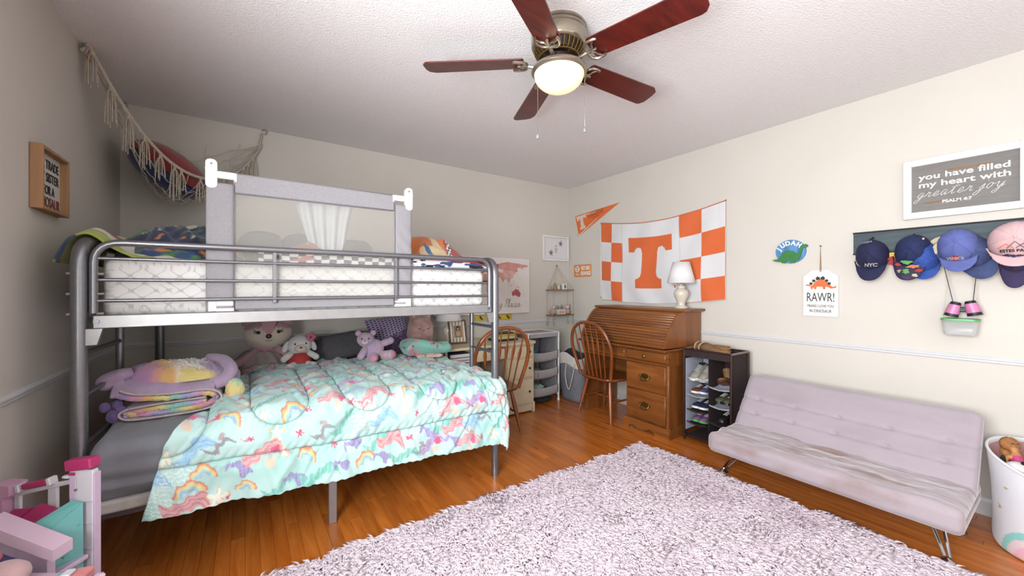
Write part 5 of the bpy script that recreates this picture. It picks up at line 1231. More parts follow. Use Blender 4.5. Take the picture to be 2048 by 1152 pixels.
# ------------------------------------------------------------------ mattresses
def padded(name, m, parent, x0, x1, y0, y1, z0, z1, r, disp=None, colf=None, nx=150, k=60, **kw):
    """padded slab in world coordinates (section in y,z swept along x)"""
    S = [(x0 + .02, .9), (x0 + .006, .10), (x0 + .001, .05), (x0, .03), (x0 + .008, .012), (x0 + .03, 0)]
    S = S + [(x, 0) for x in np.linspace(x0 + .04, x1 - .04, nx)] + [(x0 + x1 - a, i) for a, i in S[::-1]]
    hy, hz = (y1 - y0) / 2, (z1 - z0) / 2; rows = []
    for x, ins in S:
        ins = min(ins, hz - .004); q = rrect(y0 + ins, z0 + ins, y1 - ins, z1 - ins, max(.002, min(r - ins, hz - ins - .001)), 5); n = len(q); per = []
        for i in range(n):
            a, c = q[i], q[(i + 1) % n]; sub_ = (k if i // 6 in (0, 2) and i % 6 == 5 else max(6, k // 3)) if i % 6 == 5 else 1
            for j in range(sub_): per.append((x, a[0] + (c[0] - a[0]) * j / sub_, a[1] + (c[1] - a[1]) * j / sub_))
        rows.append(per)
    A = np.array(rows); A = np.concatenate([A, A[:, :1]], 1)
    if disp is not None: A = disp(A)
    return cloth(name, A[..., 0], A[..., 1], A[..., 2], m, parent, colf(A) if colf else None, smooth=180, **kw)
def d_up(A):
    x, y, z = A[..., 0], A[..., 1], A[..., 2]
    A[..., 1] = y + np.where(y < 2.35, .006 * vnoise(x * 6, z * 14, 3) + .004 * vnoise(x * 18, z * 30, 4), 0); A[..., 2] = z + np.where(z > 1.2, .006 * vnoise(x * 5, y * 5, 5), 0); return A
def c_up(A):
    x, y, z = A[..., 0], A[..., 1], A[..., 2]; s_ = np.where(np.abs(y - 2.26) < .06, z * 1.0, z + y); c = np.zeros(A.shape); c[:] = L3('#e9e8e6')
    p = .078; q = .062
    net_ = np.abs(np.cos(2 * PI * (x + .004 * np.sin(s_ * 60)) / p) + np.cos(2 * PI * s_ / q))
    c[net_ < .17] = L3('#c6c5c5'); return c
um = thing('upper_mattress', 'white mattress with a grey net pattern on the top bunk', 'mattress', (BX, BY, 1.09))
padded('mattress_cover', printed('mattress_print', 0.9, 0.1, 0.1), um, -.475, 1.292, 2.205, 3.22, 1.093, 1.343, .05, d_up, c_up, 420, 150)
lm = thing('lower_mattress', 'grey sheeted mattress on the lower bunk', 'mattress', (BX, BY, .358))
def d_lo(A):
    x, y, z = A[..., 0], A[..., 1], A[..., 2]; fr_ = y < 2.2
    A[..., 1] = y + np.where(fr_, .010 * np.sin(z * 90 + 2 * vnoise(x * 3, z * 4, 2) * 3) * np.clip((.62 - z) * 6, 0, 1) * .6 + .010 * vnoise(x * 6, z * 9, 3), 0)
    fold = .012 * np.maximum(0, 1 - 2.4 * np.abs(vnoise((x + .7 * y) * 12, (y - x) * 4, 5))) ** 1.5 + .008 * vnoise(x * 5, y * 5, 6)
    A[..., 2] = z + np.where(z > .55, fold, 0); return A
mat('sheet_grey', '#80828a', 0.9, var=0.05, scale=8, bump=0.08, bscale=350, sheen=.2)
padded('sheet', 'sheet_grey', lm, -.49, 1.29, 2.105, 3.48, .390, .625, .055, d_lo, None, 170, 70)
padded('mattress_base', mat('pad_white', '#c9c5c0', 0.9, var=0.08, bump=0.2), lm, -.492, 1.28, 2.106, 3.46, .350, .398, .012, None, None, 60, 20)

# ------------------------------------------------------------------ comforter
cf = thing('comforter', 'aqua comforter with rainbows and mermaid tails draped over the lower bunk', 'comforter', (BX, BY, .63))
NS_, NQ = 430, 360
s = np.linspace(0, 1, NS_); QL = 1.46; q = np.linspace(0, QL, NQ); Sg, Qg = np.meshgrid(s, q, indexing='ij')
ye, xe, Rb = 2.165, 1.335, .075; Yb_ = 3.27
qe = Yb_ - ye                                    # flat length where the front bend begins
hang = .335                                        # how far the cloth runs past the bend
xl_ = np.interp(Qg, [0, .25, .75, qe - .05, qe + .1, QL], [.06, .0, -.06, -.16, -.27, -.335])
xr_ = np.interp(Qg, [0, .5, qe - .2, qe + .1, QL], [1.36, 1.42, 1.50, 1.52, 1.50])
Xf = xl_ + (xr_ - xl_) * Sg; Yf = Yb_ - Qg
ex = np.maximum(0, Xf - xe) * .95; ey = np.maximum(0, ye - Yf); 
Lh = np.hypot(ex, ey); scale_h = np.interp(Xf, [-.4, .3, 1.5], [1.07, 1.18, 1.19]); Lh_s = np.where(ey > ex, Lh * scale_h, Lh)
ux = np.where(Lh > 1e-9, ex / np.maximum(Lh, 1e-9), 0); uy = np.where(Lh > 1e-9, ey / np.maximum(Lh, 1e-9), 0)
tq = np.minimum(Lh_s / Rb, PI / 2); outw = Rb * np.sin(tq); down = Rb * (1 - np.cos(tq)) + np.maximum(0, Lh_s - Rb * PI / 2); outw = outw + .03 * np.maximum(0, Lh_s - Rb * PI / 2)
top = .645 + .022 * np.sin(PI * np.clip((Yf - 2.1) / 1.2, 0, 1)) + .012 * np.sin(2.4 * Xf + 1) - .03 * np.clip((Xf - 1.0) / .4, 0, 1) ** 2
X = np.minimum(Xf, xe) + ux * outw; Y = np.maximum(Yf, ye) - uy * outw; Z = top - down
# puffs, quilting seams and wrinkles along the normal
def normals(X, Y, Z):
    P = np.stack([X, Y, Z], -1); du = np.gradient(P, axis=0); dv = np.gradient(P, axis=1); n = np.cross(dv, du); return n / np.maximum(np.linalg.norm(n, axis=-1, keepdims=True), 1e-9)
N_ = normals(X, Y, Z); 
if N_[..., 2].mean() < 0: N_ = -N_
seam = np.abs(Qg - (qe + .195 + .012 * np.sin(Xf * 3)) )
tong = np.full_like(Xf, 9.0); lines = []
for k in range(5):
    cx = -.26 + .40 * k; qc = qe - .025 + (.05 if k == 0 else 0); w_ = .122; lines.append([(cx - w_, q_) for q_ in np.linspace(.12, qc, 50)] + [(cx - w_ * math.cos(a_), qc + w_ * math.sin(a_)) for a_ in np.linspace(0, PI, 50)] + [(cx + w_, q_) for q_ in np.linspace(qc, .12, 50)])
    dxx = Xf - cx; d1 = np.where(Qg < qc, np.abs(np.abs(dxx) - w_), np.abs(np.hypot(dxx, Qg - qc) - w_)); tong = np.minimum(tong, d1)
sm_ = np.minimum(seam, tong)
disp = .013 * np.minimum(1, sm_ / .05) - .016 * np.exp(-(sm_ / .0065) ** 2)
wr = .0085 * vnoise((Xf * 1.0 + Qg * .8) * 20, (Qg - Xf * .4) * 6, 21) + .0055 * vnoise((Xf - Qg * .35) * 34, Qg * 9, 22) + .0085 * vnoise(Xf * 6, Qg * 6, 23)
rt = np.clip((Xf - .75) / .5, 0, 1); wr += rt * .007 * np.sin((Xf * 1.0 - .45 * Qg) * 95 + 3 * vnoise(Xf * 5, Qg * 3, 25)) * np.clip(vnoise(Xf * 7, Qg * 2.5, 24) + .5, 0, 1)
hangw = np.clip((Lh_s - .10) / .2, 0, 1); wr += hangw * (.012 * np.sin(Xf * 19 + 2 * vnoise(Xf * 3, Qg, 26)))
wr += np.exp(-(sm_ / .03) ** 2) * .0035 * np.sin((Xf * .6 + Qg * .5) * 260)
rdg = lambda a_, b_, sd: np.maximum(0, 1 - 2.2 * np.abs(vnoise(a_, b_, sd))) ** 2
wr += .010 * rdg((Xf + .9 * Qg) * 9, (Qg - Xf) * 3.2, 41) + .008 * rdg((Xf - .5 * Qg) * 12, (Qg + .4 * Xf) * 3.5, 42) * (.4 + .6 * rt)
disp = disp + wr
X = X + N_[..., 0] * disp; Y = Y + N_[..., 1] * disp; Z = Z + N_[..., 2] * disp
Z -= np.where(Qg > QL - .02, .002 * np.sin(Xf * 160), 0)
# the print
col = np.zeros(X.shape + (3,)); bn1 = vnoise(Xf * 9, Qg * 9, 31)[..., None]; col[:] = L3('#aad8d1'); col += (L3('#cbe9e6') - L3('#aad8d1')) * (bn1 * .5 + .5)
XS, QS = Xf, Qg
def paint(cx, cy, rot, size, fn):
    m = (np.abs(XS - cx) < size) & (np.abs(QS - cy) < size); ii = np.where(m)
    if len(ii[0]) == 0: return
    dx, dy = XS[ii] - cx, -(QS[ii] - cy); c_, s_ = math.cos(rot), math.sin(rot); wob_ = .0035 * np.sin(dx * 130 + dy * 90 + cx * 40); u, v = (dx * c_ + dy * s_ + wob_) / size, (-dx * s_ + dy * c_ - wob_) / size
    cc = col[ii]; fn(u, v, cc); col[ii] = cc
def blend(cc, m, c, a=1.0): cc[m] = cc[m] * (1 - a) + L3(c) * a
def m_rainbow(u, v, cc):
    d = np.hypot(u, v + .35)
    for (a, b_, c) in ((.78, .90, '#d98a72'), (.66, .78, '#ecc285'), (.54, .66, '#d9dca0'), (.42, .54, '#9fcfd6'), (.32, .42, '#a7b6df')): blend(cc, (d > a) & (d < b_) & (v > -.35), c, .95)
def m_star(u, v, cc): blend(cc, star_mask(u, v, .95), '#e3c48a'); blend(cc, star_mask(u - .02, v - .02, .80), '#eef0e4')
def m_redstar(u, v, cc): blend(cc, star_mask(u, v, .9), '#d0607e')
def m_tail(u, v, cc):
    r = np.hypot(u * .9, v * 1.7); blend(cc, (r < .75) & (v > -.1 - .25 * np.sin(u * 5)), '#a79bcb', .9); blend(cc, (r < .75) & (v > -.1 - .25 * np.sin(u * 5)) & (np.sin(u * 26 + v * 10) > .75), '#8d80b8', .8)
def m_hair(c1, c2):
    def f(u, v, cc):
        w_ = .30 * np.sin(3.2 * u + .6); r = np.abs(v - w_) < .34 * (1 - (u * .95) ** 2); blend(cc, r, c1, .9); blend(cc, r & (np.sin((v - w_) * 30) > .45), c2, .85)
    return f
def m_mermaid(hair, c2):
    def f(u, v, cc):
        m_hair(hair, c2)(u * .9 + .1, v * 1.1 - .25, cc); blend(cc, np.hypot((u - .15) * 3.0, (v + .15) * 2.4) < .6, '#e9cbb8', .9); blend(cc, np.hypot((u - .35) * 3.2, (v - .30) * 3.2) < .7, '#d9648a', .95)
    return f
def m_dark(u, v, cc):
    w_ = np.abs(v - .25 * np.sin(4 * u)) < .16 * (1 - u ** 2); blend(cc, w_, '#8d8890', .8); blend(cc, (np.abs(u + .1) < .10) & (np.abs(v + .15) < .35), '#a89aa2', .8); blend(cc, np.hypot((u - .2) * 2, (v - .5) * 3) < .5, '#b79aa0', .8)
def m_shoot(u, v, cc):
    blend(cc, (np.abs(v - .5 * u * u) < .16 * (u + .9)) & (u < .5) & (u > -.9), '#d9849c', .85); blend(cc, star_mask(u - .55, v - .2, .45), '#d0607e')
def m_scales(u, v, cc):
    k_ = np.abs(np.hypot(((u * 4 + np.floor(v * 5) * .5) % 1) - .5, (v * 5 % 1)) - .55) < .12; blend(cc, k_ & (np.hypot(u, v * 1.2) < .85), '#e6f4ef', .9)
def m_green(u, v, cc):
    r = np.abs(np.sin(3 * u) * .35 - v) < .25 * (1 - u ** 2); blend(cc, r, '#74c2b2', .85); blend(cc, r & (np.sin(u * 24) > .6), '#a9e0d4', .7)
kinds = [(m_rainbow, .058), (m_mermaid('#c9b0d6', '#a48fc2'), .088), (m_star, .042), (m_hair('#dfa8ac', '#cd8088'), .085), (m_tail, .066), (m_scales, .080), (m_shoot, .045), (m_redstar, .018), (m_hair('#a6d0e8', '#8bbbdf'), .080), (m_green, .10), (m_mermaid('#e6b3b5', '#d28a90'), .085), (m_rainbow, .048), (m_tail, .055), (m_dark, .060), (m_star, .030), (m_scales, .07), (m_shoot, .036), (m_green, .085), (m_redstar, .015)]
rr2 = random.Random(5); gi = 0
for iy in range(16):
    for ix in range(21):
        cx = -.42 + ix * .097 + (.048 if iy % 2 else 0) + rr2.uniform(-.02, .02); cy = .04 + iy * .092 + rr2.uniform(-.02, .02)
        fn, sz = kinds[(ix * 5 + iy * 7 + rr2.randrange(3)) % len(kinds)]
        paint(cx, cy, rr2.uniform(-.5, .5), sz * rr2.uniform(.85, 1.1), fn)
paint(-.19, qe + .27, .1, .060, m_rainbow); paint(-.10, qe + .33, .2, .050, m_star)
cloth('comforter_sheet', X, Y, Z, printed('comforter_print', 0.85, 0.25, 0.06, 500), cf, col, solid=.006)
# stitched quilting lines lying in the grooves
lines.append([(x_, qe + .195 + .012 * math.sin(x_ * 3)) for x_ in np.linspace(-.30, 1.48, 160)])
for ln2 in lines:
    seg = []
    for (x_, q_) in ln2:
        j = int(round(q_ / QL * (NQ - 1))); j = min(max(j, 0), NQ - 1); i = (x_ - xl_[0, j]) / (xr_[0, j] - xl_[0, j]) * (NS_ - 1)
        if 1 < i < NS_ - 2: i = int(round(i)); p_ = np.array([X[i, j], Y[i, j], Z[i, j]]) + N_[i, j] * .0008; seg.append(tuple(p_))
    if len(seg) > 8: B().tube(seg, .0015, 5).obj('stitching', mat('aqua_thread', '#5f9f9a', 0.9), cf, w=True)

# ------------------------------------------------------------------ bed guard with mesh window
gd = thing('bed_guard', 'grey fabric bed guard with a mesh window on the top bunk', 'bed guard', (.32, 2.188, 1.10))
mat('guard_fabric', '#9b999e', 0.9, var=0.10, scale=220, bump=0.25, bscale=420)
def mesh_mat():
    m, nt, b, N, L = base('white_mesh'); out = nt.nodes['Material Output']; t = N('ShaderNodeBsdfTransparent'); mx = N('ShaderNodeMixShader'); d = N('ShaderNodeBsdfDiffuse'); tl = N('ShaderNodeBsdfTranslucent'); m2 = N('ShaderNodeMixShader')
    d.inputs[0].default_value = lin('#eeece6'); tl.inputs[0].default_value = lin('#eeece6'); m2.inputs[0].default_value = .35; L(d.outputs[0], m2.inputs[1]); L(tl.outputs[0], m2.inputs[2])
    tc = N('ShaderNodeTexCoord'); nz = N('ShaderNodeTexNoise'); nz.inputs['Scale'].default_value = 900; L(tc.outputs['Object'], nz.inputs['Vector']); mr = N('ShaderNodeMapRange'); mr.inputs[1].default_value = .3; mr.inputs[2].default_value = .7; mr.inputs[3].default_value = .20; mr.inputs[4].default_value = .29
    L(nz.outputs[0], mr.inputs[0]); L(mr.outputs[0], mx.inputs[0]); L(t.outputs[0], mx.inputs[1]); L(m2.outputs[0], mx.inputs[2]); L(mx.outputs[0], out.inputs[0]); return m
mesh_mat()
gx0, gx1, gx2, gx3 = -.146, -.044, .690, .790
def sleeve(x0, x1, z0, z1, wav):
    U, V = np.meshgrid(np.linspace(0, 2 * PI, 28, endpoint=False), np.linspace(0, 1, 40), indexing='ij')
    cx = (x0 + x1) / 2; hw = (x1 - x0) / 2; q = 3.2; c, s_ = np.cos(U), np.sin(U); r = 1 / (np.abs(c) ** q + np.abs(s_) ** q) ** (1 / q)
    d = wav * np.sin((V * 1.0 + (c * r) * .10) * 42) * np.clip(np.sin(PI * V * 1.1), 0, 1)
    return cloth('side_sleeve', cx + c * r * hw, 2.188 + s_ * r * .013 + d * np.sign(s_), z0 + V * (z1 - z0), 'guard_fabric', gd, wrap=True, solid=.001)
sleeve(gx0, gx1, 1.115, 1.690, .0012); sleeve(gx2, gx3, 1.115, 1.690, .0035)
B().box(((gx1 + gx2) / 2, 2.188, 1.697), (gx2 - gx1 + .004, .024, .094), .008).obj('top_band', 'guard_fabric', gd, w=True)
B().box(((gx1 + gx2) / 2, 2.188, 1.148), (gx2 - gx1, .020, .056), .006).obj('bottom_band', 'guard_fabric', gd, w=True)
B().box(((gx1 + gx2) / 2, 2.186, 1.413), (gx2 - gx1, .0012, .48)).obj('mesh_window', 'white_mesh', gd, w=True)
b = B()
for z in (1.652, 1.178): b.tube([(gx1 + .002, 2.1745, z), (gx2 - .002, 2.1745, z)], .0016, 5)
for x in (gx1, gx2): b.tube([(x, 2.1735, 1.12), (x, 2.1735, 1.69)], .0016, 5)
b.obj('stitching', mat('stitch', '#77757a', 0.9), gd, w=True)
for (xp, s_) in ((gx0 + .020, 1), (gx3 - .018, -1)):
    b = B().prism(rrect(xp - .021, 1.665, xp + .021, 1.792, .018), 2.174, 2.202); b.box((xp + s_ * .052, 2.188, 1.728), (.075, .022, .032), .004).box((xp + s_ * .088, 2.188, 1.722), (.012, .026, .040), .003).box((xp, 2.186, 1.748), (.046, .032, .006), .002)
    tp = b.obj('post_head', 'white_plastic', gd, w=True, smooth=30)
    B().cyl((xp, 2.1745, 1.772), (xp, 2.172, 1.772), .005, n=10).obj('screw', 'steel', tp, w=True)
    b = B().box((xp + s_ * .004, 2.182, 1.138), (.030, .030, .046), .003).box((xp + s_ * .045, 2.182, 1.150), (.070, .024, .022), .003).box((xp + s_ * .040, 2.182, 1.122), (.085, .028, .014), .002)
    b.obj('foot_clamp', 'white_plastic', gd, w=True, smooth=30)
# white cloth hung over the far side of the guard
hc = thing('white_throw', 'white cloth hanging behind the mesh window of the bed guard', 'cloth', (.33, 2.21, 1.64))
U, V = np.meshgrid(np.linspace(-1, 1, 60), np.linspace(0, 1, 40), indexing='ij')
xx = .335 + U * (.165 - .075 * V ** .8) + .015 * V; yy = 2.222 + .016 * np.sin(U * 13 + V) * (.5 + .5 * V) + .004 * V; zz = 1.735 - V * (.335 - .06 * np.abs(U) ** 2 + .02 * np.sin(3 * U))
cloth('hanging_cloth', xx, yy, zz, mat('throw_white', '#bfc3c6', 0.9, var=0.03, bump=0.1, bscale=400), hc, solid=.002)

# ------------------------------------------------------------------ upper bunk bedding
def mound(name, label, cat, cx, cy, z0, rx, ry, h, seed, colf, rough=.014, fr=16, nx=120, ny=100, plateau=1.0, m='bedding_print', edge=.010, ridge=0.0, ra=0.0, tilt=0.0):
    t = thing(name, label, cat, (cx, cy, z0)); A, S = np.meshgrid(np.linspace(0, 2 * PI, nx, endpoint=False), np.linspace(0, 1, ny), indexing='ij')
    rr = 1 + .12 * vnoise(np.cos(A) * 2 + seed, np.sin(A) * 2, seed) + .05 * vnoise(np.cos(A) * 6 + seed, np.sin(A) * 6, seed + 1)
    x = np.cos(A) * rr * S * rx; y = np.sin(A) * rr * S * ry
    pr = np.maximum(0, 1 - S ** (2 * plateau)) ** .62
    wr = vnoise((x + .5 * y) * fr, (y - .3 * x) * fr * .5, seed + 2) * rough + vnoise(x * fr * 2.2, y * fr * 1.4, seed + 3) * rough * .45
    if ridge: wr = wr + ridge * (1 - np.abs(vnoise((x * math.cos(ra) + y * math.sin(ra)) * 11, (-x * math.sin(ra) + y * math.cos(ra)) * 3.5, seed + 8)) * 2) * .5
    z = edge * (1 - S ** 8) + h * pr * (1 + tilt * x / rx) + wr * np.clip((1 - S) * 6, 0, 1) * np.minimum(1, pr * 3)
    z = np.maximum(z, 0.001)
    cloth('bedding', x, y, z, printed(m, 0.9, 0.2, 0.12), t, colf(x, y, z), w=False, wrap=True, smooth=180); return t
def patch(base_c, specs, seed):
    def f(x, y, z):
        c = np.zeros(x.shape + (3,)); c[:] = L3(base_c)
        for i, (cc, fr, th, a) in enumerate(specs):
            n = vnoise(x * fr + 11 * i, (y + z * .8) * fr + 5 * i, seed + i); c[n > th] = c[n > th] * (1 - a) + L3(cc) * a
        return c
    return f
mound('navy_blanket', 'crumpled navy blanket with green and orange print on the top bunk', 'blanket', -.24, 2.72, 1.338, .27, .42, .185, 3, patch('#232f55', [('#3f5a8a', 9, .45, .6), ('#4f8a4a', 20, .55, .9), ('#d08a3c', 24, .66, .9), ('#c7ccb0', 26, .72, .9), ('#141a33', 12, .55, .8)], 40), .020, 13, ridge=.05, ra=.5)
# green and red pillowcase spread under it and over the head rail
t = thing('printed_quilt', 'lime quilt edge with red and blue print hanging over the head rail', 'quilt', (-.40, 2.5, 1.338))
U, V = np.meshgrid(np.linspace(0, 1, 110), np.linspace(0, 1, 90), indexing='ij')
xx = -.615 + U * .53; yy = 2.232 + V * .62; zz = 1.350 + .088 * np.exp(-((xx + .53) / .085) ** 2) - .075 * np.clip((-.57 - xx) / .05, 0, 1) ** 1.5 + .014 * vnoise(xx * 14, yy * 9, 5) + .035 * np.clip(V * 3, 0, 1) * (U > 0) + .012 * np.sin(V * 9) * V
zz = zz + .012 * np.clip(vnoise(xx * 10, yy * 6, 9), 0, 1)
fcol = patch('#a9b84f', [('#b5392f', 8, .28, .95), ('#e2ddd0', 10, .46, .95), ('#2f4470', 9, .40, .95), ('#1d1d22', 22, .72, .9)], 61)
cloth('quilt_sheet', xx, yy, zz, 'bedding_print', t, fcol(xx, yy, zz), solid=.008)
# checkered racing blanket along the front, heaped red at the foot
t = thing('racing_blanket', 'red and orange blanket with checkered border on the top bunk', 'blanket', (.85, 2.5, 1.338))
U, V = np.meshgrid(np.linspace(0, 1, 330), np.linspace(0, 1, 200), indexing='ij')
xx = .05 + U * 1.27; yy = 2.216 + np.maximum(0, V - .09) * .72 - .006 * np.sin(PI * np.clip(V / .10, 0, 1))
rise = np.clip(V / .10, 0, 1); bk_ = np.clip((V - .08) * 5, 0, 1)
hump = .150 * np.exp(-(np.maximum(0, np.abs(xx - 1.02) - .12) / .075) ** 2 - ((yy - 2.55) / .17) ** 2) + .075 * np.exp(-(((xx - .35) / .16) ** 2 + ((yy - 2.55) / .12) ** 2))
foot = np.clip((xx - 1.20) / .12, 0, 1)
zz = 1.340 + .062 * rise * (1 - .6 * foot) + hump * bk_ + .012 * vnoise(xx * 9, yy * 8, 7) * bk_ + .016 * (1 - np.abs(vnoise(xx * 12, yy * 9, 8))) * bk_ + .006 * vnoise(xx * 10, V * 2, 17)
c = np.zeros(xx.shape + (3,)); c[:] = L3('#a8322c')
org = (xx < 1.12 + .05 * vnoise(yy * 9, xx * 3, 51)) & (V > .11); c[org] = L3('#cf6f2c'); c[org & (vnoise(xx * 17, yy * 6, 52) > .55)] = L3('#d9be92'); c[org & (vnoise(xx * 5, yy * 5, 53) > .45) & (xx < .98)] = L3('#3f648c'); c[org & (np.abs(V - .125 - .02 * np.sin(xx * 9)) < .010)] = L3('#1c1c1f')
band = (V < .105) & (xx < .80); ck = (np.floor(xx / .036).astype(int) + np.floor(V / .0352 + .25 * np.sin(xx * 9)).astype(int)) % 2
c[band] = L3('#e8e8e8'); c[band & (ck == 0)] = L3('#26262a'); c[band & (vnoise(xx * 8, V * 30, 57) > .62)] = L3('#b5463f')
b2 = (V < .075) & (xx >= .80); c[b2] = L3('#dcdce2'); c[b2 & (vnoise(xx * 24, V * 40, 55) > .05)] = L3('#32507f'); c[b2 & (vnoise(xx * 22, V * 44, 56) > .45)] = L3('#17181d')
dd = np.abs(xx - (1.125 + .03 * np.sin((yy - 2.4) * 12))); b3 = (dd < .014) & (V > .14); c[b3] = L3('#e8e8e8'); c[b3 & ((np.floor(yy / .02) + np.floor((xx - 1.125) / .014)) % 2 == 0)] = L3('#1c1c1f')
cloth('blanket_sheet', xx, yy, zz, 'bedding_print', t, c, solid=.010)
mat('pillow_grey', '#707276', 0.9, var=0.08, bump=0.1)
def pillow(name, label, cat, loc, dims, rot, m, sq=.55, parts=None):
    t = thing(name, label, cat, loc); o = B(Euler(rot).to_matrix().to_4x4()).ell((0, 0, 0), dims, None, 44, 22, .03, 3, 4, sq).obj('pillow_body', m, t, smooth=180); return t
for (x, lb) in ((.085, 'grey pillow nearer the head behind the mesh window'), (.315, 'grey pillow in the middle behind the mesh window'), (.66, 'grey pillow near the foot behind the mesh window')): pillow('grey_pillow', lb, 'pillow', (x, 2.99, 1.475 if x < .5 else 1.46), (.13, .06, .115), (R(-14), 0, 0), 'pillow_grey', .8)

# ------------------------------------------------------------------ lower bunk: folded rainbow blanket
mat('lilac_plush', '#b39bb8', 0.95, var=0.08, bump=0.25, bscale=160, sheen=.4); mat('violet_plush', '#77609c', 0.95, var=0.1, bump=0.25, bscale=160, sheen=.4)
RB = ['#a98bc0', '#d58fb0', '#e2b06a', '#e6d68f', '#8fc9b8', '#a9a7d6', '#d99ac0', '#e8c56f']
def rainbow(t_):
    t_ = np.asarray(t_) % 1.0 * len(RB); i = np.floor(t_).astype(int); f = (t_ - i)[..., None]; C_ = np.array([L3(h) for h in RB + RB[:2]]); f = f * f * (3 - 2 * f); return C_[i] * (1 - f) + C_[i + 1] * f
fb = thing('hooded_blanket', 'folded rainbow sherpa hooded blanket at the head of the lower bunk', 'blanket', (-.28, 2.46, .625))
path = spline([(-.455, 0, .770), (-.40, 0, .745), (-.28, 0, .733), (-.165, 0, .738), (-.115, 0, .722), (-.100, 0, .690), (-.125, 0, .660), (-.20, 0, .646), (-.34, 0, .641), (-.425, 0, .644), (-.452, 0, .664), (-.425, 0, .684), (-.33, 0, .692), (-.20, 0, .698), (-.155, 0, .700)], 8)
Pp = np.array([(p.x, p.z) for p in path]); arcl = np.concatenate([[0], np.cumsum(np.hypot(*np.diff(Pp, axis=0).T))])
tg = np.gradient(Pp, axis=0); tg /= np.linalg.norm(tg, axis=1, keepdims=True); nrm = np.stack([-tg[:, 1], tg[:, 0]], 1)
yv = np.linspace(0, 1, 30)
def sheet(name, m, off, thick, colf=None, nz=.003, fuzz=0):
    X = (Pp[:, 0] + nrm[:, 0] * off)[:, None] + 0 * yv[None]; Zz = (Pp[:, 1] + nrm[:, 1] * off)[:, None] + 0 * yv[None]; Yy = 2.352 + yv[None] * .26 + 0 * X + (X + .28) * -.05
    Zz = Zz + nz * vnoise(arcl[:, None] * 30 + 0 * yv[None], yv[None] * 9 + 0 * X, 5) + fuzz * vnoise(arcl[:, None] * 150 + 0 * yv[None], yv[None] * 40 + 0 * X, 6)
    return cloth(name, X, Yy, Zz, m, fb, colf(arcl[:, None] + 0 * yv[None], yv[None] + 0 * X) if colf else None, solid=thick)
sheet('sherpa_layer', printed('sherpa', 1.0, 0.5, 0.9, 170), -.006, .020, lambda a, v: rainbow(a * 2.6 + v * .35 + .05 * vnoise(a * 60, v * 12, 3)), fuzz=.004)
sheet('lilac_layer', 'lilac_plush', .004, .006)
b = B()
for off in (0.004,): b.tube([(p.x + nrm[i][0] * off, 2.350 - (p.x + .28) * .05, p.z + nrm[i][1] * off) for i, p in enumerate(path)], .0032, 6)
b.obj('braided_edge', 'rope', fb, w=True)
# lilac upper layer and the hood lying on it
U, V = np.meshgrid(np.linspace(0, 1, 60), np.linspace(0, 1, 44), indexing='ij')
xx = -.485 + U * .36 + .02 * V; yy = 2.365 + V * .26; zz = .772 - .022 * U + .055 * np.sin(PI * np.clip(V * .9, 0, 1)) * (1 - .5 * U) + .008 * vnoise(U * 7, V * 5, 3) - .02 * np.exp(-V * 18)
cloth('upper_layer', xx, yy, zz, 'lilac_plush', fb, solid=.018)
A, S = np.meshgrid(np.linspace(0, 2 * PI, 170, endpoint=False), np.linspace(0, 1, 80), indexing='ij')
xx = -.27 + np.cos(A) * S * .215; yy = 2.52 + np.sin(A) * S * .12; zz = .775 + .088 * np.maximum(0, 1 - S ** 3) ** .6 * (1 - .25 * np.cos(A) * S) + .010 * vnoise(xx * 18, yy * 18, 6) * np.clip((1 - S) * 5, 0, 1) + (.007 * vnoise(xx * 110, yy * 110, 16) + .004 * vnoise(xx * 45, yy * 45, 18)) * np.clip((1 - S) * 5, 0, 1)
hcx = (xx + .485) / .42 + .06 * vnoise(xx * 22, yy * 22, 19) + .05 * vnoise(xx * 60, yy * 60, 20)
stops = [(0, '#8d7db0'), (.18, '#b58ac0'), (.32, '#d99a9c'), (.42, '#e3b46c'), (.52, '#e8e3df'), (.72, '#e6e2de'), (.80, '#a48bb0'), (1.0, '#9c84ac')]
cst = np.stack([np.interp(hcx, [q[0] for q in stops], [L3(q[1])[i] for q in stops]) for i in range(3)], -1); fw_ = np.clip((2.455 + .012 * vnoise(xx * 40, yy * 40, 29) - yy) / .03, 0, 1)[..., None] * (hcx > .50)[..., None]; cst = cst * (1 - fw_) + L3('#e2cf86') * fw_; ri = (hcx > .78) & (yy > 2.53); cst[ri] = L3('#94a85f') * .6 + L3('#d9b85a') * .4
cloth('hood', xx, yy, zz, 'sherpa', fb, cst, wrap=True)
B().tube(spline([(-.16, 2.60, .845), (-.095, 2.545, .838), (-.062, 2.47, .800), (-.085, 2.42, .765), (-.13, 2.395, .752)], 6), [.030] * 25, 12).obj('hood_edge', 'lilac_plush', fb, w=True, smooth=180)
B().tube(spline([(-.43, 2.46, .835), (-.48, 2.44, .822), (-.515, 2.43, .805), (-.505, 2.425, .790), (-.45, 2.43, .795)], 5), [.020, .022, .026, .028, .030, .030, .030, .030, .030, .029, .028, .027, .026, .025, .024, .023, .022, .021, .02, .018, .014], 10).obj('ear', 'lilac_plush', fb, w=True, smooth=180)
B().ell((-.055, 2.49, .760), (.030, .022, .045), (0, R(20), 0), nu=16, nv=10).obj('ear', 'lilac_plush', fb, w=True, smooth=180)
A, S = np.meshgrid(np.linspace(0, 2 * PI, 40, endpoint=False), np.linspace(-PI / 2, PI / 2, 26), indexing='ij'); rr = 1 + .06 * vnoise(A * 3, S * 4, 2)
cloth('pompom', -.045 + .042 * rr * np.cos(S) * np.cos(A), 2.41 + .042 * rr * np.cos(S) * np.sin(A), .705 + .060 * rr * np.sin(S), 'sherpa', fb, rainbow(.16 + .36 * (S + PI / 2) / PI + .04 * np.cos(A) + .03 * vnoise(A * 6, S * 6, 7)), wrap=True)
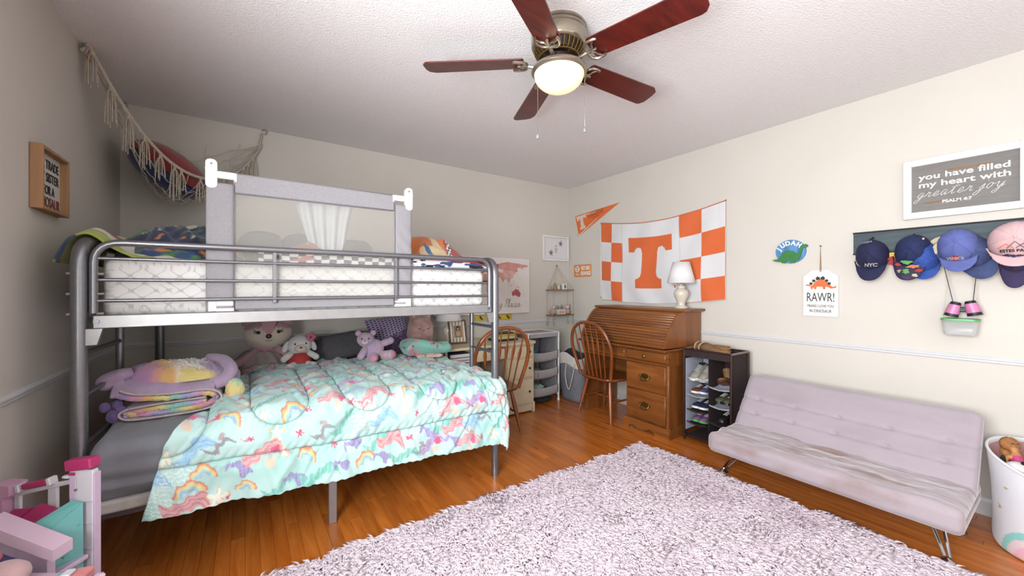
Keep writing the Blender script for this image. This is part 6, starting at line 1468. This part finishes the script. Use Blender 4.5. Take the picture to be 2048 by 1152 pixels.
pt_ = thing('plush_toy', 'small violet plush toy squeezed between blanket and head rail', 'plush toy', (-.478, 2.40, .628))
B().ell((0, 0, .028), (.026, .026, .028), nu=14, nv=10, amp=.06).obj('body', 'violet_plush', pt_, smooth=180)
for (x, y, z) in ((-.028, -.004, .072), (.012, .0, .078), (-.004, .02, .066), (.026, -.012, .050)): B().ell((x, y, z), (.018, .016, .022), nu=12, nv=8).obj('arm', 'violet_plush', pt_, smooth=180)

# ------------------------------------------------------------------ plush toys along the wall
mat('fox_pink', '#bd8f98', 0.95, var=0.06, bump=0.2, bscale=180, sheen=.4); mat('fox_cream', '#cfc0b2', 0.95, var=0.05, bump=0.2, bscale=180, sheen=.4); mat('tulle', '#a3938f', 0.95, var=0.08); mat('plush_white', '#cfcaca', 0.95, var=0.04, bump=0.2, bscale=180, sheen=.4)
fx = thing('plush_fox', 'big pink and cream plush fox doll in a tulle skirt', 'plush toy', (.13, 3.24, .655))
B().ell((0, 0, .245), (.150, .105, .108), nu=40, nv=24).obj('head', 'fox_cream', fx, smooth=180)
cap_ell(Matrix.Translation((0, .004, .247)), (.152, .108, .110), .30, 1).obj('head_cap', 'fox_pink', fx, smooth=180)
B().prism([(-.050, .350), (.050, .350), (.030, .285), (.0, .225), (-.030, .285)], -.112, -.06).obj('brow_patch', 'fox_pink', fx, smooth=0)
for sx in (-1, 1):
    e = B(Matrix.Translation((sx * .115, .01, .335)) @ Matrix.Rotation(R(sx * 28), 4, 'Y')).lathe([(.048, -.02), (.042, .015), (.024, .055), (.004, .080)], n=16).obj('ear', 'fox_pink', fx, smooth=180)
    B(Matrix.Translation((sx * .115, -.020, .335)) @ Matrix.Rotation(R(sx * 28), 4, 'Y')).ell((0, 0, .022), (.020, .022, .038), nu=12, nv=8).obj('inner_ear', 'fox_cream', e, smooth=180)
    ey = B().ell((sx * .058, -.094, .262), (.013, .008, .012), nu=14, nv=8).obj('eye', 'black', fx, smooth=180); b = B()
    for k in range(3): b.tube([(sx * (.066 + .003 * k), -.100, .268 - .004 * k), (sx * (.084 + .002 * k), -.094, .280 - .010 * k)], .0018, 5)
    b.obj('lashes', 'black', ey)
B().ell((0, -.108, .236), (.018, .012, .017), nu=16, nv=10).obj('nose', mat('nose_brown', '#3a1f1c', 0.4), fx, smooth=180)
B().tube([(-.02, -.106, .208), (0, -.108, .204), (.02, -.106, .208)], .0014, 5).obj('mouth', 'nose_brown', fx)
B().ell((-.03, 0, .110), (.085, .075, .075), nu=24, nv=14).obj('body', 'fox_pink', fx, smooth=180)
b = B(); n = 48; vs = []; fs = []
for i in range(9):
    s_ = i / 8
    for k in range(n): a = 2 * PI * k / n; r_ = .075 + .10 * s_ ** .8 + .010 * s_ * math.sin(11 * a); vs.append((-.045 + r_ * 1.05 * math.cos(a), -.015 + r_ * .72 * math.sin(a), .135 - .118 * s_ + .004 * math.sin(11 * a)))
for i in range(8): fs += [(i * n + k, i * n + (k + 1) % n, (i + 1) * n + (k + 1) % n, (i + 1) * n + k) for k in range(n)]
b.add(vs, fs).obj('skirt', 'tulle', fx, smooth=180, solid=.002)
for (p, q) in (((.045, -.06, .15), (.125, -.10, .095)), ((-.07, -.05, .13), (-.17, -.11, .07))): B().tube([p, Vector(p).lerp(Vector(q), .5), q], [.020, .024, .026], 12).ell(q, (.026, .026, .026), nu=14, nv=10).obj('arm', 'fox_pink', fx, smooth=180)
for (p, q) in (((-.05, -.10, .030), (-.13, -.27, .024)), ((.02, -.10, .030), (.00, -.25, .024))): B().tube([p, Vector(p).lerp(Vector(q), .5), q], [.024, .026, .028], 12).ell(q, (.032, .036, .030), nu=14, nv=10).obj('leg', 'fox_pink', fx, smooth=180)
kb = thing('plush_toy', 'small white plush toy in a red dress beside the pink fox', 'plush toy', (.315, 3.12, .660))
B().ell((0, 0, .158), (.078, .064, .070), nu=30, nv=18, amp=.03, fr=6).obj('head', 'plush_white', kb, smooth=180)
B().ell((0, -.052, .140), (.040, .034, .030), nu=20, nv=12).obj('muzzle', 'fox_cream', kb, smooth=180)
for sx in (-1, 1):
    B().ell((sx * .084, .0, .150), (.020, .014, .042), (0, R(sx * -24), 0), nu=14, nv=10).obj('ear', 'plush_white', kb, smooth=180)
    B().ell((sx * .034, -.056, .172), (.006, .005, .007), nu=10, nv=8).obj('eye', 'black', kb, smooth=180)
    B().tube([(sx * .05, -.02, .105), (sx * .095, -.04, .075)], [.020, .022], 12).ell((sx * .098, -.042, .072), (.022, .022, .022), nu=12, nv=8).obj('arm', 'plush_white', kb, smooth=180)
    B().tube([(sx * .03, -.04, .03), (sx * .065, -.10, .022)], [.024, .025], 12).ell((sx * .068, -.106, .024), (.030, .026, .026), nu=14, nv=10).obj('leg', 'plush_white', kb, smooth=180)
B().ell((0, -.084, .148), (.009, .006, .006), nu=10, nv=8).obj('nose', 'nose_brown', kb, smooth=180)
B().lathe([(.040, .112), (.060, .085), (.078, .045), (.082, .018), (.070, .008)], n=24).obj('dress', 'red_cloth', kb, smooth=180)
b = B()
for q_ in range(5): b.ell((.066 + .020 * math.cos(q_ * 1.2566), -.036, .212 + .020 * math.sin(q_ * 1.2566)), (.015, .009, .015), nu=12, nv=8)
b.obj('flower', mat('bow_pink', '#b8687c', 0.9, bump=.1), kb, smooth=180)
# grey knit cushion
gk = pillow('knit_cushion', 'charcoal knitted cushion lying between the white plush and the bear', 'cushion', (.625, 3.335, .752), (.225, .075, .105), (R(-22), R(-9), 0), mat('knit_grey', '#565459', 0.95, var=0.25, scale=140, bump=0.5, bscale=150), .62)
# teddy bear
tbm = mat('bear_tie_dye', '#b9a2c4', 0.95, c2='#d5b3bf', scale=9, bump=0.3, bscale=170, sheen=.4); bp_ = mat('bear_pink', '#cf92a8', 0.9, bump=0.15)
te = thing('teddy_bear', 'pastel lilac teddy bear with pink paw pads sitting on the comforter', 'teddy bear', (.80, 3.045, .668), R(-14))
B().ell((.01, 0, .085), (.070, .058, .080), (0, R(18), 0), nu=26, nv=16, amp=.04).obj('body', tbm, te, smooth=180)
B().ell((-.052, -.015, .165), (.062, .055, .055), nu=26, nv=16, amp=.03).obj('head', tbm, te, smooth=180)
B().ell((-.058, -.062, .152), (.028, .022, .022), nu=16, nv=10).obj('muzzle', mat('bear_pale', '#d9c6d2', 0.95, bump=0.2), te, smooth=180); B().ell((-.058, -.083, .160), (.009, .006, .007), nu=10, nv=8).obj('nose', 'bear_pink', te, smooth=180)
for sx in (-1, 1):
    B().ell((-.052 + sx * .052, -.010, .212), (.022, .012, .022), nu=14, nv=10).obj('ear', tbm, te, smooth=180); B().ell((-.055 + sx * .024, -.066, .176), (.006, .004, .006), nu=10, nv=8).obj('eye', 'black', te, smooth=180)
for (p, q) in (((.06, -.02, .125), (.125, -.03, .150)), ((-.05, -.02, .10), (-.085, -.055, .045))): B().tube([p, Vector(p).lerp(Vector(q), .5), q], [.024, .026, .026], 12).ell(q, (.027, .027, .027), nu=14, nv=10).obj('arm', tbm, te, smooth=180)
for (p, q) in (((.0, -.04, .035), (.0, -.115, .036)), ((.06, -.02, .040), (.125, -.075, .050))):
    d_ = (Vector(q) - Vector(p)).normalized(); lg = B().tube([p, Vector(p).lerp(Vector(q), .5), q], [.032, .033, .034], 14).ell(q, (.036, .034, .036), nu=16, nv=10).obj('leg', tbm, te, smooth=180)
    c_ = Vector(q) + d_ * .026; B(Matrix.Translation(c_) @ d_.to_track_quat('Z', 'Y').to_matrix().to_4x4()).ell((0, 0, 0), (.028, .028, .011), nu=16, nv=8).obj('paw_pad', bp_, lg, smooth=180)
# purple patterned pillow
pp = thing('purple_pillow', 'square purple pillow with an interlaced white pattern', 'pillow', (1.015, 3.335, .822))
U, V = np.meshgrid(np.linspace(-1, 1, 120), np.linspace(-1, 1, 120), indexing='ij')
puff = np.maximum(0, (1 - U ** 2) * (1 - V ** 2)) ** .42; sq_ = 1 - .05 * (1 - U ** 2) * 0; sx_ = .175 * (1 - .07 * (1 - V ** 2)); sz_ = .165 * (1 - .07 * (1 - U ** 2))
MP = Matrix.Rotation(R(-20), 4, 'X') @ Matrix.Rotation(R(-9), 4, 'Y')
for side_, sg in (('pillow_front', -1), ('pillow_back', 1)):
    P_ = np.stack([U * sx_, sg * .055 * puff, V * sz_], -1) @ np.array(MP.to_3x3()).T
    c = np.zeros(P_.shape); c[:] = L3('#4f3d63'); a_, b_ = U * .175 / .030, V * .165 / .022
    ring = np.abs(np.hypot((a_ % 1) - .5, ((b_ + .5 * (np.floor(a_) % 2)) % 1) - .5) - .46) < .09; up_ = V > -.12 + .25 * U; c[ring & up_] = L3('#bfb3cf'); lo = ~up_; c[lo & (vnoise(U * 30, V * 30, 4) > .35)] = L3('#9b86a8'); c[lo & (vnoise(U * 22, V * 26, 5) > .6)] = L3('#b58a96')
    cloth(side_, P_[..., 0], P_[..., 1], P_[..., 2], printed('pillow_print', .9, .2, .1), pp, c, w=False)
# pink cat cushion
ct = thing('cat_cushion', 'mottled pink cat shaped plush cushion beside the purple pillow', 'cushion', (1.262, 3.27, .822))
mat('cat_pink', '#a87f78', 0.95, c2='#c9a8a0', scale=16, bump=0.25, bscale=170, sheen=.4)
B().ell((0, 0, 0), (.112, .085, .170), None, 34, 24, .03, 3, 8, .85).obj('body', 'cat_pink', ct, smooth=180)
for sx in (-1, 1): e = B(Matrix.Translation((sx * .062, 0, .142)) @ Matrix.Rotation(R(sx * 16), 4, 'Y')).lathe([(.034, -.02), (.030, .010), (.014, .040), (.003, .055)], n=14).obj('ear', 'cat_pink', ct, smooth=180); B(Matrix.Translation((sx * .062, -.016, .142)) @ Matrix.Rotation(R(sx * 16), 4, 'Y')).ell((0, 0, .010), (.014, .016, .026), nu=10, nv=8).obj('inner_ear', 'fox_cream', e, smooth=180)
for sx in (-1, 1): B().tube(spline([(sx * .038 - .012, -.083, .052), (sx * .038, -.085, .046), (sx * .038 + .012, -.083, .052)], 4), .0022, 5).obj('closed_eye', 'nose_brown', ct)
B().ell((0, -.088, .034), (.008, .005, .006), nu=10, nv=6).obj('nose', 'bow_pink', ct); B().ell((-.04, -.060, -.085), (.055, .036, .055), nu=18, nv=12).obj('belly', 'fox_cream', ct, smooth=180)
# folded flannel and pink cloth
fo = thing('flannel_sheet', 'mint flannel with pink print folded at the foot of the lower bunk', 'blanket', (1.185, 2.985, .684))
def d_fl(A):
    x, y, z = A[..., 0], A[..., 1], A[..., 2]; A[..., 2] = z + np.where(z > .70, .020 * vnoise(x * 9, y * 9, 3) + .045 * np.exp(-(((x - 1.10) / .09) ** 2)) + .010 * vnoise(x * 22, y * 20, 4), .004 * vnoise(x * 9, y * 7, 6)); A[..., 1] = y + .012 * vnoise(x * 10, z * 16, 8); A[..., 0] = x + .015 * vnoise(y * 7, z * 20, 9); return A
padded('folded_layers', printed('flannel_print', .95, .3, .2), fo, 1.015, 1.395, 2.88, 3.10, .696, .768, .033, d_fl, lambda A: patch('#86c4b4', [('#d58fa2', 24, .55, .95), ('#2f5a4f', 36, .60, .9), ('#c25a72', 40, .70, .95), ('#a9d8cc', 8, .35, .6)], 71)(A[..., 0], A[..., 1], A[..., 2]), 90, 34)
fp = thing('pink_cloth', 'pale pink patterned cloth folded under the mint flannel', 'cloth', (1.19, 2.93, .672))
padded('folded_layers', printed('flannel_print', .95, .3, .2), fp, 1.075, 1.30, 2.86, 3.03, .672, .704, .014, None, lambda A: patch('#d0b3a6', [('#b56a68', 34, .45, .9), ('#e4d2c8', 20, .5, .8)], 81)(A[..., 0], A[..., 1], A[..., 2]), 60, 20)

# ------------------------------------------------------------------ doll house in the near corner
mat('dh_white', '#dfdce4', 0.4, var=0.02); mat('dh_pink', '#d9a6c4', 0.4, var=0.03); mat('dh_magenta', '#b8306c', 0.4, var=0.04); mat('dh_lilac', '#d6c0da', 0.4, var=0.03); mat('dh_purple', '#6f5a9c', 0.5, var=0.15)
def teal_mat():
    m, nt, b, N, L = base('dh_teal'); b.inputs['Base Color'].default_value = lin('#5fb9b6'); b.inputs['Roughness'].default_value = .25; b.inputs['Alpha'].default_value = .78
    tc = N('ShaderNodeTexCoord'); nz = N('ShaderNodeTexNoise'); nz.inputs['Scale'].default_value = 6; cr = N('ShaderNodeValToRGB'); cr.color_ramp.elements[0].color = lin('#6cc4c1'); cr.color_ramp.elements[1].color = lin('#93dcd8'); L(tc.outputs['Object'], nz.inputs['Vector']); L(nz.outputs[0], cr.inputs[0]); L(cr.outputs[0], b.inputs['Base Color']); return m
teal_mat()
dh = thing('doll_house', 'pink and white plastic doll house with a teal staircase, bottom left corner', 'doll house', (-.532, 1.878, 0), -math.atan(532.5 / 779))
B().box((.126, .0, .32), (.076, .020, .64), .003).obj('tower', 'dh_white', dh, smooth=30)
for z in (.39, .47, .54): B().box((.146, -.011, z), (.036, .003, .003)).obj('tower_groove', 'dh_lilac', dh)
B().box((.103, -.012, .585), (.020, .004, .070), .001).obj('tower_window', 'dh_lilac', dh, smooth=30); B().cyl((.112, -.010, .578), (.112, -.014, .578), .004, n=10).obj('tower_stud', 'steel_light', dh)
B().box((.099, -.0115, .628), (.022, .004, .010), .002).obj('tower_sign', 'dh_magenta', dh, smooth=30)
B().box((.121, .0, .658), (.084, .036, .034), .004, (0, R(-7), 0)).obj('tower_cap', 'dh_magenta', dh, smooth=30)
B().ell((.078, -.005, .617), (.016, .010, .006), nu=12, nv=6).obj('tower_lamp', 'dh_white', dh, smooth=180)
B().box((.165, .002, .45), (.006, .02, .36), .001).obj('tower_edge', 'dh_lilac', dh, smooth=30)
bm = B().box((-.020, .01, .573), (.215, .012, .014), .002, (0, R(-13), 0)).obj('balcony_beam', 'dh_white', dh, smooth=30)
B().box((-.030, .004, .590), (.082, .022, .018), .003, (0, R(-11), 0)).obj('flower_box', 'dh_magenta', bm, smooth=30)
for x, z in ((-.082, .577), (.018, .600)): B().box((x, .004, z), (.014, .026, .026), .003, (0, R(-11), 0)).obj('box_bracket', 'dh_white', bm, smooth=30)
B().box((.014, .012, .545), (.030, .010, .080), .002).obj('balcony_post', 'dh_white', dh, smooth=30); B().box((-.100, .012, .51), (.018, .010, .10), .002).obj('balcony_post', 'dh_white', dh, smooth=30)
B().prism([(-.150, .30), (-.112, .30), (-.112, .555), (-.092, .560), (-.092, .592), (-.150, .594)], -.02, .03).obj('side_wall', 'dh_pink', dh, smooth=0)
B().add([(-.070, -.045, .470), (.012, -.055, .476), (.055, -.005, .515), (-.012, .0, .530)], [(0, 1, 2, 3)]).obj('roof_panel', 'dh_magenta', dh, smooth=0, solid=.008)
B().add([(-.12, -.045, .472), (-.070, -.045, .478), (-.040, .0, .515), (-.10, .0, .510)], [(0, 1, 2, 3)]).obj('roof_panel', 'dh_magenta', dh, smooth=0, solid=.008)
B().add([(.060, -.082, .511), (.118, -.084, .500), (.143, -.022, .545), (.106, -.018, .548)], [(0, 1, 2, 3)]).obj('stair_top', 'dh_teal', dh, smooth=0, solid=.010)
B().add([(.118, -.084, .500), (.143, -.022, .545), (.145, -.022, .30), (.124, -.084, .30)], [(0, 1, 2, 3)]).obj('stair_side', 'dh_teal', dh, smooth=0, solid=.006)
B().add([(.060, -.082, .511), (.118, -.084, .500), (.124, -.084, .30), (.066, -.082, .30)], [(0, 1, 2, 3)]).obj('stair_front', 'dh_teal', dh, smooth=0, solid=.006)
for k in range(4): B().box((.110 + .004 * k, -.075 + .015 * k, .36 + .04 * k), (.050, .016, .006), .001).obj('stair_step', 'dh_teal', dh, smooth=30)
B().prism([(.005, .545), (.185, .470), (.185, .445), (.168, .436), (.168, .20), (.005, .20)], -.135, -.115).obj('front_wall', 'dh_lilac', dh, smooth=0)
B().add([(.0, -.150, .556), (.202, -.150, .478), (.202, -.150, .446), (.0, -.150, .520), (.0, -.100, .560), (.202, -.100, .482), (.202, -.100, .450), (.0, -.100, .524)], [(0, 1, 2, 3), (7, 6, 5, 4), (0, 4, 5, 1), (2, 6, 7, 3), (1, 5, 6, 2), (0, 3, 7, 4)]).obj('roof_edge', mat('dh_pale', '#e0c3d6', 0.4, var=.02), dh, smooth=0)
B().prism([(.008, .470), (.095, .440), (.108, .425), (.108, .405), (.008, .405)], -.1375, -.1345).obj('window_opening', 'dh_purple', dh, smooth=0)
B().box((.07, -.06, .29), (.20, .16, .012), .002).obj('floor_panel', 'dh_lilac', dh, smooth=30); B().box((.06, -.05, .14), (.20, .14, .28), .004).obj('lower_storey', 'dh_lilac', dh, smooth=30)
B().box((.140, -.066, .372), (.040, .10, .014), .003).obj('base_rim', 'dh_lilac', dh, smooth=30)
# loose toys on a box in front of it
RH = -math.atan(532.5 / 779); O_ = Vector((-.532, 1.878, 0)); E1, E2 = Vector((math.cos(RH), math.sin(RH), 0)), Vector((-math.sin(RH), math.cos(RH), 0))
def hp_(x, y, z): return tuple(O_ + E1 * x + E2 * y + Vector((0, 0, z)))
bx_ = thing('toy_box', 'white box of toys on the floor before the doll house', 'box', hp_(.22, -.225, 0), RH)
B().box((0, 0, .205), (.27, .13, .41), .006).obj('box_body', 'dh_white', bx_, smooth=30); B().box((0, 0, .416), (.28, .14, .012), .004).obj('box_lid', 'dh_pale', bx_, smooth=30)
bg = thing('plush_toy', 'pale pink plush toy lying on the toy box in the near left corner', 'plush toy', hp_(.155, -.215, .423), RH)
mat('pig_pink', '#d9b3b6', 0.9, var=0.06, bump=0.2, sheen=.4)
B().ell((0, 0, .034), (.050, .040, .034), nu=24, nv=14, amp=.04).obj('body', 'pig_pink', bg, smooth=180); B().ell((-.046, -.01, .044), (.030, .030, .028), nu=18, nv=12).obj('head', 'pig_pink', bg, smooth=180)
for sx in (-1, 1): B().ell((-.046, sx * .020, .070), (.008, .006, .012), nu=10, nv=8).obj('ear', 'bow_pink', bg, smooth=180)
gl = thing('toy_glasses', 'brown toy glasses lying beside the pink plush on the toy box', 'toy glasses', hp_(.190, -.270, .440), RH)
b = B()
for sx in (-1, 1): b.tube([(sx * .020 + .016 * math.cos(2 * PI * k / 24), -.004, .0 + .013 * math.sin(2 * PI * k / 24)) for k in range(24)], .003, 8, closed=True)
b.tube([(-.006, -.004, .006), (0, -.006, .009), (.006, -.004, .006)], .0025, 6); b.obj('rims', mat('toy_brown', '#6b3f38', 0.4), gl)
for sx in (-1, 1): B().tube([(sx * .036, 0, .004), (sx * .038, .04, .002), (sx * .036, .055, -.010)], .0025, 6).obj('temple', 'toy_brown', gl)
wn = thing('toy_wand', 'white toy wand with a coral band lying on the toy box', 'toy wand', hp_(.235, -.215, .434), RH)
B().tube([(-.045, 0, .004), (.055, -.01, .0)], [.008, .009], 10).obj('rod', 'dh_white', wn); B().box((.012, -.006, .002), (.016, .021, .021), .004).obj('band', mat('coral', '#d98a8c', 0.4), wn, smooth=30)
st2 = thing('toy_case', 'coral toy case with a white latch at the end of the toy box', 'toy case', hp_(.318, -.205, .423), RH)
B().box((0, 0, .013), (.062, .07, .026), .005, (0, 0, R(18))).obj('case_body', 'coral', st2, smooth=30); B().box((-.012, .0, .030), (.022, .03, .010), .003, (0, 0, R(18))).obj('case_latch', 'dh_white', st2, smooth=30); B().box((-.026, -.01, .029), (.012, .02, .008), .003).obj('case_gem', 'dh_teal', st2, smooth=30)
